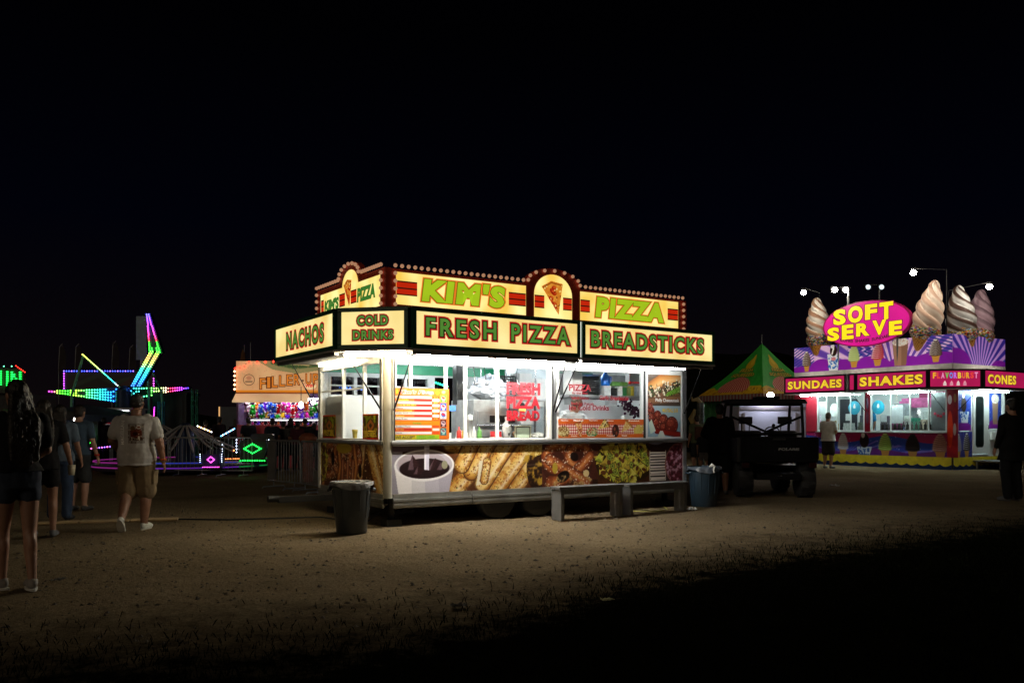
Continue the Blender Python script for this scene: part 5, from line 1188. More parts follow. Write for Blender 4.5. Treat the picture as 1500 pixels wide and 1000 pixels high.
person('woman with long dark hair in blue jeans and a grey blue shirt', (pd.x, pd.y, 0), R(8), 1.72, dict(el_r=P3(.24, .0, 1.15), wr_r=P3(.26, .10, .93), hair_len=.36), SKIN2, 1.02, 0, (.09, .12, .16), .90, .7, 'trousers', (.028, .045, .085), .06, 'long', (.013, .009, .007), (.02, .02, .022), .015, hips=1.08)
pe = gnd(116, 748)
person('man in a dark blue tee with a red wristband beyond the woman in jeans', (pe.x, pe.y, 0), R(-6), 1.76, dict(el_r=P3(.25, -.02, 1.14), wr_r=P3(.275, .06, .90)), SKIN, 1.0, 0, (.05, .08, .12), .92, .66, 'shorts', (.03, .032, .035), .54, 'short', (.02, .013, .01), (.05, .05, .05), .016,
       extra=lambda o, J, hp, near: MB().lathe([(.036, -.014), (.041, -.014), (.041, .014), (.036, .014)], 14, J['wr_r']+Vector((0, -.005, .02))).build('wristband', cloth((.45, .03, .02)), o))
pf = gnd(-16, 800)
person('person in dark clothes partly cut off at the left edge of the picture', (pf.x, pf.y, 0), R(60), 1.7, {}, SKIN, 1., 0, (.012, .012, .013), .92, .7, 'trousers', (.015, .016, .02), .06, 'short', (.012, .009, .007), (.2, .2, .2), .018)
# onlookers at the game stall behind the barrier: five builds, each dressed differently
lk = [((399, 613), 'tall onlooker in a dark blue shirt before the game counter', (.02, .03, .05), 'short'), ((415, 617), 'onlooker in a grey shirt, second from the left along the game counter', (.07, .07, .07), 'short'),
      ((426, 612), 'onlooker with long hair in a black top before the game counter', (.012, .012, .012), 'long'), ((436, 617), 'stocky onlooker in a maroon shirt before the game counter', (.07, .02, .03), 'short'), ((447, 613), 'onlooker in a dark cap before the two white lamps', (.02, .02, .02), 'cap'), ((460, 620), 'onlooker in a navy shirt beside the trailer end', (.02, .025, .06), 'long')]
for k, ((px, py), lab, c, hr) in enumerate(lk):
    Y = 26.3+.3*(k % 3); hh = EYE+(HOR-py)/FPX*Y+.02; p = at(px, 624, Y)
    person(lab, (p.x, Y, 0), R(random.uniform(-25, 25)), hh, dict(wr_r=P3(.2, .2, .98), wr_l=P3(-.22, .16, .95)), SKIN2, .98+.05*(k % 3), 0, c, .93, .66, 'trousers' if k % 2 else 'shorts', (.015, .016, .02), .08 if k % 2 else .56, hr, (.012, .009, .007), (.1, .1, .1), .022, group='onlookers at the game stall')
for k, (px, Y, hh, lab) in enumerate(((301, 28.6, 1.62, 'dark figure queuing behind the pink diamond car'), (321, 29.2, 1.74, 'tall dark figure queuing before the generator box'), (345, 28.8, 1.66, 'dark figure with long hair before the generator box'), (364, 28.4, 1.7, 'dark figure at the left corner of the game counter'), (152, 29, 1.7, 'dark figure before the bright prize stall'), (171, 28.6, 1.64, 'second dark figure before the bright prize stall'))):
    p = at(px, 624, Y); person(lab, (p.x, Y, 0), R(random.uniform(-40, 40)), hh, {}, SKIN2, 1.0, 0, (.012+.008*(k % 3), .013, .02), .92, .7, 'trousers', (.012, .013, .016), .08, 'long' if k == 2 else 'short', (.01, .008, .006), (.05, .05, .05), .026, group='dark figures among the rides')
# right of the trailer
p = gnd(1021, 692); person('person in a pale green tee with a backpack beyond the blue trash can', (p.x, p.y, 0), R(10), 1.74, {}, SKIN, 1.05, 0, (.10, .12, .07), .90, .66, 'shorts', (.02, .02, .02), .55, 'short', (.015, .011, .008), (.12, .12, .12), .02,
       extra=lambda o, J, hp, near: MB().box((0, -.20, 1.2), (.28, .14, .40)).build('backpack', cloth((.10, .05, .035)), o, .03))
p = gnd(1031, 697); person('bare legged child in a dark top near the striped tent pole', (p.x, p.y, 0), R(-20), 1.30, {}, SKIN, .95, 0, (.015, .015, .016), .90, .7, 'shorts', (.12, .11, .11), .66, 'short', (.015, .011, .008), (.1, .1, .1), .02)
p = gnd(1060, 724); person('broad man in black standing in shadow left of the utility vehicle', (p.x-.08, p.y, 0), R(-12), 1.86, dict(el_l=P3(-.30, .02, 1.16), wr_l=P3(-.18, .2, 1.05)), SKIN2, 1.28, .02, (.006, .006, .006), .80, 1.5, 'shorts', (.006, .006, .007), .52, 'short', (.006, .005, .004), (.10, .10, .10), .017, loose=1.5)  # sleeves lengthened to keep the arms black in silhouette
p = gnd(1213, 686); person('man in a white tee and patterned dark shorts waiting at the ice cream counter', (p.x, p.y, 0), R(-48), 1.86, dict(el_r=P3(.24, .04, 1.16), wr_r=P3(.12, .26, 1.10), el_l=P3(-.24, .04, 1.16), wr_l=P3(-.10, .27, 1.12)), SKIN, 1.12, .03, (.66, .66, .64), .86, .66, 'shorts', (.03, .028, .025), .50, 'short', (.07, .045, .03), (.15, .15, .15), .016, loose=1.4)
p = gnd(1482, 734); person('person in a long black top standing at the right edge before the ice cream trailer', (p.x, p.y, 0), R(14), 1.92, dict(el_l=P3(-.25, -.02, 1.15), hair_len=.3, wr_l=P3(-.25, .08, .91)), SKIN, 1.08, 0, (.005, .005, .005), .70, 1.93, 'trousers', (.007, .008, .010), .06, 'bun', (.006, .005, .004), (.10, .10, .10), .016, loose=1.6)  # long sleeves added so the backlit figure's arms stay black
# staff
p = TW(1.72, .95, .46); person('worker with cropped ginger hair bent low beside the pizza oven', (p.x, p.y, .30), TZ+R(-70), 1.30, dict(neck=P3(.0, .20, 1.36), head=P3(.0, .34, 1.43), face=P3(0, 1, -.8), sh_l=P3(-.19, .18, 1.32), sh_r=P3(.19, .18, 1.32), el_l=P3(-.24, .30, 1.10), el_r=P3(.24, .30, 1.10), wr_l=P3(-.16, .42, .98), wr_r=P3(.16, .42, .98)), SKIN, 1.05, .02, (.62, .62, .60), .92, .66, 'trousers', (.03, .03, .035), .06, 'short', (.30, .13, .06), (.03, .03, .03), .016)
p = TW(3.62, .62, .30); person('worker with curly hair and white tee leaning over the banner of slices', (p.x, p.y, .30), TZ+R(178), 1.66, dict(neck=P3(.0, .16, 1.42), head=P3(.02, .28, 1.52), face=P3(.1, 1, -.75), sh_l=P3(-.20, .13, 1.36), sh_r=P3(.20, .13, 1.36), el_l=P3(-.27, .20, 1.12), el_r=P3(.27, .20, 1.12), wr_l=P3(-.16, .36, 1.0), wr_r=P3(.16, .36, 1.0)), SKIN, 1.10, .02, (.66, .68, .68), .92, .66, 'trousers', (.03, .03, .035), .06, 'curly', (.09, .055, .03), (.03, .03, .03), .013)
# ================================================================== RIDES AND STALLS ON THE LEFT
M_led = vcol('led_light', .4, 6.0); M_ledb = vcol('led_light_strong', .4, 9.0)
M_rmetal = mat('ride_blue_metal', (.03, .05, .12), .4, .4, var=.3, scale=2); M_rwhite = mat('ride_white_metal', (.45, .46, .48), .4, .2, var=.15, scale=2)
M_galv = mat('galvanised_steel', (.30, .31, .32), .4, .7, var=.25, scale=9)
def hue(t, stops):
    for (a, c0), (b_, c1) in zip(stops[:-1], stops[1:]):
        if a <= t <= b_: k = (t-a)/(b_-a); p, q = lin(c0), lin(c1); return '%02x%02x%02x' % tuple(int(255*min(1, max(0, (x*(1-k)+y*k)))**(1/2.2)) for x, y in zip(p, q))
    return stops[-1][1]
# ---- star ride
YS = 36.0
hub = at(181, 577, YS)
o = thing('star_ride', 'spinning star ride with three arms covered in rainbow LED dots', 'fairground ride', (hub.x, hub.y, 0))
HZ = hub.z; rel = lambda px, py, dy=0.: at(px, py, YS+dy)-Vector((hub.x, hub.y, 0))
b = MB(); b.tube([(0, 0, 0), (0, 0, HZ+.1)], .32, 16); b.lathe([(1.5, 0), (1.5, .25), (.6, .5), (.6, 0)], 20); b.build('mast', M_rmetal, o)
b = MB(); b.lathe([(.0, -.45), (.26, -.4), (.30, .1), (.16, .32), (0, .36)], 20, (0, 0, HZ)); b.build('hub', M_rmetal, o)
def arm(name, quad, rows, cols, stops, skip=None, dep=.35, parent=o, r=.037, shrink=.93):
    """tapered plate through four photo points, LEDs set on its face"""
    A, B, C, D_ = [rel(*q) for q in quad]          # root bottom, tip bottom, tip top, root top
    b = MB(); off = Vector((0, dep, 0)); P = [A, B, C, D_]
    b.add([p+Vector((0, .06, 0)) for p in P]+[p+off for p in P], [(0, 1, 2, 3), (7, 6, 5, 4), (0, 4, 5, 1), (1, 5, 6, 2), (2, 6, 7, 3), (3, 7, 4, 0)]); a = b.build(name, M_rmetal, parent)
    pts, cs = [], []
    for i in range(cols):
        u = (i+.5)/cols; lo, hi = A.lerp(B, u), D_.lerp(C, u); n = max(1, round(rows*((hi-lo).length/(D_-A).length)))
        for j in range(n):
            v = (j+.5)/n
            if skip and skip(u, v, i, j): continue
            pts.append(lo.lerp(hi, .5+(v-.5)*shrink)); cs.append(hue(u, stops))
    led_mesh('led_lights', pts, cs, r, M_led, a); return a
arm('arm', ((176, 591), (70, 575), (70, 571), (176, 567)), 6, 27, [(0, '2060ff'), (.12, '20a0ff'), (.3, '30ffd0'), (.5, '60ff60'), (.62, 'c0ff40'), (.72, '40ff40'), (.85, '60ff20'), (.92, 'ff4080'), (1, 'ff40ff')], lambda u, v, i, j: u < .1 and (i+j) % 2 or (.1 < u < .2 and v > .7) or (.45 < u < .6 and abs(v-.5) < .12))
arm('arm', ((186, 588, .2), (277, 570, 5), (277, 566, 5), (186, 566, .2)), 5, 26, [(0, '2050ff'), (.15, '40ffd0'), (.35, '60ff60'), (.5, 'd0ff80'), (.6, 'ffe0c0'), (.65, 'ff3030'), (.75, 'ff40a0'), (.85, 'c040ff'), (1, '3040ff')], lambda u, v, i, j: (u < .1 and (i+j) % 2) or (.2 < u < .3 and abs(v-.5) < .2))
def double(quad, cols, stops):
    A, B, C, D_ = quad; L_ = lambda p, q, t: tuple(p[k]*(1-t)+q[k]*t for k in range(2))
    a = arm('arm', quad, 5, cols, stops, lambda u, v, i, j: abs(v-.5) < .13)
    return a
double(((206, 566), (236, 514), (219, 513), (190, 566)), 17, [(0, '3060ff'), (.25, '30c0ff'), (.5, '40ffb0'), (.65, 'd0ff60'), (.8, 'ffc060'), (1, '40ff40')])
double(((237, 517), (219, 459), (213, 459), (217, 517)), 20, [(0, '30ff40'), (.28, '40ff30'), (.32, 'ff3040'), (.5, 'ff40b0'), (.75, 'c040ff'), (1, '5060ff')])
# ride backdrop framed by blue and violet dots
p0, p1 = at(91, 543, 38), at(223, 543, 38)
o2 = thing('ride_backdrop', 'dark painted ride backdrop edged with blue and violet dots', 'ride sign', (p0.x, p0.y+.2, 0))
w = p1.x-p0.x; z0, z1 = at(0, 572, 38).z, p0.z
P = Pic(w, z1-z0, 140, '14101c', 12); n = P.noise(.8, 3); P.a = P.c('1c1420')*(1-n[..., None])+P.c('3a2c20')*n[..., None]; P.stroke([(.6, .3), (1.5, .7), (2.2, .35), (3.2, .6)], .15, '3a4a30', '182018'); P.stroke([(2.6, .2), (3.4, .75)], .12, '503028')
P.panel('painted_panel', M_print, o2, (0, -.01, z0), FX, FZ); b = MB(); b.bx(0, w, 0, .12, z0, z1); b.bx(.3, .42, 0, .12, 0, z0); b.bx(w-.42, w-.3, 0, .12, 0, z0); b.build('frame', M_rmetal, o2)
pts, cs = [], []
for k in range(36):
    t = k/35
    if .79 < t < .93: continue
    pts.append((w*t, -.05, z1)); cs.append('4050ff' if k % 3 else '8060ff')
for k in range(8): pts += [(0, -.05, z0+(z1-z0)*k/8), (w, -.05, z0+(z1-z0)*k/8)]; cs += ['c050ff', 'e050e0']
led_mesh('led_lights', pts, cs, .034, M_led, o2)
# guy poles of the star ride
for a, c, lab, leds in (((122, 521, 34), (105, 578, 34), 'green lit leaning pole left of the star ride', 0), ((122, 521, 34), (175, 568, 35), 'sloping pole dotted with yellow to cyan lights', 1), ((221, 540, 37), (237, 575, 37), 'green lit leaning pole right of the bent arm', 0), ((216, 545, 37), (218, 575, 37), 'short cyan lit post under the bent arm', 0)):
    A, C = at(*a), at(*c); b = MB(); b.tube([A-A, C-A, (C-A)+Vector(((C-A).x*.1, 0, -C.z))] if not leds else [A-A, C-A], .05, 8); q = b.build('ride_pole', mat('pole_green_light', (.25, .75, .50), .4, .2), None); q.location = A; tag(q, lab, 'pole')  # green LED light put into the poles' base colour
    if leds: n = 26; led_mesh('led_lights', [(C-A)*(k/n)+Vector((0, -.06, .05)) for k in range(n)], [hue(k/n, [(0, 'ffff60'), (.4, 'e0ff80'), (.6, '40ffc0'), (.85, '30d0ff'), (1, 'ffffff')]) for k in range(n)], .030, M_led, q)
# tall blank panel
p = at(207, 500, 38.5); o2 = thing('tall_panel', 'tall blank pale panel standing behind the bent arm of the star ride', 'panel', (p.x, p.y, 0)); b = MB(); zt, zb = at(0, 463, 38.5).z, at(0, 527, 38.5).z; b.bx(-.24, .24, 0, .10, zb, zt); b.build('board', mat('panel_blue_light', (.30, .40, .55), .5), o2, .01); b = MB(); b.bx(-.06, .06, .02, .08, 0, zb); b.build('post', M_galv, o2)  # blue of the ride lights put into the white board's colour
# feather flags, barely lit
for px, py, lab in ((86, 518, 'feather flag farthest left above the ride backdrop'), (110, 518, 'feather flag just left of the dotted sloping pole'), (164, 514, 'feather flag right of the dotted sloping pole'), (189, 520, 'feather flag just left of the tall blank panel')):
    q = at(px, py, 42); o2 = thing('feather_flag', lab, 'flag', (q.x, q.y, 0)); b = MB(); b.tube([(0, 0, 0), (0, 0, q.z-.6), (.05, 0, q.z+.35), (.2, 0, q.z+.5)], .02, 6); b.build('pole', M_galv, o2)
    b = MB(); b.add([(0, .0, q.z-.9), (.32, .05, q.z-.8), (.38, -.04, q.z), (.2, 0, q.z+.48), (.04, 0, q.z+.2)], [(0, 1, 2, 3, 4)]); b.build('cloth', mat('flag_cloth', (.035, .028, .032), .9, var=.5, scale=2), o2)
# ---- stall with the green lettering at the far left
p = at(10, 552, 24); o2 = thing('prize_booth', 'booth at the far left with green dotted lettering on its curved sign', 'booth', (p.x, p.y, 0))
b = MB(); pts = [(-1.6, p.z-.24)]+[(x, p.z-.24-.22*math.cos(x*1.3)) for x in np.linspace(-1.5, .45, 12)]+[(.45, p.z+.22), (-1.6, p.z+.34)]; b.poly(pts, (0, 0, 0), FX, FZ, .15); b.build('sign_board', mat('booth_sign_dark', (.015, .022, .02), .5), o2)
b = MB(); b.bx(-1.6, .2, .15, 2.2, 0, p.z-.45); b.build('booth_body', mat('booth_grey', (.05, .05, .055), .8, var=.2), o2)
D5 = {'W': ['1   1', '1   1', '1   1', '1 1 1', '1 1 1', '11 11', '1   1'], 'I': ['1', '1', '1', '1', '1', '1', '1'], 'N': ['1   1', '11  1', '11  1', '1 1 1', '1  11', '1  11', '1   1']}
pts, cs = [], []
for ch, x0 in (('W', -.40), ('I', .02), ('N', .15)):
    for j, row in enumerate(D5[ch]):
        for i, c in enumerate(row):
            if c == '1':
                for dx in (0, .03): pts.append((x0+i*.058+dx, -.04, p.z+.16-j*.062-.05*(x0+.4))); cs.append('18ff50')
for k in range(4): pts.append((-.5+.22*k, -.04, p.z+.30)); cs.append('60ffb0')
for k in range(6): pts.append((.28+.05*k, -.04, p.z+.31-.035*k)); cs.append('ff3020')
led_mesh('led_lights', pts, cs, .019, M_led, o2)
def canopy(label, p, w, d, ze, zt, m, name='canopy_tent', legs=True):
    o2 = thing(name, label, 'tent', p); b = MB(); A = [(-w/2, -d/2, ze), (w/2, -d/2, ze), (w/2, d/2, ze), (-w/2, d/2, ze)]
    b.add(A+[(0, 0, zt)], [(0, 1, 4), (1, 2, 4), (2, 3, 4), (3, 0, 4)]); b.build('roof', m, o2); b = MB()
    for (x0, y0, _), (x1, y1, _) in zip(A, A[1:]+A[:1]):
        n = 10; b.add([(x0+(x1-x0)*k/n, y0+(y1-y0)*k/n, ze-.001) for k in range(n+1)]+[(x0+(x1-x0)*k/n, y0+(y1-y0)*k/n, ze-.22-.05*(k % 2)) for k in range(n+1)], [(k, k+1, n+2+k, n+1+k) for k in range(n)])
    b.build('valance', m, o2)
    for x, y, _ in A: b = MB(); b.tube([(x*.98, y*.98, 0), (x*.98, y*.98, ze)], .03, 6); b.build('pole', M_galv, o2)
    return o2
q = at(-8, 604, 25.5); canopy('grey canopy tent left of the star ride, behind the standing women', (q.x, q.y, 0), 3.2, 3, 1.85, 2.55, mat('canopy_grey', (.10, .10, .085), .9, var=.2))
q = at(128, 603, 31.5); canopy('dark blue canopy tent under the left arm of the star ride', (q.x, q.y, 0), 3.6, 3, 1.80, 2.2, mat('canopy_blue', (.02, .035, .075), .9, var=.2))
# ---- bright prize stall seen between the people and the walking man
PL = ['e8e8f0', 'f0c8e0', '60c8ff', 'ff60a0', '70ff90', 'ffe070', 'b070ff', 'ff8040', '30a0ff', 'ffffff']
def stall_shelves(o2, w, z0, z1, d, n, tubes, back):
    b = MB(); b.bx(-w/2, w/2, d, d+.05, 0, z1+.3); b.bx(-w/2, -w/2+.05, 0, d, 0, z1+.3); b.bx(w/2-.05, w/2, 0, d, 0, z1+.3); b.bx(-w/2-.1, w/2+.1, -.1, d+.1, z1+.3, z1+.36); b.build('booth_wall', back, o2)
    for k in range(n): z = z0+(z1-z0)*k/max(1, n-1)*.62; b = MB(); b.bx(-w/2+.06, w/2-.06, d-.5+.1*k, d-.01, z, z+.03); b.build('shelf', M_rwhite, o2)
    for z in tubes: b = MB(); b.tube([(-w/2+.1, .25, z), (w/2-.1, .25, z)], .02, 6); b.build('tube_light', emi('stall_tube', (.95, .95, 1.), 5.), o2)
def plush(cols, seed):
    rr = random.Random(seed); b = MB(); b.col = lin(cols[0]); b.ball((0, 0, .13), (.10, .085, .13), 10, 8); b.ball((0, -.01, .30), (.085, .08, .08), 10, 8); b.col = lin(cols[1])
    for s in (-1, 1): b.ball((s*.065, 0, .37), (.034, .02, .034), 8, 6); b.ball((s*.10, -.03, .18), (.032, .035, .07), 8, 6); b.ball((s*.06, -.07, .03), (.04, .06, .035), 8, 6)
    b.ball((0, -.08, .285), (.04, .03, .03), 8, 6); return b.mesh('plush_toy')
M_plush = vcol('plush_fur', .9, 0, .1); PME = []
for k, (c, nm) in enumerate((('ff40c0 ffffff', 'pink'), ('8040ff e0c0ff', 'purple'), ('30c040 d0ffd0', 'green'), ('3070ff c0e0ff', 'blue'), ('ffffff ffd0e0', 'white'), ('ff8030 fff0d0', 'orange'), ('e02030 ffffff', 'red'), ('ffd030 ffffff', 'yellow'))):
    me = plush(c.split(), k); me.materials.append(M_plush); PME.append((me, nm))
def toy(k, loc, s, where):
    me, nm = PME[k % len(PME)]; t = bpy.data.objects.new('plush_toy', me); COL.objects.link(t); t.location = loc; t.scale = (s,)*3; t.rotation_euler = (0, 0, random.uniform(-.5, .5)); tag(t, '%s plush toy on display %s' % (nm, where), 'plush toy', 'plush prizes '+where)
q = at(155, 622, 33); o2 = thing('game_stall', 'brightly lit prize stall half hidden by the walking man', 'game stall', (q.x, q.y, 0)); stall_shelves(o2, 1.9, .9, 1.75, 1.3, 2, (2.0,), mat('stall_back', (.5, .5, .52), .7))
rr = random.Random(8)
for k in range(16): toy(rr.randrange(8), (q.x-.8+.107*k, q.y+.85+rr.uniform(0, .2), .95+.5*(k % 2)), rr.uniform(.75, 1.1), 'in the stall behind the walking man')
b = MB(); b.box((0, 0, .75), (.5, .5, 1.5)); b.box((0, 0, 1.52), (.56, .56, .08)); q2 = at(138, 650, 29); t = b.build('arcade_cabinet', mat('cabinet_black', (.02, .02, .025), .4)); t.location = (q2.x, q2.y, 0); tag(t, 'black game cabinet with a white and green light strip', 'game cabinet')
led_mesh('led_lights', [(.0, -.28, 1.40-.055*k) for k in range(9)]+[(-.18, -.28, 1.25), (-.18, -.28, .98), (0, -.28, .86)], ['f0f0ff']*9+['30ff40']*3, .035, M_ledb, t)
for px, py, lab in ((108, 614, 'round white lamp left of the blue canopy'), (116, 619, 'second round white lamp below the blue canopy')):
    q = at(px, py, 30); b = MB(); b.ball((0, 0, 0), .06, 10, 8); b.mat(1).tube([(0, 0, .05), (0, 0, .45)], .01, 6); t = b.build('hanging_lamp', [emi('lamp_globe', (1., .92, .8), 10.), M_dark]); t.location = q; tag(t, lab, 'lamp')
# lattice masts
for px, y0, y1, c, lab in ((236, 588, 634, (.06, .35, .55), 'cyan lit lattice mast beside the right arm of the star ride'), (285, 570, 622, (.05, .30, .20), 'green lit lattice mast right of the star ride')):
    q = at(px, y0, 37); o2 = thing('lattice_mast', lab, 'mast', (q.x, q.y, 0)); b = MB(); h = q.z; m = mat('mast_%d' % px, c, .4, .2)  # coloured ride light put into the mast's base colour
    for sx in (-.1, .1):
        for sy in (-.1, .1): b.tube([(sx, sy, 0), (sx, sy, h)], .022, 6)
    for k in range(int(h/.3)):
        s = 1 if k % 2 else -1; b.tube([(-.1*s, -.1, .3*k), (.1*s, -.1, .3*k+.3)], .012, 5); b.tube([(-.1, -.1*s, .3*k), (-.1, .1*s, .3*k+.3)], .012, 5); b.tube([(.1, -.1*s, .3*k), (.1, .1*s, .3*k+.3)], .012, 5)
    b.build('lattice', m, o2)
q = at(258, 605, 38.5); b = MB(); b.box((0, 0, 1.4), (1.5, 1.5, 2.8)); b.box((0, -.76, 1.5), (1.2, .04, 2.2)); b.box((0, 0, 2.84), (1.6, 1.6, .08)); t = b.build('control_booth', mat('booth_black', (.012, .013, .018), .6)); t.location = (q.x, q.y, 0); tag(t, 'dark control booth between the two lattice masts', 'booth')
q = at(340, 610, 31); o2 = thing('generator_trailer', 'blue grey generator box trailer left of the barrel game stall', 'trailer', (q.x, q.y, 0)); b = MB(); b.box((0, .4, 1.25), (.62, 1.6, 1.7)); b.build('box', mat('generator_grey', (.06, .075, .10), .5, .2), o2, .02); b = MB(); b.bx(-.345, -.313, -.42, -.38, .42, 2.1); b.build('lit_edge_strip', emi('edge_glow_orange', (1., .55, .2), .8), o2)  # glowing strip stands in for orange light caught on the box edge
for s in (-1, 1): b = MB(); b.tube([(s*.24-.05, .4, .3), (s*.24+.05, .4, .3)], .3, 16); b.build('wheel', M_dark, o2)
# ---- spoked spinner ride with lit cars
YR = 26.5; c0 = at(272, 640, YR)
o2 = thing('spinner_ride', 'low spinner ride with white spokes and a glowing violet deck', 'fairground ride', (c0.x, c0.y, 0))
b = MB(); b.lathe([(0, .10), (2.6, .10), (2.65, .26), (2.5, .30), (0, .30)], 48); b.build('deck', mat('deck_dark', (.06, .055, .08), .5, .2, var=.3), o2)
b = MB(); b.lathe([(.30, .3), (.24, 1.35), (.10, 1.5), (0, 1.5)], 16); b.build('centre_post', M_rmetal, o2)
for k in range(16):
    a = k*math.pi/8+.1; b = MB(); b.tube([(.16*math.cos(a), .16*math.sin(a), 1.42), (1.0*math.cos(a), 1.0*math.sin(a), .92), (1.7*math.cos(a), 1.7*math.sin(a), .62)], [.035, .05, .03], 6, flat=.5); b.build('spoke', M_rwhite, o2)
n = 60
for z, c, r_ in ((.20, 'a040ff', 2.66), (.34, '5060ff', 2.60)):
    b = MB()
    for k in range(n):
        a0, a1 = 2*math.pi*k/n, 2*math.pi*(k+1)/n; b.col = lin('20d060' if math.cos(a0) > .75 else (c if math.cos(a0) > -.3 else 'd040c0'))
        b.add([(r_*math.cos(a), r_*math.sin(a), zz) for zz in (z, z+.035) for a in (a0, a1)], [(0, 1, 3, 2)])
    b.build('led_edge', vcol('led_edge', .4, .22), o2)
c1 = at(231, 636, 30); o3 = thing('spinner_ride', 'second spoked spinner partly hidden by the walking man', 'fairground ride', (c1.x, c1.y, 0))
b = MB(); b.lathe([(0, 0), (1.6, 0), (1.6, .2), (0, .2)], 32); b.build('deck', mat('deck_dark', 0), o3); b = MB(); b.lathe([(.3, .2), (.2, 1.45), (0, 1.5)], 14); b.build('centre_post', M_rmetal, o3)
for k in range(12): a = k*math.pi/6; b = MB(); b.tube([(.16*math.cos(a), .16*math.sin(a), 1.45), (1.0*math.cos(a), 1.0*math.sin(a), 1.0), (1.5*math.cos(a), 1.5*math.sin(a), .8)], [.035, .05, .03], 6, flat=.5); b.build('spoke', M_rwhite, o3)
def car(px, py, Y, s, col, body, lab, dia, rz=0.):
    q = at(px, py, Y); o4 = thing('ride_car', lab, 'ride car', (q.x, q.y, 0), rz); z = .42
    b = MB(); b.poly([(-.30, 0), (.30, 0), (.42, .42), (.36, .60), (-.36, .60), (-.42, .42)], (0, -.28, z), FX, FZ, .10); b.bx(-.36, .36, -.18, .50, z-.05, z+.06); b.bx(-.42, -.36, -.18, .5, z, z+.45); b.bx(.36, .42, -.18, .5, z, z+.45); b.build('tub', body, o4, .02)
    b = MB(); b.poly(rrect(.7, .42, .12), (-.35, .42, z+.35), FX, FZ, .08); b.build('backrest', body, o4); b = MB(); b.tube([(0, 0, .28), (0, 0, z)], .08, 8); b.build('pedestal', M_rmetal, o4)
    pts = []; cs = []
    w, h = dia
    for k in range(20):
        t = k/20*4; i = int(t); f = t-i; V4 = [(-w, 0), (0, h), (w, 0), (0, -h), (-w, 0)]; x = V4[i][0]*(1-f)+V4[i+1][0]*f; zz = V4[i][1]*(1-f)+V4[i+1][1]*f; pts.append((x, -.32, z+.36+zz)); cs.append(col)
    for k in range(11): pts.append((-.34+.068*k, -.32, z+.03)); cs.append(col)
    for k in range(5): pts += [(-.46, -.30, z+.36+.085*k-.1), (.46, -.30, z+.36+.085*k-.1)]; cs += ['d0e0ff', 'd0e0ff']
    led_mesh('led_lights', pts, cs, .021, M_led, o4); o4.scale = (s,)*3; return o4
M_car1 = mat('car_blue', (.05, .05, .16), .35, .1); M_car2 = mat('car_dark', (.02, .03, .03), .35, .1)
car(311, 650, 23.6, .62, 'ff50d0', M_car1, 'small ride car with a pink diamond of lights', (.15, .13), R(8)); car(376, 643, 23.9, 1.0, '20ff50', M_car2, 'ride car with a wide green diamond of lights', (.24, .13), R(-4))
car(338, 640, 27.5, .8, 'ff9050', M_car2, 'unlit dark ride car behind the pink diamond car', (.01, .01), R(40))
# ---- barrel game stall
YF = 29.0; p = at(350, 600, YF); o5 = thing('game_stall', 'game stall with orange lettering, beige sign and red bulbs above a wall of prizes', 'game stall', (p.x, p.y, 0), R(3))
fz = lambda y: EYE+(HOR-y)/FPX*YF; fw = at(486, 600, YF).x-p.x
P = Pic(fw, fz(530)-fz(576), 220, 'd8b89a', 14); n = P.noise(.5, 3)[..., None]; P.a = P.c('c8a084')*n+P.c('ecd2b4')*(1-n); H5 = P.h
P.poly([(.7, H5), (1.2, H5-.28), (2.0, H5-.42), (2.8, H5-.30), (fw, H5-.45), (fw, H5)], '8a9070'); P.stroke([(1.2, H5-.05), (1.9, H5-.20), (2.9, H5-.10)], .07, '3a5a3a', '5a7a58'); P.stroke([(1.6, H5-.02), (2.4, H5-.12)], .04, 'b0b090'); P.specks(np.ones_like(P.X), 120, 'b09078', .008, .02)
P.rect(0, .0, fw, .10, 'd8902c'); P.rect(0, .0, fw, .03, 'a86018'); P.ell(.42, .44, .19, .19, '4a3a30', ring=.10); P.ell(.42, .50, .09, .07, 'b07a6a'); P.ell(.42, .44, .17, .17, 'd8b8a0', al=.3); P.rect(.30, .36, .54, .40, '4a4038', .7); P.ell(2.45, .24, .24, .14, 'f0e4d4'); P.ell(2.45, .24, .24, .14, 'b06a58', ring=.1)
P.a *= np.array([1., .90, .74]); P.panel('sign_print', vcol('lit_sign_print', .5, .72), o5, (.02, -.42, fz(576)), FX, FZ)
b = MB(); b.poly([(0, fz(576)-.02), (fw, fz(576)-.02), (fw, fz(527)), (1.2, fz(529)), (.35, fz(533)), (.33, fz(540)), (0, fz(542))], (0, -.405, 0), FX, FZ, .12); b.build('sign_board', mat('sign_edge_brown', (.16, .07, .04), .6), o5)
b = MB(); kx = .80
for ch in "FILLER-UP":
    if ch == '-': b.cur = 0; b.box((kx+.04, -.43, fz(558)), (.08, .004, .05)); kx += .14; continue
    wd = .10 if ch == 'I' else .19; zz = fz(569)+.055*math.sin((kx-.8)*1.6-.5)+.05*(kx-.8); text(b, ch, (kx, -.424, zz), FX, FZ, wd, .36, [(.055, 0, 0), (.012, 1, .004)]); kx += wd+.055
for ch, dx in (('WIN', 2.30),): text(b, ch, (dx, -.424, fz(576)+.19), FX, FZ, .30, .11, [(.05, 2, 0)])
b.build('lettering', [emi('ink_brown_lit', (.10, .02, .005), .6), emi('ink_amber_lit', (.70, .20, .02), .8), emi('ink_red_lit', (.75, .03, .02), .8)], o5)
rb = [(0, fz(541-.1)), (.15, fz(540)), (.30, fz(538))]+[(.45+.27*k, fz(532)+.03*k*.3) for k in range(8)]+[(-.02, fz(545+6.4*k)) for k in range(5)]
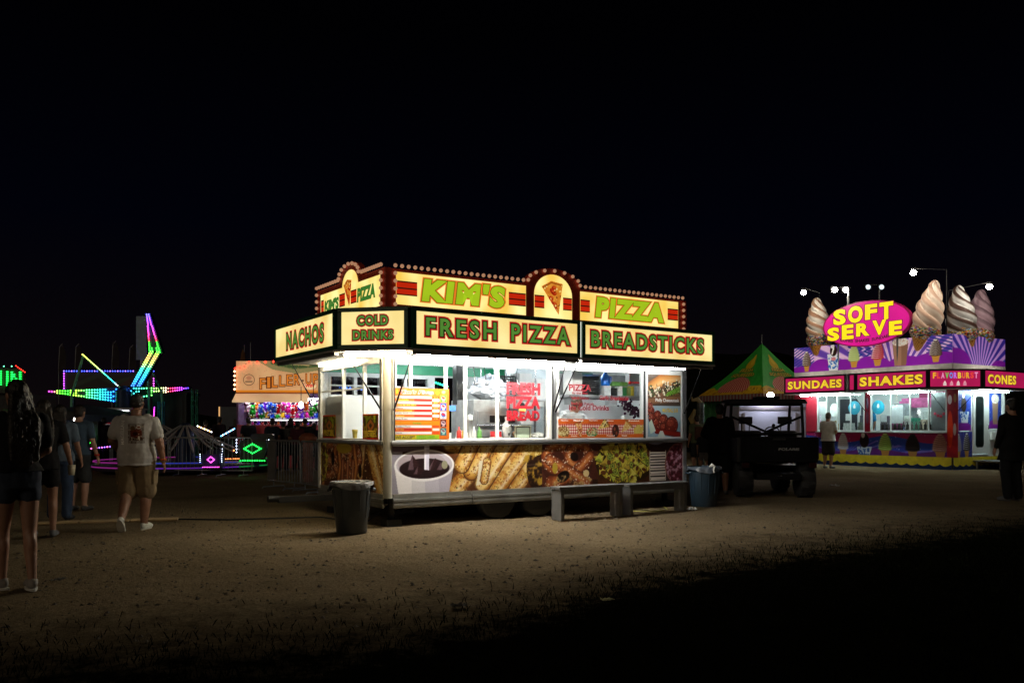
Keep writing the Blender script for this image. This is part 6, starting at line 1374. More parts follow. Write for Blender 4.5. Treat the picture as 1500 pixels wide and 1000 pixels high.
led_mesh('sign_bulbs', [(x, -.46, z) for x, z in rb], ['ff3020' if k < 11 else 'ffb080' for k in range(len(rb))], .045, M_led, o5)
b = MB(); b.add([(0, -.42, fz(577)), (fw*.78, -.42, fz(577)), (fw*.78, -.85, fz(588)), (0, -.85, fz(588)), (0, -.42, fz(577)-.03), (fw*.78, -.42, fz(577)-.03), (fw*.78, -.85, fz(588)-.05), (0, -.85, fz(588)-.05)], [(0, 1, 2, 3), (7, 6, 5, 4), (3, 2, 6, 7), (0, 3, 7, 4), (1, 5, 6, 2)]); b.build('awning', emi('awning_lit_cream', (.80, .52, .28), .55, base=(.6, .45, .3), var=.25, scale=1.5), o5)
stall_shelves(o5, .01, .9, 1.9, 1.4, 0, (), M_rwhite)
b = MB(); b.bx(0, fw, 1.5, 1.56, 0, 2.9); b.bx(0, .06, -.3, 1.5, 0, 2.9); b.bx(fw-.06, fw, -.3, 1.5, 0, 2.9); b.bx(-.05, fw+.05, -.4, 1.6, 2.9, 2.98); b.build('booth_wall', mat('stall_purple', (.10, .05, .14), .7, var=.3), o5)
for z in (1.62, 1.30): b = MB(); b.bx(.07, fw-.07, .75, 1.49, z, z+.03); b.build('shelf', M_rwhite, o5); b = MB(); b.tube([(.1, .72, z-.01), (fw-.1, .72, z-.01)], .010, 6); b.build('tube_light', emi('stall_tube', 0), o5)
b = MB(); b.bx(.02, fw-.02, -.35, .15, 0, fz(622)); b.build('counter', mat('counter_red', (.45, .05, .07), .5, var=.2), o5, .01)
b = MB(); b.tube([(.1, .45, fz(583)), (fw-.3, .45, fz(583))], .02, 6); b.build('tube_light', emi('stall_tube_hidden', (.95, .9, 1.), 40.), o5)
cs_, sn = math.cos(R(3)), math.sin(R(3)); fp = lambda x, y, z: (p.x+cs_*x-sn*y, p.y+sn*x+cs_*y, z)
for k in range(17): toy(rr.randrange(8), fp(.15+.155*k, .55+rr.uniform(-.1, .1), rr.uniform(1.72, 1.92)), rr.uniform(.85, 1.15), 'hanging under the beige game stall sign')
for k in range(15): toy(rr.randrange(8), fp(.18+.175*k, 1.1+rr.uniform(-.1, .1), 1.65), rr.uniform(.75, 1.05), 'on the upper shelf of the beige game stall')
for k in range(15): toy(rr.randrange(8), fp(.22+.175*k, 1.0+rr.uniform(-.1, .1), 1.33), rr.uniform(.5, .75), 'on the lower shelf of the beige game stall')
for px, py, lab in ((441, 593, 'left of two white lamps hanging under the beige game stall sign'), (459, 588, 'right of two white lamps, nearest the pizza trailer end')):
    q = at(px, py, 27.5); b = MB(); b.ball((0, 0, 0), (.075, .075, .11), 12, 8); b.mat(1).tube([(0, 0, .1), (0, 0, .6)], .012, 6); t = b.build('hanging_lamp', [emi('lamp_globe_bright', (1., .95, .85), 14.), M_dark]); t.location = q; tag(t, lab, 'lamp')
# flags over the stall
for px, py, lab, c in ((358, 522, 'furled orange flag above the beige game stall sign', (.16, .07, .025)), (367, 517, 'thin bare flag pole above the beige game stall sign', (.03, .03, .03))):
    q = at(px, py, 30); o2 = thing('stall_flag', lab, 'flag', (q.x, q.y, 0)); b = MB(); b.tube([(0, 0, 2.5), (.0, 0, q.z+.4)], .015, 6); b.build('pole', M_galv, o2)
    b = MB(); b.lathe([(.02, 0), (.10, .15), (.07, .45), (.02, .6), (0, .62)], 8, (-.05, 0, q.z-.35)) if px == 358 else b.lathe([(.03, 0), (.03, .05), (0, .06)], 6, (0, 0, q.z+.36)); b.build('cloth' if px == 358 else 'finial', mat('flag_%d' % px, c, .9), o2)
# orange ringed totem by the barrier
q = at(451, 660, 21.5); b = MB(); pr = [(0, 0), (.20, 0)]
for k in range(9): z = .06+.125*k; pr += [(.20, z), (.235, z+.05), (.20, z+.10)]
pr += [(.22, 1.22), (.34, 1.26), (.36, 1.36), (.25, 1.46), (.10, 1.5), (0, 1.5)]; b.lathe(pr, 18); t = b.build('ringed_totem', mat('totem_orange', (.22, .055, .018), .6, var=.4, scale=5)); t.location = (q.x, q.y, 0); t.scale = (.64, .64, .82); tag(t, 'orange ringed totem post with a wide cap behind the barrier', 'totem')
# ---- crowd barriers
def barrier(label, A, C, h=1.08, panel=None, nb=None):
    d = C-A; L_ = d.length; o2 = thing('crowd_barrier', label, 'barrier', A, math.atan2(d.y, d.x), 'steel crowd barriers'); b = MB()
    b.tube([(0, 0, .16), (0, 0, h-.08), (.06, 0, h), (L_-.06, 0, h), (L_, 0, h-.08), (L_, 0, .16)], .02, 8); b.tube([(0, 0, .17), (L_, 0, .17)], .016, 8); b.build('frame', M_galv, o2)
    b = MB(); n = nb or int(L_/.115)
    for k in range(1, n): b.tube([(L_*k/n, 0, .17), (L_*k/n, 0, h)], .0085, 6)
    b.build('bars', M_galv, o2)
    for x in (.25, L_-.25): b = MB(); b.tube([(x, -.28, .01), (x, -.25, .05), (x, .25, .05), (x, .28, .01)], .016, 6); b.tube([(x, 0, .05), (x, 0, .17)], .014, 6); b.build('foot', M_galv, o2)
    if panel: b = MB(); b.bx(panel[0], panel[1], -.03, -.022, .2, h-.03); b.build('mesh_panel', mat('panel_grey', (.12, .115, .11), .7, var=.25, scale=4), o2)
q = [gnd(px, 694) for px in (206, 268, 331, 392)]
for k in range(3): barrier(['far crowd barrier beside the walking man', 'far crowd barrier before the pink diamond car', 'far crowd barrier before the green diamond car'][k], Vector((q[k].x+.03, 24.2-.5*k*.4, 0)), Vector((q[k+1].x-.03, 24.2-.5*(k+1)*.4, 0)))
A, C = gnd(394, 716), gnd(424, 718); A.z = C.z = 0
barrier('near crowd barrier with a grey cloth panel left of the pizza trailer', gnd(393, 714), gnd(440, 719), 1.08, (.02, .38)); barrier('near crowd barrier touching the end of the pizza trailer', gnd(441, 719), gnd(474, 725), 1.08)
# coloured light strings of a ride beyond the trailer, seen through its back door
for A, C, c, lab in ((at(683, 545, 34), at(694, 575, 34), 'c060ff', 'upper string of violet ride lights seen through the pizza trailer'), (at(676, 598, 34), at(689, 612, 34), 'e070ff', 'lower string of violet ride lights seen through the pizza trailer'), (at(626, 556, 36), at(655, 566, 36), '30e0a0', 'string of green ride lights seen through the rear windows'), (at(590, 566, 36), at(612, 570, 36), '40e0d0', 'string of cyan ride lights seen through the rear windows'), (at(480, 566, 34), at(530, 570, 34), '5080ff', 'string of blue ride lights seen through the end window')):
    d = C-A; b = MB(); b.tube([A-A, d], .03, 6); b.tube([d*.5, Vector((d.x*.5, .02, -A.z))], .03, 6); t = b.build('light_string', M_rmetal); t.location = A; tag(t, lab, 'light string'); n = 10; led_mesh('led_lights', [d*(k/(n-1))+Vector((0, -.06, 0)) for k in range(n)], [c]*n, .05, M_led, t)
# midway lights glimpsed between the people and the ride
for k, (px, py, Y, L_, a, cs_k, lab) in enumerate(((100, 612, 29.5, .9, -.25, ['ffffff', 'ffe0a0'], 'short string of warm white bulbs under the grey canopy'), (126, 640, 28.5, .6, 1.35, ['30ff50', '60ff80'], 'upright string of green bulbs left of the black game cabinet'), (150, 655, 28, .7, .1, ['ff60c0', '8060ff'], 'string of pink and violet bulbs beside the walking man'),
      (118, 632, 30, .5, .6, ['40c0ff', 'ffffff'], 'sloping string of cyan bulbs behind the people'), (172, 612, 30.5, .9, .0, ['ffffff', '80d0ff', 'ffd080'], 'string of mixed bulbs over the bright prize stall'), (226, 606, 33, .5, 1.5, ['d040ff', 'ff40c0'], 'upright string of magenta bulbs right of the walking man'), (300, 628, 28.5, .5, -.4, ['ffffff', 'ffb060'], 'string of white bulbs above the pink diamond car'), (334, 633, 28.2, .5, .5, ['60b0ff', 'ffffff'], 'string of blue bulbs above the dark ride car'))):
    q = at(px, py, Y); d = Vector((math.cos(a), 0, math.sin(a)))*L_; b = MB(); b.tube([-d*.5, d*.5], .012, 5); b.tube([Vector((0, .02, 0)), Vector((0, .02, -q.z))], .02, 5); t = b.build('light_string', M_rmetal); t.location = q; tag(t, lab, 'light string'); n = 9; led_mesh('led_lights', [d*(j/(n-1)-.5)+Vector((0, -.03, 0)) for j in range(n)], [cs_k[j % len(cs_k)] for j in range(n)], .026, M_led, t)
# ================================================================== RIGHT SIDE: ICE CREAM TRAILER, TENT, VEHICLE
PI = Vector((14.09, 27.3, 0)); IL, IW = 6.12, 3.25
def IWp(x, y, z=0.): return Vector((PI.x+UX*x-UY*y, PI.y+UY*x+UX*y, z))
ic = thing('ice_cream_trailer', 'bright purple and magenta ice cream trailer with giant cones on its roof', 'food trailer', PI, TZ)
M_mag = mat('magenta_vinyl', (.42, .015, .12), .4, var=.1); M_pur = mat('purple_vinyl', (.16, .02, .28), .4, var=.1)
def rays(P, cx, cy, n, c1, c2, w=.5):
    a = np.arctan2(P.Y-cy, P.X-cx)/(2*math.pi)*n; m = np.clip((np.abs((a % 1)-.5)-(.5-w/2))*14, -1, 1)*.5+.5; P.a = P.c(c1)*(1-m[..., None])+P.c(c2)*m[..., None]
def soft(P, cx, y0, w, h, c1, c2, cone='c8903c', tilt=0.):
    """printed swirl cone"""
    ch = h*.32; P.poly([(cx-w*.36, y0+ch), (cx+w*.36, y0+ch), (cx+w*.22, y0), (cx-w*.22, y0)], cone); P.rect(cx-w*.40, y0+ch*.8, cx+w*.40, y0+ch*1.05, cone)
    for k in range(8):
        t = k/8; r = w*.5*(1-t**2.1)**.75+.01; y = y0+ch+(h-ch)*t*.93; P.ell(cx+tilt*t, y, r, (h-ch)*.105, c2); P.ell(cx+tilt*t-r*.10, y+(h-ch)*.02, r*.92, (h-ch)*.075, c1)
        P.stroke([(cx+tilt*t-r*.8, y-(h-ch)*.01), (cx+tilt*t, y-(h-ch)*.045), (cx+tilt*t+r*.85, y+(h-ch)*.02)], h*.013, c2)
# shell
b = MB(); b.bx(0, IW, 0, IL, .40, .46); b.bx(0, .05, 0, IL, .46, 1.20); b.bx(0, .06, 0, IL, 2.58, 3.3); b.bx(IW-.05, IW, 0, IL, .46, 3.3); b.bx(.05, IW-.05, IL-.05, IL, .46, 3.3); b.bx(0, IW, 0, IL, 3.3, 3.36)
b.bx(.06, IW-.05, 0, .05, 2.58, 3.3); b.bx(.05, 1.18, 0, .05, .46, 1.22); b.bx(2.12, IW-.05, 0, .05, .46, 1.28); b.bx(1.10, 1.18, 0, .05, 1.22, 2.58); b.bx(2.12, 2.20, 0, .05, 1.28, 2.58); b.build('body', M_inwall, ic)
b = MB(); b.bx(-.012, .03, 0.0, IL, 3.22, 3.42); b.bx(.031, IW, -.012, .03, 3.22, 3.42); b.build('roof_band', mat('band_white', (.72, .72, .70), .4), ic)
# upper rays panel, long and short side
P = Pic(IL, .93, 460, '8020a0', 17); rays(P, 4.2, -.6, 40, '6a44b4', 'f2c6ee'); m = (np.abs(P.X-2.0) < 1.1)*1.
a = ((P.X*3.2+np.abs(((P.Y*5) % 1)-.5)*1.5) % 1 < .5); P.put(((P.X > 2.3) & (P.X < 3.3) & (P.Y > .42))*a*1., '2c3aa0'); P.put(((P.X > 5.25) & ((P.Y*9+P.X*3) % 1 < .45))*1., '2c3aa0'); P.put(((P.X < .9) & ((P.Y*9-P.X*5) % 1 < .45))*1., '3040a8')
for cx, ry, rx in ((.5, .40, 1.0), (1.6, .34, .7), (2.9, .42, .8), (4.0, .38, .7), (4.9, .45, .55), (5.8, .22, .6)): P.ell(IL-cx, 0, rx, ry, '8a1ea8')
mx = lambda s: IL-s
soft(P, mx(5.56), .02, .36, .80, 'f4ecdf', '4a2c1c'); soft(P, mx(3.56), .06, .44, .86, 'e4eeae', 'a8bc6a'); soft(P, mx(2.64), .06, .46, .88, 'f4e4e0', 'b81c2c', tilt=.06); soft(P, mx(.55), .06, .42, .80, 'f0e6da', '3c2418')
P.poly([(mx(4.66), .60), (mx(4.14), .60), (mx(4.22), .0), (mx(4.58), .0)], 'f0f2f6'); P.specks((np.abs(P.X-mx(4.4)) < .2)*(P.Y < .5)*(P.Y > .08)*1., 40, '2a70c0', .02, .05); P.ell(mx(4.4), .42, .10, .07, 'e08a90'); P.ell(mx(4.40), .72, .15, .20, '2a140c'); P.ell(mx(4.44), .88, .08, .08, 'f0ece8'); P.stroke([(mx(4.46), .60), (mx(4.40), .80)], .03, 'f4f0ea')
P.poly([(mx(2.08), .78), (mx(1.50), .78), (mx(1.58), .02), (mx(2.0), .02)], 'a97e64'); P.poly([(mx(1.75), .78), (mx(1.50), .78), (mx(1.58), .02), (mx(1.75), .02)], '8f6650'); P.ell(mx(1.79), .82, .30, .14, 'efe6da'); P.specks((np.hypot((P.X-mx(1.79))/.3, (P.Y-.82)/.14) < 1)*1., 60, 'c0a088', .01, .02)
P.panel('ray_print', vcol('self_glow_ray_print', .4, .30), ic, (-.004, IL, 3.42), SX, FZ)  # print glows by itself in place of lamplight from the front
P = Pic(IW, .93, 240, '8020a0', 18); rays(P, 1.6, -.5, 40, '3a2a98', 'c090d8'); P.ell(.2, 0, .9, .5, '7a1a98'); P.ell(2.9, 0, .5, .2, '7a1a98'); P.panel('ray_print', vcol('self_glow_ray_print', 0), ic, (0, -.004, 3.42), FX, FZ)
b = MB(); b.bx(.0, .05, .0, IL, 3.42, 4.345); b.bx(.051, IW, 0, .05, 3.42, 4.345); b.build('roof_sign_board', M_aluw, ic)
# lower blue wave print
P = Pic(IL, .85, 420, '2a3aa0', 19); rays(P, 2.0, -.1, 60, '2a3a9c', '7a6ac8', .3); m = P.Y > .40+.16*np.sin(P.X*1.9+1.2); P.put(m*1., '2440a0'); P.put((P.Y > .60+.12*np.sin(P.X*1.9+.6))*1., 'a01c58'); P.put((P.Y < .22+.07*np.sin(P.X*2.3))*1., '5a1a70'); P.specks(np.ones_like(P.X), 60, 'c8d0f0', .008, .02)
for s, c1, c2, w, h in ((4.0, 'e4e0e4', 'b8b0bc', .42, .86), (2.35, 'cfe08a', '7a9a3c', .48, .86), (1.35, '2a1610', '180c08', .50, .84), (.40, 'd0a094', '8a5a50', .52, .86)): soft(P, mx(s), .0, w, h, c1, c2, 'b07a3a')
P.poly([(mx(3.45), .34), (mx(2.85), .34), (mx(2.95), .02), (mx(3.35), .02)], 'c8d4e4'); P.specks((np.abs(P.X-mx(3.15)) < .26)*(P.Y < .3)*1., 30, '2a5aa8', .02, .05); P.ell(mx(3.15), .55, .18, .25, '24120c'); P.ell(mx(3.2), .74, .07, .1, 'd8d4d0')
P.panel('wave_print', M_print, ic, (-.004, IL, .35), SX, FZ)
P = Pic(1.10, .85, 90, '2a3aa0', 23); rays(P, .5, 0, 30, '2a2a80', '4a4aa8', .3); soft(P, .28, 0, .38, .84, 'c8c4cc', '9a94a0'); soft(P, .78, .02, .40, .84, 'e8e4e4', '1c1410'); P.panel('wave_print', M_print, ic, (.06, -.004, .37), FX, FZ)
for x0, x1, z0, z1, k in ((.34, 1.09, 1.26, 2.56, 0), (2.22, 2.98, 1.32, 2.56, 1)):
    P = Pic(x1-x0, z1-z0, 80, '1c3aa0', 30+k); n = P.noise(.2)[..., None]; P.a = P.c('1a3498')*n+P.c('3456c0')*(1-n); P.specks(np.ones_like(P.X), 30, 'e0e8ff', .008, .018); P.put((P.Y < .22+.1*np.sin(P.X*5))*1., '7a1a90'); w = x1-x0
    if k == 0: P.poly([(.08, .62), (w-.12, .62), (w-.2, .25), (.18, .25)], 'dfe6f0'); P.specks((P.Y < .6)*(P.Y > .28)*1., 26, '2a6ac0', .02, .05); P.ell(w*.42, .84, .16, .24, '27130c'); P.ell(w*.40, 1.12, .08, .08, 'f0f0f0')
    else: P.poly([(.18, .95), (w-.18, .95), (w-.24, .15), (.24, .15)], 'a08068'); P.ell(w/2, 1.0, .24, .16, 'f0e8dc'); P.specks((np.hypot(P.X-w/2, P.Y-1.05) < .18)*1., 30, '8a7060', .01, .02)
    P.panel('dessert_poster', M_print, ic, (x0, -.006, z0), FX, FZ)
b = MB(); b.bx(.34, 1.09, -.003, .04, 1.26, 2.56); b.bx(2.22, 2.98, -.003, .04, 1.32, 2.56); b.build('poster_board', M_aluw, ic)
# pillars
P = Pic(.36, 2.2, 40, '90102a', 40); n = P.noise(.25)[..., None]; P.a = P.c('c81c20')*n+P.c('6a1030')*(1-n); P.ell(.09, 1.85, .07, .15, 'e4d8e0'); P.ell(.26, 1.9, .05, .14, '9a7a4c'); P.ell(.25, .9, .05, .2, 'c0b0b0'); P.ell(.1, .9, .09, .6, 'e03a18')
P.panel('pillar_print', M_print, ic, (-.03, .16, .40), (0, -1, 0), FZ); b = MB(); b.bx(-.026, .12, -.05, .155, .40, 2.58); b.build('corner_pillar', mat('pillar_red', (.38, .02, .04), .4), ic)
for q in ((2.92, 3.12), (5.10, IL)): b = MB(); b.bx(-.02, .05, q[0], q[1], 1.20, 2.58); b.build('pillar', mat('pillar_red', 0), ic); P = Pic(.2, 1.38, 24, '90102a', 41); P.ell(.1, 1.0, .05, .2, '8a6a80'); P.ell(.1, .5, .06, .22, '704050'); P.panel('pillar_print', M_print, ic, (-.024, 3.12, 1.2), SX, FZ)
# windows
for y0, y1, mu in ((.17, 2.91, (.80, 1.45, 2.15)), (3.13, 5.09, (3.70, 4.25, 4.70))):
    b = MB()
    b.bx(-.02, .05, y0, y0+.05, 1.21, 2.58); b.bx(-.02, .05, y1-.05, y1, 1.21, 2.58); b.bx(-.03, .05, y0+.05, y1-.05, 1.21, 1.25); b.bx(-.02, .05, y0+.05, y1-.05, 2.53, 2.58)
    for m in mu: b.bx(-.01, .04, m-.018, m+.018, 1.25, 2.53)
    w = b.build('serving_window', M_aluw, ic); b = MB(); b.bx(.012, .018, y0+.05, y1-.05, 1.25, 2.53); b.build('pane', M_glass, w)
b = MB(); b.bx(-.12, -.001, .17, 5.1, 1.175, 1.209); b.build('counter_ledge', M_alu, ic, .005)
# door with long dark window
b = MB(); b.bx(1.20, 2.10, -.03, .03, .50, 2.57); d = b.build('door', M_aluw, ic, .01); b = MB(); b.poly(rrect(.44, 1.62, .10), (1.36, -.034, .74), FX, FZ, .003); b.build('door_window', mat('dark_glass', (.008, .012, .012), .08), d); b = MB(); b.tube([(2.02, -.03, 1.45), (2.02, -.09, 1.45), (2.02, -.09, 1.3)], .015, 6); b.build('handle', M_wire, d); b = MB(); b.poly(rrect(.52, 1.70, .13), (1.32, -.0315, .70), FX, FZ, .001); b.build('window_seal', M_dark, d)
b = MB(); b.bx(1.1, 2.9, -1.0, -.05, .24, .29); b.build('step', mat('step_grey', (.16, .16, .16), .6, .3), ic); b = MB()
for x in (1.15, 2.85): b.bx(x-.03, x+.03, -.95, -.90, 0, .239); b.bx(x-.03, x+.03, -.2, -.15, 0, .239)
b.build('step_leg', M_galv, ic); b = MB(); b.bx(2.25, 2.62, -.10, -.01, .95, 1.2) ; b.build('utility_box', M_aluw, ic, .01)
# yellow scalloped fringe and blue skirt
def fringe(p0, p1, nrm, n):
    b = MB(); d = (p1-p0); vs = []
    for k in range(n*6+1): t = k/(n*6); w = abs(math.sin(t*n*math.pi)); vs += [p0+d*t+nrm*.02+Vector((0, 0, .40)), p0+d*t+nrm*(.025+.012*w)+Vector((0, 0, .17-.07*w))]
    b.add(vs, [(2*k, 2*k+1, 2*k+3, 2*k+2) for k in range(n*6)], True); b.build('fringe', mat('fringe_yellow', (.62, .48, .01), .7, var=.15), ic)
    b = MB(); vs = []
    for k in range(n*4+1): t = k/(n*4); w = .012*math.sin(k*2.1); vs += [p0+d*t+nrm*w+Vector((0, 0, .36)), p0+d*t+nrm*(w*1.6)+Vector((0, 0, .0))]
    b.add(vs, [(2*k, 2*k+1, 2*k+3, 2*k+2) for k in range(n*4)], True); b.build('skirt', mat('skirt_blue', (.012, .05, .22), .7, var=.3, scale=2), ic)
fringe(Vector((-.03, IL, 0)), Vector((-.03, 0, 0)), Vector((-1, 0, 0)), 16); fringe(Vector((-.03, -.03, 0)), Vector((IW, -.03, 0)), Vector((0, -1, 0)), 9)
# awning signs
M_boxk = mat('sign_frame_black', (.03, .03, .032), .4, .3); M_litm = emi('backlit_magenta', (.44, .010, .085), .85, base=(.4, .02, .1), var=.12, scale=1.5)
LY = [emi('ink_plum_lit', (.10, .004, .03), .5), emi('ink_yellow_lit', (.92, .62, .03), .9, var=.15, scale=6)]
def isign(O, ex, w, words, m=M_litm):
    ex = Vector(ex); n = ex.cross(Vector((0, 0, 1))); s = None; b = MB(); O = Vector(O)
    def bar(a0, a1, c0, c1, d0, d1):
        P_ = [O+ex*a+Vector((0, 0, c))-n*dd for dd in (d0, d1) for c in (c0, c1) for a in (a0, a1)]; b.add(P_, [(0, 1, 3, 2), (5, 4, 6, 7), (4, 5, 1, 0), (2, 3, 7, 6), (4, 0, 2, 6), (1, 5, 7, 3)])
    f = .06; bar(0, w, 2.60, 2.60+f, 0, .16); bar(0, w, 3.22-f, 3.22, 0, .16); bar(0, f, 2.66, 3.16, 0, .16); bar(w-f, w, 2.66, 3.16, 0, .16); bar(f, w-f, 2.66, 3.16, .14, .159); s = b.build('sign_box', M_boxk, ic)
    lit(s, O+ex*f, ex, w-2*f, 2.66, 3.16, m); b = MB()
    for t, x, z, tw, th in words: text(b, t, O+ex*x+Vector((0, 0, z))-n*.009, ex, FZ, tw, th, [(.085, 0, 0), (.046, 1, .003)], space=1.15)
    if words: b.build('lettering', LY, s)
    return s
isign((-.75, 5.99, 0), SX, 2.62, [('SUNDAES', .16, 2.755, 2.30, .30)]); isign((-.75, 2.97, 0), SX, 2.58, [('SHAKES', .14, 2.755, 2.28, .32)]); s = isign((-.75, 3.27, 0), SX, .28, [])
cv = Vector((1.22, -1.06, 0)); cl = cv.length; ce = cv.normalized(); s = isign((-.75, .36, 0), ce, cl, []); b = MB(); n = ce.cross(Vector((0, 0, 1)))
CO = ['ffc020', 'ff5040', 'ffa0d0', '60e060', '60a0ff', 'd080ff', 'ffe040', 'ff8030']; ems = [emi('ink_burst_%d' % k, lin(c), .75) for k, c in enumerate(CO)]
for k, ch in enumerate('FLAVORBURST'): text(b, ch, Vector((-.75, .36, 2.92))+ce*(.14+.125*k)-n*.009, ce, FZ, .10, .19, [(.04, k % 8, 0)])
b.build('lettering', ems, s); b = MB()
for k in range(4): b.cur = k % 2; b.lathe([(.0, 0), (.09, .01), (.07, .06), (.075, .07), (.05, .11), (.0, .16)], 10, Vector((-.75, .36, 2.69))+ce*(.5+.2*k)+n*.0, sy=.4)
b.build('swirl_print', [emi('swirl_cream', (.9, .75, .7), .7), emi('swirl_pink', (.85, .35, .45), .7)], s)
isign((.50, -.75, 0), FX, 2.72, [('CONES', .22, 2.755, 1.75, .30)])
b = MB(); b.bx(-.75, -.002, .36, 5.98, 2.57, 2.598); b.poly([(-.75, .36), (.47, -.70), (.47, -.03), (-.002, -.03), (-.002, .36)], (0, 0, 2.598), (1, 0, 0), (0, 1, 0), .028); b.bx(.47, 3.2, -.75, -.032, 2.57, 2.598); b.build('awning', M_aluw, ic)
for a, c in (((-.42, .85, 2.53), (-.42, 2.7, 2.53)), ((-.42, 3.6, 2.53), (-.42, 5.5, 2.53)), ((.75, -.42, 2.53), (2.6, -.42, 2.53))):
    b = MB(); b.tube([a, c], .022, 8); b.build('fluorescent_tube', emi('ice_tube', (.78, 1., .96), 85.), ic)
for a, c in (((-.5, 2.8, 2.57), (-.02, 2.98, 1.9)), ((-.5, .5, 2.57), (-.02, .25, 1.9)), ((-.5, 3.3, 2.57), (-.02, 3.08, 1.9)), ((.6, -.5, 2.57), (.3, -.02, 1.9))): b = MB(); b.tube([a, c], .012, 6); b.build('awning_strut', mat('strut_black', 0), ic)
for y0 in (.6, 2.2, 3.9): b = MB(); b.tube([(1.2, y0, 2.95), (1.2, y0+1.2, 2.95)], .02, 8); b.build('ceiling_tube', emi('ice_tube_inside', (.72, 1., .97), 70.), ic)
# oval roof sign
b = MB(); oc = (3.06, 4.98); th = R(1.0); pts = [(1.72*math.cos(t), .80*math.sin(t)) for t in np.linspace(0, 2*math.pi, 57)[:-1]]
ey = (0, 0, 1); b.poly(pts, (-.10, oc[0], oc[1]), SX, ey, .14); so = b.build('oval_sign', M_mag, ic); b = MB(); b.poly([(x*.965, y*.955) for x, y in pts], (-.104, oc[0], oc[1]), SX, ey, .003); b.build('lit_panel', emi('self_glow_oval', (.62, .005, .24), .88, base=(.4, .02, .15), var=.15, scale=1.2), so)  # oval face given its own glow, standing in for front lighting
b = MB()
for t, y, z, w, h in (('SOFT', 4.33, 5.07, 2.35, .56), ('SERVE', 4.58, 4.52, 2.92, .48)):
    x = 0; ws = {'S': 1., 'O': 1.15, 'F': .9, 'T': 1., 'E': .95, 'R': 1.05, 'V': 1.05}; tot = sum(ws[c] for c in t); gap = w*.035; un = (w-gap*(len(t)-1))/tot
    for k, c in enumerate(t): dz = [.0, -.03, .03, .02, .0][k % 5]-.04*(abs(k-(len(t)-1)/2) > 1.2); text(b, c, (-.108, y-x, z+dz), SX, FZ, ws[c]*un, h*[1., 1.08, .95, 1.05, 1.][k % 5], [(.085, 0, 0), (.052, 1, .004)]); x += ws[c]*un+gap
text(b, 'CONES  SHAKES  SUNDAES', (-.108, 4.05, 4.34), SX, FZ, 1.95, .11, [(.03, 2, 0)], warp=lambda x, y: (x, y+.10*((x-.97)/.97)**2)); b.build('lettering', [emi('ink_maroon_lit', (.22, .002, .06), .6), emi('ink_oval_yellow', (1., .74, .012), .95), emi('ink_oval_small', (.03, .02, .0), .6)], so)
b = MB(); b.tube([(.05, 4.2, 3.4), (.0, 4.2, 4.9)], .05, 8); b.tube([(.05, 1.9, 3.4), (.0, 1.9, 4.9)], .05, 8); b.tube([(1.6, 3.0, 3.4), (.05, 3.0, 5.3)], .035, 8); b.build('sign_brace', M_galv, ic)
# giant cones
def giant(loc, tilt, tz, H, r, c1, c2, seed):
    e = bpy.data.objects.new('giant_cone', None); COL.objects.link(e); e.parent = ic; e.location = loc; e.rotation_euler = (tilt[0], tilt[1], tz)
    nz, nt_ = 90, 72; zz = np.linspace(0, 1, nz)[:, None]; tt = np.linspace(0, 2*np.pi, nt_)[None, :]; hc = H*.40
    ph = 4*tt+zz*27+.25*np.sin(tt*3+zz*9); rid = np.abs(np.sin(ph/2)); prof = r*np.clip(np.sqrt(np.clip(1-zz**2.6, 0, 1)), 0, 1)*(.78+.26*np.clip(1-((zz-.28)/.5)**2, 0, 1)); rr_ = prof*(.77+.29*rid**.6)
    co = np.stack([rr_*np.cos(tt), rr_*np.sin(tt), (hc+(H-hc)*zz+0*tt)-.03*H*(1-rid)*np.ones_like(zz)], -1); k = np.clip(np.sin(ph*1.0+.8)*2.2+.3, 0, 1)[..., None]; A, B = np.array(c1), np.array(c2); grid_mesh('swirl', co, A*k+B*(1-k), vcol('fibreglass_cream', .5, 0, .3), e, True)
    rg = np.random.default_rng(seed); z2 = np.linspace(0, 1, 30)[:, None]; r2 = r*(.86+.22*np.sin(np.pi*z2))+0*tt; co = np.stack([r2*np.cos(tt), r2*np.sin(tt), (hc-H*.10+H*.17*z2+0*tt)], -1)+rg.normal(0, r*.025, (30, nt_, 3)); co[:, -1] = co[:, 0]
    pal = np.array([[.16, .07, .05], [.12, .05, .04], [.14, .06, .04], [.95, .9, .85], [.85, .12, .12], [.2, .6, .25], [.95, .75, .15], [.2, .35, .8]]); grid_mesh('sprinkles', co, pal[rg.integers(0, 8, (30, nt_))], vcol('sprinkle_coat', .3, 0, .5), e, True)
    z3 = np.linspace(0, 1, 50)[:, None]; r3 = r*(.34+.62*z3)+0*tt; wf = (((tt*7+z3*16) % 2 < .35)|((tt*7-z3*16) % 2 < .35)); r3 = r3-.03*r*wf; co = np.stack([r3*np.cos(tt), r3*np.sin(tt), (H*.36*z3+0*tt)], -1); grid_mesh('waffle', co, np.where(wf[..., None], np.array([.50, .30, .10]), np.array([.80, .56, .24])), vcol('waffle_print', .5), e, True)
    return e
giant((.25, 5.1, 3.60), (R(-5), 0, 0), 0, 2.62, .43, (.92, .90, .86), (.66, .50, .40), 1); giant((.25, 1.28, 3.50), (R(12), 0, 0), 0, 2.76, .44, (.95, .88, .82), (.80, .66, .58), 2)
giant((1.28, .30, 3.45), (0, R(-9), 0), 0, 2.62, .44, (.80, .80, .80), (.26, .17, .14), 3); giant((2.14, .36, 3.45), (0, R(6), 0), 0, 2.60, .44, (.72, .60, .66), (.52, .42, .47), 4)
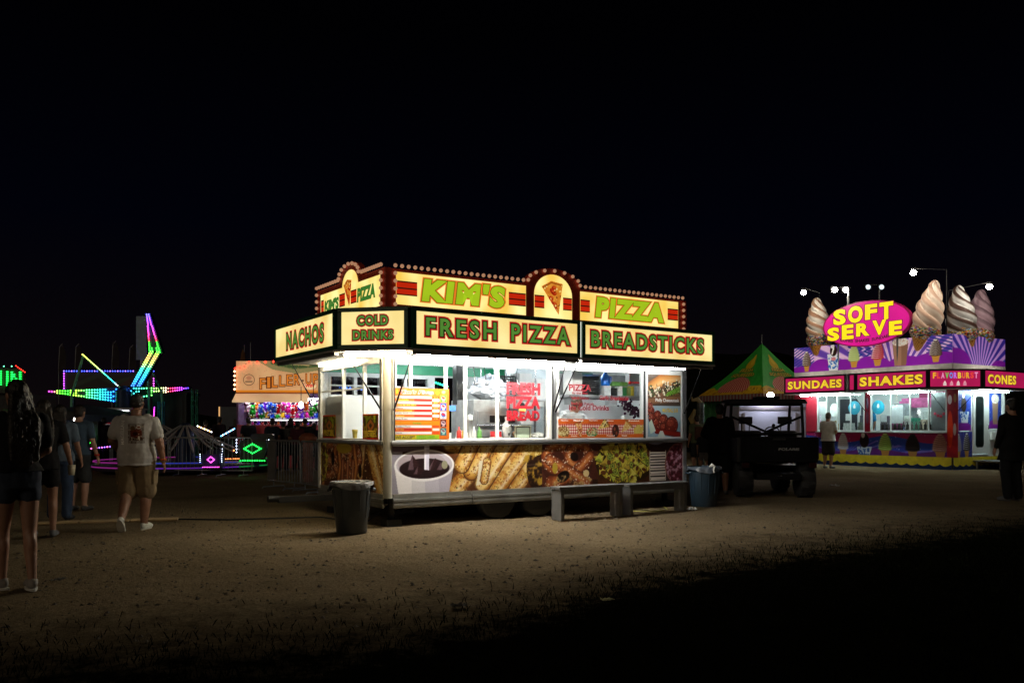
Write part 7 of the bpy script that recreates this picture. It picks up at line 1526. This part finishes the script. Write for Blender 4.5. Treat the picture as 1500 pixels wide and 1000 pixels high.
# hidden uplights on top of the awnings, for the cones
for x, y in ((-.50, 5.1), (-.50, 3.1), (-.50, 1.2), (1.3, -.50), (2.2, -.50)):
    b = MB(); b.box((x, y, 2.66), (.16, .16, .10)); u = b.build('uplight', M_boxk, ic); b = MB(); b.box((x, y, 2.718), (.13, .13, .012)); b.build('lens', emi('uplight_lens', (1., .88, .72), 120.), u)
# inside
def isolo(b, name, m, lab, cat, x, y, z, group=None): t = b.build(name, m); t.location = IWp(x, y, z); t.rotation_euler = (0, 0, TZ); return tag(t, lab, cat, group)
b = MB(); b.bx(-.06, .06, -.05, .05, 0, .02); b.lathe([(.05, .02), (.05, .16), (.02, .2), (.02, .26), (0, .26)], 10); b.tube([(0, 0, .26), (-.09, 0, .26), (-.1, 0, .22)], .012, 6); pm_ = b.mesh('syrup_pump'); pm_.materials.append(mat('pump_dark', (.03, .025, .022), .3))
for k in range(12):
    t = bpy.data.objects.new('syrup_pump', pm_); COL.objects.link(t); t.location = IWp(.32, .95+.155*k, 1.28); t.rotation_euler = (0, 0, TZ); tag(t, 'dark syrup pump bottle in the row behind the right ice cream window', 'syrup pump', 'syrup pumps in a row')
b = MB(); b.bx(.06, .6, .1, 5.05, 1.20, 1.26); b.bx(.5, .56, .1, 5.0, .46, 1.199); isolo(b, 'ice_counter', M_steel, 'steel counter inside the ice cream trailer windows', 'counter', 0, 0, 0)
b = MB(); b.bx(-.4, .4, -.36, .36, 0, 1.25); b.bx(-.42, -.401, -.33, .33, .05, .95); isolo(b, 'slush_machine', mat('machine_grey', (.22, .24, .25), .3, .4), 'grey drinks machine at the right of the ice cream window', 'machine', .75, .55, 1.26)
b = MB()
for k in range(5): b.ball((-.45, -.2+.1*k, .5+.05*math.sin(k*2)), (.01, .05, .05), 8, 6)
isolo(b, 'red_fruit_decal', mat('decal_red', (.6, .03, .08), .4), 'red fruit decal on the grey drinks machine', 'decal', .74, .55, 1.26)
for k, (y, lab, c) in enumerate(((2.42, 'white notice sheet taped inside the right ice cream window', (.7, .75, .8)), (1.95, 'large white price sheet in the middle of the right ice cream window', (.72, .78, .82)), (4.95, 'tall white price sheet at the left of the left ice cream window', (.72, .78, .82)), (3.82, 'small white notice in the left ice cream window', (.75, .78, .78)))):
    s = ((.22, .24), (.46, .62), (.44, .72), (.2, .24))[k]; b = MB(); b.bx(-.003, .003, -s[1]*0-s[0]/2, s[0]/2, 0, s[1]); b.bx(-.004, -.0031, -s[0]*.35, s[0]*.35, s[1]*.8, s[1]*.9); isolo(b, 'notice_sheet', mat('sheet_%d' % k, c, .8), lab, 'notice', .03, y, (1.55, 1.50, 1.58, 1.60)[k])
for y, z, c, lab in ((2.62, 2.05, (.02, .30, .45), 'round teal cone sticker on the right ice cream window'), (3.55, 2.05, (.02, .30, .45), 'round teal cone sticker on the left ice cream window'), (4.38, 1.98, (.72, .78, .76), 'oval white sticker on the left ice cream window')):
    b = MB(); b.poly([(.24*math.cos(t)*(1 if y < 4 else .75), .24*math.sin(t)) for t in np.linspace(0, 6.283, 33)[:-1]], (0, 0, 0), SX, FZ, .003); b.mat(1).poly([(-.04, -.02), (.04, -.02), (.05, .05), (0, .15), (-.05, .05)], (-.004, 0, 0), SX, FZ); isolo(b, 'round_sticker', [mat('sticker_%d' % int(y*10), c, .5), M_paper], lab, 'sticker', .008, y, z)
for k, (y, c, s, lab) in enumerate(((1.62, (.04, .32, .20), (.22, .26, .42), 'green carton stack behind the right ice cream window'), (1.30, (.55, .42, .30), (.2, .22, .36), 'tan cup stack behind the right ice cream window'), (1.9, (.6, .65, .6), (.2, .22, .5), 'white carton stack left of the green cartons'), (2.7, (.12, .10, .14), (.3, .3, .5), 'dark blender at the left of the right ice cream window'), (4.0, (.6, .62, .6), (.3, .3, .25), 'white napkin box in the left ice cream window'), (3.4, (.16, .2, .16), (.3, .3, .28), 'dark green topping tray in the left ice cream window'))):
    b = MB(); b.bx(-s[0]/2, s[0]/2, -s[1]/2, s[1]/2, 0, s[2]*.48); b.bx(-s[0]*.46, s[0]*.46, -s[1]*.46, s[1]*.46, s[2]*.485, s[2]); isolo(b, ['carton', 'cup_stack', 'carton', 'blender', 'napkin_box', 'topping_tray'][k], mat('goods_%d' % k, c, .5, var=.3, scale=15), lab, 'goods', .62 if k < 4 else .35, y, 1.262)
b = MB(); b.bx(0, .06, -.35, .35, 0, 1.9); isolo(b, 'dark_shelf_unit', mat('unit_dark', (.03, .035, .045), .5), 'dark shelf unit inside the left ice cream window', 'shelf', 1.0, 4.5, .5)
b = MB(); b.bx(0, .05, -1.2, 1.2, 0, .8); isolo(b, 'magenta_panel', M_mag, 'magenta panel high on the inner wall of the ice cream trailer', 'panel', IW-.15, 1.8, 2.3)
for k, (y, x, z, sz, c, nm, lab) in enumerate(((2.2, .5, 1.26, (.16, .5, .30), (.5, .12, .3), 'cup_stack', 'row of pink cups behind the right ice cream window'), (1.05, .8, 1.26, (.3, .25, .5), (.6, .62, .6), 'soft_serve_machine', 'white soft serve machine near the grey drinks machine'), (2.6, 1.6, 1.0, (.5, .7, 1.2), (.30, .33, .36), 'soft_serve_machine', 'steel soft serve machine on the far wall of the right window'), (1.5, 1.7, 1.0, (.5, .9, .9), (.5, .52, .5), 'freezer', 'pale chest freezer on the far wall of the right window'), (4.75, .5, 1.26, (.2, .3, .34), (.55, .35, .1), 'cone_stack', 'stack of tan cones at the left of the left window'), (3.95, 1.4, 1.1, (.4, .4, 1.0), (.1, .12, .15), 'cabinet', 'dark cabinet behind the worker in blue'), (2.05, 1.5, 2.05, (.1, 1.4, .34), (.55, .1, .28), 'menu_panel', 'pink menu panel over the far counter'))):
    b = MB(); b.bx(-sz[0]/2, sz[0]/2, -sz[1]/2, sz[1]/2, 0, sz[2]*.70); b.bx(-sz[0]*.42, sz[0]*.42, -sz[1]*.44, sz[1]*.44, sz[2]*.705, sz[2])
    for j in range(3): b.bx(-sz[0]/2-.012, -sz[0]/2-.001, -sz[1]*.36+sz[1]*.26*j, -sz[1]*.36+sz[1]*.26*j+sz[1]*.18, sz[2]*.15, sz[2]*.55)
    isolo(b, nm, mat('ice_goods_%d' % k, c, .45, var=.35, scale=11), lab, 'equipment', x, y, z)
p = IWp(.75, 3.45, .46); person('worker in a bright blue shirt inside the left ice cream window', (p.x, p.y, .46), TZ+R(80), 1.66, {}, SKIN, 1.1, 0, (.02, .22, .45), .95, .7, 'trousers', (.02, .02, .025), .06, 'short', (.02, .015, .01), (.03, .03, .03), .02)
# ---- flood lights on poles behind
def flood(label, px, py, Y, heads, lit_=True, pole_dx=0.):
    q = at(px, py, Y); o = thing('flood_light', label, 'flood light', (q.x, q.y, 0)); b = MB(); b.tube([(pole_dx, .1, 0), (pole_dx, .1, q.z+.1)], .05, 8); b.tube([(min(h for h in heads)-.1, .1, q.z+.1), (max(max(heads), pole_dx)+.1, .1, q.z+.1)], .03, 6); b.build('pole', M_galv, o)
    for h in heads:
        b = MB(); b.box((h, .04, q.z), (.30, .16, .22), rx=R(-25)); hd = b.build('lamp_head', mat('lamp_black', (.02, .02, .022), .4, .4), o, .01); b = MB(); b.ball((h, -.06, q.z-.02), (.11, .05, .105), 16, 10); b.build('lens', emi('flood_lens', (1., .90, .74), 260.) if lit_ else emi('unlit_lens_glow', (.8, .95, 1.), 1.2), hd)  # unlit lenses still get a pale glow of their own
flood('pair of warm flood lights above the oval sign', 1231, 424, 35, (-.25, .20), True, .36); flood('unlit double lamp on a pole above the oval sign', 1281, 420, 37, (-.3, .28), False, .25); # arm lights bolted to the ice cream trailer's roof, hung out before the cones
for lx, ly, lz, by in ((-1.3, 4.69, 6.18, 5.35), (-1.1, .65, 6.30, .45), (.50, -.9, 5.78, None)):
    base = Vector((.45, by, 3.36)) if by is not None else Vector((1.55, 1.0, 3.36)); P0_ = Vector((lx, ly, lz)); b = MB(); top = Vector((base.x, base.y, lz+.22)); b.tube([base, top, P0_+Vector((0, 0, .14))], .018, 8); b.box(P0_+Vector((0, 0, .11)), (.12, .12, .08)); a_ = b.build('arm_light', mat('arm_black', (.012, .012, .013), .6, .3), ic); b = MB(); b.ball(P0_, (.09, .09, .085), 16, 10); b.build('lamp_globe', emi('flood_lens', 0), a_)
# ---- green and yellow tent
YT = 36.; q = at(1116, 580, YT); hw = 1.84; ze, zt = at(0, 579, YT).z, at(0, 503, YT).z
o = thing('peaked_tent', 'peaked green and yellow lemonade tent behind the utility vehicle', 'tent', (q.x, q.y, 0), R(30))
def tent_side(A, C, T, seed):
    P = Pic(2., 1., 150, '1e8a30', seed); X, Y = P.X/2, P.Y; n = P.noise(.12, 3)[..., None]; P.a = P.c('2a9a34')*n+P.c('48c04c')*(1-n)
    P.put((Y < .16+.03*np.sin(X*25))*1., 'd8a81c'); P.put((Y < .20)*(np.hypot((X-.85)/.12, (Y-.16)/.10) < 1)*1., 'e8c030'); P.specks((Y < .17)*1., 60, 'a86a18', .01, .03)
    P.put((np.hypot((X-.47)/.28, (Y-.21)/.20) < 1)*(Y > .06)*1., 'c23a3c'); P.put((np.hypot((X-.47)/.28, (Y-.21)/.20) < 1)*(Y > .06)*(((X*26+Y*5) % 1) < .3)*1., 'e8c0a0')
    P.put((np.hypot((X-.5)/.16, (Y-.66)/.10) < 1)*1., 'e0b81c'); P.put((np.hypot((X-.54)/.09, (Y-.73)/.09) < 1)*1., 'f0ce38')
    s = np.linspace(0, 1, P.nx)[None, :, None]; t = np.linspace(0, 1, P.ny)[:, None, None]; t2 = t; sag = -.16*np.sin(np.pi*t)*np.ones_like(s); A, C, T = np.array(A), np.array(C), np.array(T)
    co = (A*(1-s)+C*s)*(1-t2)+T*t2; co[..., 2] += (sag[..., 0]); g = grid_mesh('roof_side', co, P.a, vcol('tent_vinyl', .5), o)
    b = MB(); A, C, T = Vector(A), Vector(C), Vector(T); nn = (C-A).cross(T-A).normalized()
    def on(u, v, lift): p = (A.lerp(C, u))*(1-v)+T*v; p.z += -.16*math.sin(math.pi*v); return p+nn*lift
    for word, v0, v1, u0, u1 in (('FRESH', .50, .57, .30, .70), ('SQUEEZED', .40, .475, .18, .78)):
        for off, mi, lf in ((.09, 0, .02), (.03, 1, .028)):
            v, f = glyphs(word, off); v9, _ = glyphs(word, .03); a0, a1 = v9.min(0), v9.max(0); b.cur = mi; b.add([on(u0+(u1-u0)*(x-a0[0])/(a1[0]-a0[0]), v0+(v1-v0)*(y-a0[1])/(a1[1]-a0[1]), lf) for x, y in v], f)
    b.build('lettering', [mat('ink_tent_black', (.02, .03, .012), .6), mat('ink_tent_yellow', (.70, .56, .05), .6)], g)
cs4 = [(-hw, -hw, ze), (hw, -hw, ze), (hw, hw, ze), (-hw, hw, ze)]
for k in range(4): tent_side(cs4[k], cs4[(k+1) % 4], (0, 0, zt), 50+k)
b = MB()
for k in range(4):
    A, C = Vector(cs4[k]), Vector(cs4[(k+1) % 4]); n = 40
    for j in range(n):
        b.col = lin('7a3a3c' if j % 2 else '8a8078'); b.add([A.lerp(C, j/n)+Vector((0, 0, -.001)), A.lerp(C, (j+1)/n)+Vector((0, 0, -.001)), A.lerp(C, (j+1)/n)+Vector((0, 0, -.24-.03*(j % 2))), A.lerp(C, j/n)+Vector((0, 0, -.24-.03*(j % 2)))], [(0, 1, 2, 3)])
b.build('valance', vcol('valance_cloth', .8), o)
for x, y, _ in cs4: b = MB(); b.tube([(x*.97, y*.97, 0), (x*.97, y*.97, ze)], .04, 8); b.build('pole', M_galv, o)
b = MB(); b.tube([(0, 0, zt-.1), (0, 0, zt+.38)], .018, 6); b.build('finial', M_galv, o)
b = MB(); n = 30; vs = []
for k in range(n+1): t = k/n; w = .05*math.sin(k*2.4); vs += [(-hw+2*hw*t, hw*.9+w, ze), (-hw+2*hw*t, hw*.9+w, .3)]
b.add(vs, [(2*k, 2*k+1, 2*k+3, 2*k+2) for k in range(n)], True); b.build('curtain', mat('curtain_green', (.04, .16, .05), .8, var=.3), o)
# curled ornament and beaded post near the tent's left edge
q = at(1026, 590, 27); o = thing('beaded_post', 'dark beaded post topped with a curled yellow ornament left of the tent', 'post', (q.x, q.y, 0)); b = MB(); b.tube([(0, 0, 0), (0, 0, q.z)], .12, 10); b.build('post', mat('post_beads', (.05, .06, .05), .5, var=.9, scale=22), o); b = MB(); b.tube([(.0, 0, q.z), (-.1, 0, q.z+.12), (-.26, 0, q.z+.08), (-.28, 0, q.z+.2)], [.07, .08, .05, .02], 8); b.tube([(-.15, .1, q.z-.2), (-.25, .1, q.z-.5), (-.18, .1, q.z-.8)], [.04, .12, .03], 8); b.build('ornament', mat('ornament_gold', (.30, .22, .08), .5, var=.4), o)
# ---- white box trailer with a lamp, seen through the vehicle's cab
YB = 23.0; p0, p1 = at(1082, 600, YB), at(1181, 600, YB); w = p1.x-p0.x; o = thing('white_cargo_trailer', 'white cargo trailer lit by a lamp and seen through the cab of the utility vehicle', 'trailer', (p0.x, YB, 0)); zt = at(0, 588, YB).z
M_cargo = mat('cargo_white', (.62, .62, .72), .3, var=.08, scale=2)
b = MB(); b.bx(0, w, 0, 2.2, .45, zt); b.build('box', M_cargo, o, .02); b = MB(); b.bx(.02, w-.02, -.03, -.001, zt-.22, zt-.14); b.bx(.12, .17, -.03, -.001, .6, zt-.3); b.bx(w-.3, w-.25, -.03, -.001, .6, zt-.3); b.build('trim_rail', mat('trim_grey', (.30, .26, .26), .4), o)
for x in (.4, w-.4): b = MB(); b.tube([(x-.1, .5, .32), (x+.1, .5, .32)], .32, 18); b.build('wheel', M_dark, o)
lx = at(1123, 582, YB).x-p0.x; b = MB(); b.tube([(lx, -.02, zt-.1), (lx, -.30, zt+.18)], .015, 6); b.ball((lx, -.34, zt+.16), (.09, .07, .08), 12, 8); b.build('work_lamp', emi('work_lamp', (.80, .84, 1.), 95.), o)
# ---- utility vehicle, seen from behind
q = gnd(1141, 730); YU = q.y; o = thing('utility_vehicle', 'black two seat utility vehicle with a cargo bed, parked with its tail to the camera', 'utility vehicle', (q.x, q.y, 0), R(-3))
M_uk = mat('utv_black_plastic', (.010, .010, .011), .5, var=.3, scale=6); M_ukg = mat('utv_black_paint', (.008, .008, .009), .25, .2); M_cage = mat('cage_black', (.007, .007, .008), .35, .4)
b = MB(); b.bx(-.76, .76, .05, .95, .70, .76); b.bx(-.78, -.72, .05, .95, .761, 1.16); b.bx(.72, .78, .05, .95, .761, 1.16); b.bx(-.719, .719, .90, .95, .761, 1.16); b.build('cargo_bed', M_uk, o, .01)
b = MB(); b.bx(-.74, .74, -.02, .04, .72, 1.19); b.bx(-.60, .60, -.035, -.021, .80, 1.10); tg = b.build('tailgate', M_ukg, o, .012); b = MB(); text(b, 'POLARIS', (-.02, -.038, .93), FX, FZ, .40, .052, [(.05, 0, 0)], shear=.1); b.build('lettering', mat('letter_grey', (.20, .20, .20), .4), tg); b = MB(); b.bx(-.12, .12, -.05, -.021, 1.13, 1.17); b.build('latch', M_uk, tg)
for s in (-1, 1):
    b = MB(); b.bx(s*.64-.07, s*.64+.07, -.04, .04, .60, .70); b.build('tail_light', mat('tail_red', (.02, .001, .001), .3), o, .01)
    for y in (.42, 2.25):
        e = MB(); e.lathe([(.20, -.14), (.30, -.15), (.335, -.11), (.335, .11), (.30, .15), (.20, .14)], 28); 
        for k in range(22): a = k*2*math.pi/22; e.box((.335*math.cos(a), .335*math.sin(a), .07*(1 if k % 2 else -1)), (.03, .05, .13), rz=a)
        t = e.build('wheel', M_dark, o); t.location = (s*.60, y, .335); t.rotation_euler = (0, R(90), 0); e = MB(); e.lathe([(0, .05*s), (.19, .08*s), (.20, -.1*s), (0, -.1*s)], 18); e.build('rim', M_cage, t)
        b = MB(); b.tube([(s*.62, y-.40, .60), (s*.62, y, .80), (s*.62, y+.40, .60)], .08, 8, flat=.3); b.build('fender', M_uk, o)
b = MB(); b.bx(-.42, .42, .0, 2.4, .36, .48); b.bx(-.70, .70, 1.0, 2.0, .48, .60); b.bx(-.05, .05, -.12, 0, .38, .44); b.ball((0, -.13, .44), .03, 8, 6); b.build('chassis', M_cage, o)
b = MB(); b.bx(-.62, .62, 2.0, 2.75, .60, 1.10); b.bx(-.68, .68, 1.9, 2.05, .95, 1.18); b.build('hood', M_ukg, o, .05)
for s in (-1, 1): b = MB(); b.box((s*.36, 1.12, 1.05), (.58, .12, .52), rx=R(-8)); b.box((s*.36, 1.36, .80), (.58, .46, .14)); b.build('seat', M_uk, o, .04); b = MB(); b.box((s*.40, 1.10, 1.52), (.27, .09, .15)); b.tube([(s*.40-.08, 1.11, 1.28), (s*.40-.08, 1.10, 1.46)], .012, 6); b.tube([(s*.40+.08, 1.11, 1.28), (s*.40+.08, 1.10, 1.46)], .012, 6); b.build('headrest', M_uk, o, .035)
b = MB()
for s in (-1, 1): b.tube([(s*.74, 1.0, .60), (s*.74, 1.0, 1.25), (s*.71, .98, 1.84)], .032, 10); b.tube([(s*.72, 2.05, 1.10), (s*.68, 1.75, 1.86)], .030, 10); b.tube([(s*.71, .98, 1.84), (s*.68, 1.75, 1.86)], .028, 8); b.tube([(s*.72, 1.0, 1.60), (0, 1.0, 1.285)], .026, 10)
b.tube([(-.71, .98, 1.84), (.71, .98, 1.84)], .03, 10); b.tube([(-.72, 2.05, 1.12), (.72, 2.05, 1.12)], .03, 8); b.tube([(-.74, 1.0, 1.24), (.74, 1.0, 1.24)], .03, 8); b.build('roll_cage', M_cage, o)
b = MB(); b.add([(x, y, z) for x, y, z in [(-.80, .82, 1.86), (.80, .82, 1.86), (.76, 1.95, 1.90), (-.76, 1.95, 1.90), (-.74, .86, 1.95), (.74, .86, 1.95), (.70, 1.9, 1.97), (-.70, 1.9, 1.97)]], [(3, 2, 1, 0), (4, 5, 6, 7), (0, 1, 5, 4), (1, 2, 6, 5), (2, 3, 7, 6), (3, 0, 4, 7)]); b.build('roof', M_uk, o, .02); b = MB(); b.box((.02, 1.1, 1.985), (.5, .3, .05)); b.build('roof_vent', M_uk, o, .02)
b = MB(); b.tube([(.32+.17*math.cos(t), 1.78+.06*math.sin(t), 1.24+.15*math.sin(t)) for t in np.linspace(0, 6.283, 20)], .014, 8); b.build('steering_wheel', M_cage, o)
b = MB(); b.tube([(.18, 1.2, 1.28), (.20, 1.2, 1.40)], .02, 6); b.ball((.2, 1.2, 1.42), .035, 8, 6); b.build('gear_lever', M_cage, o)
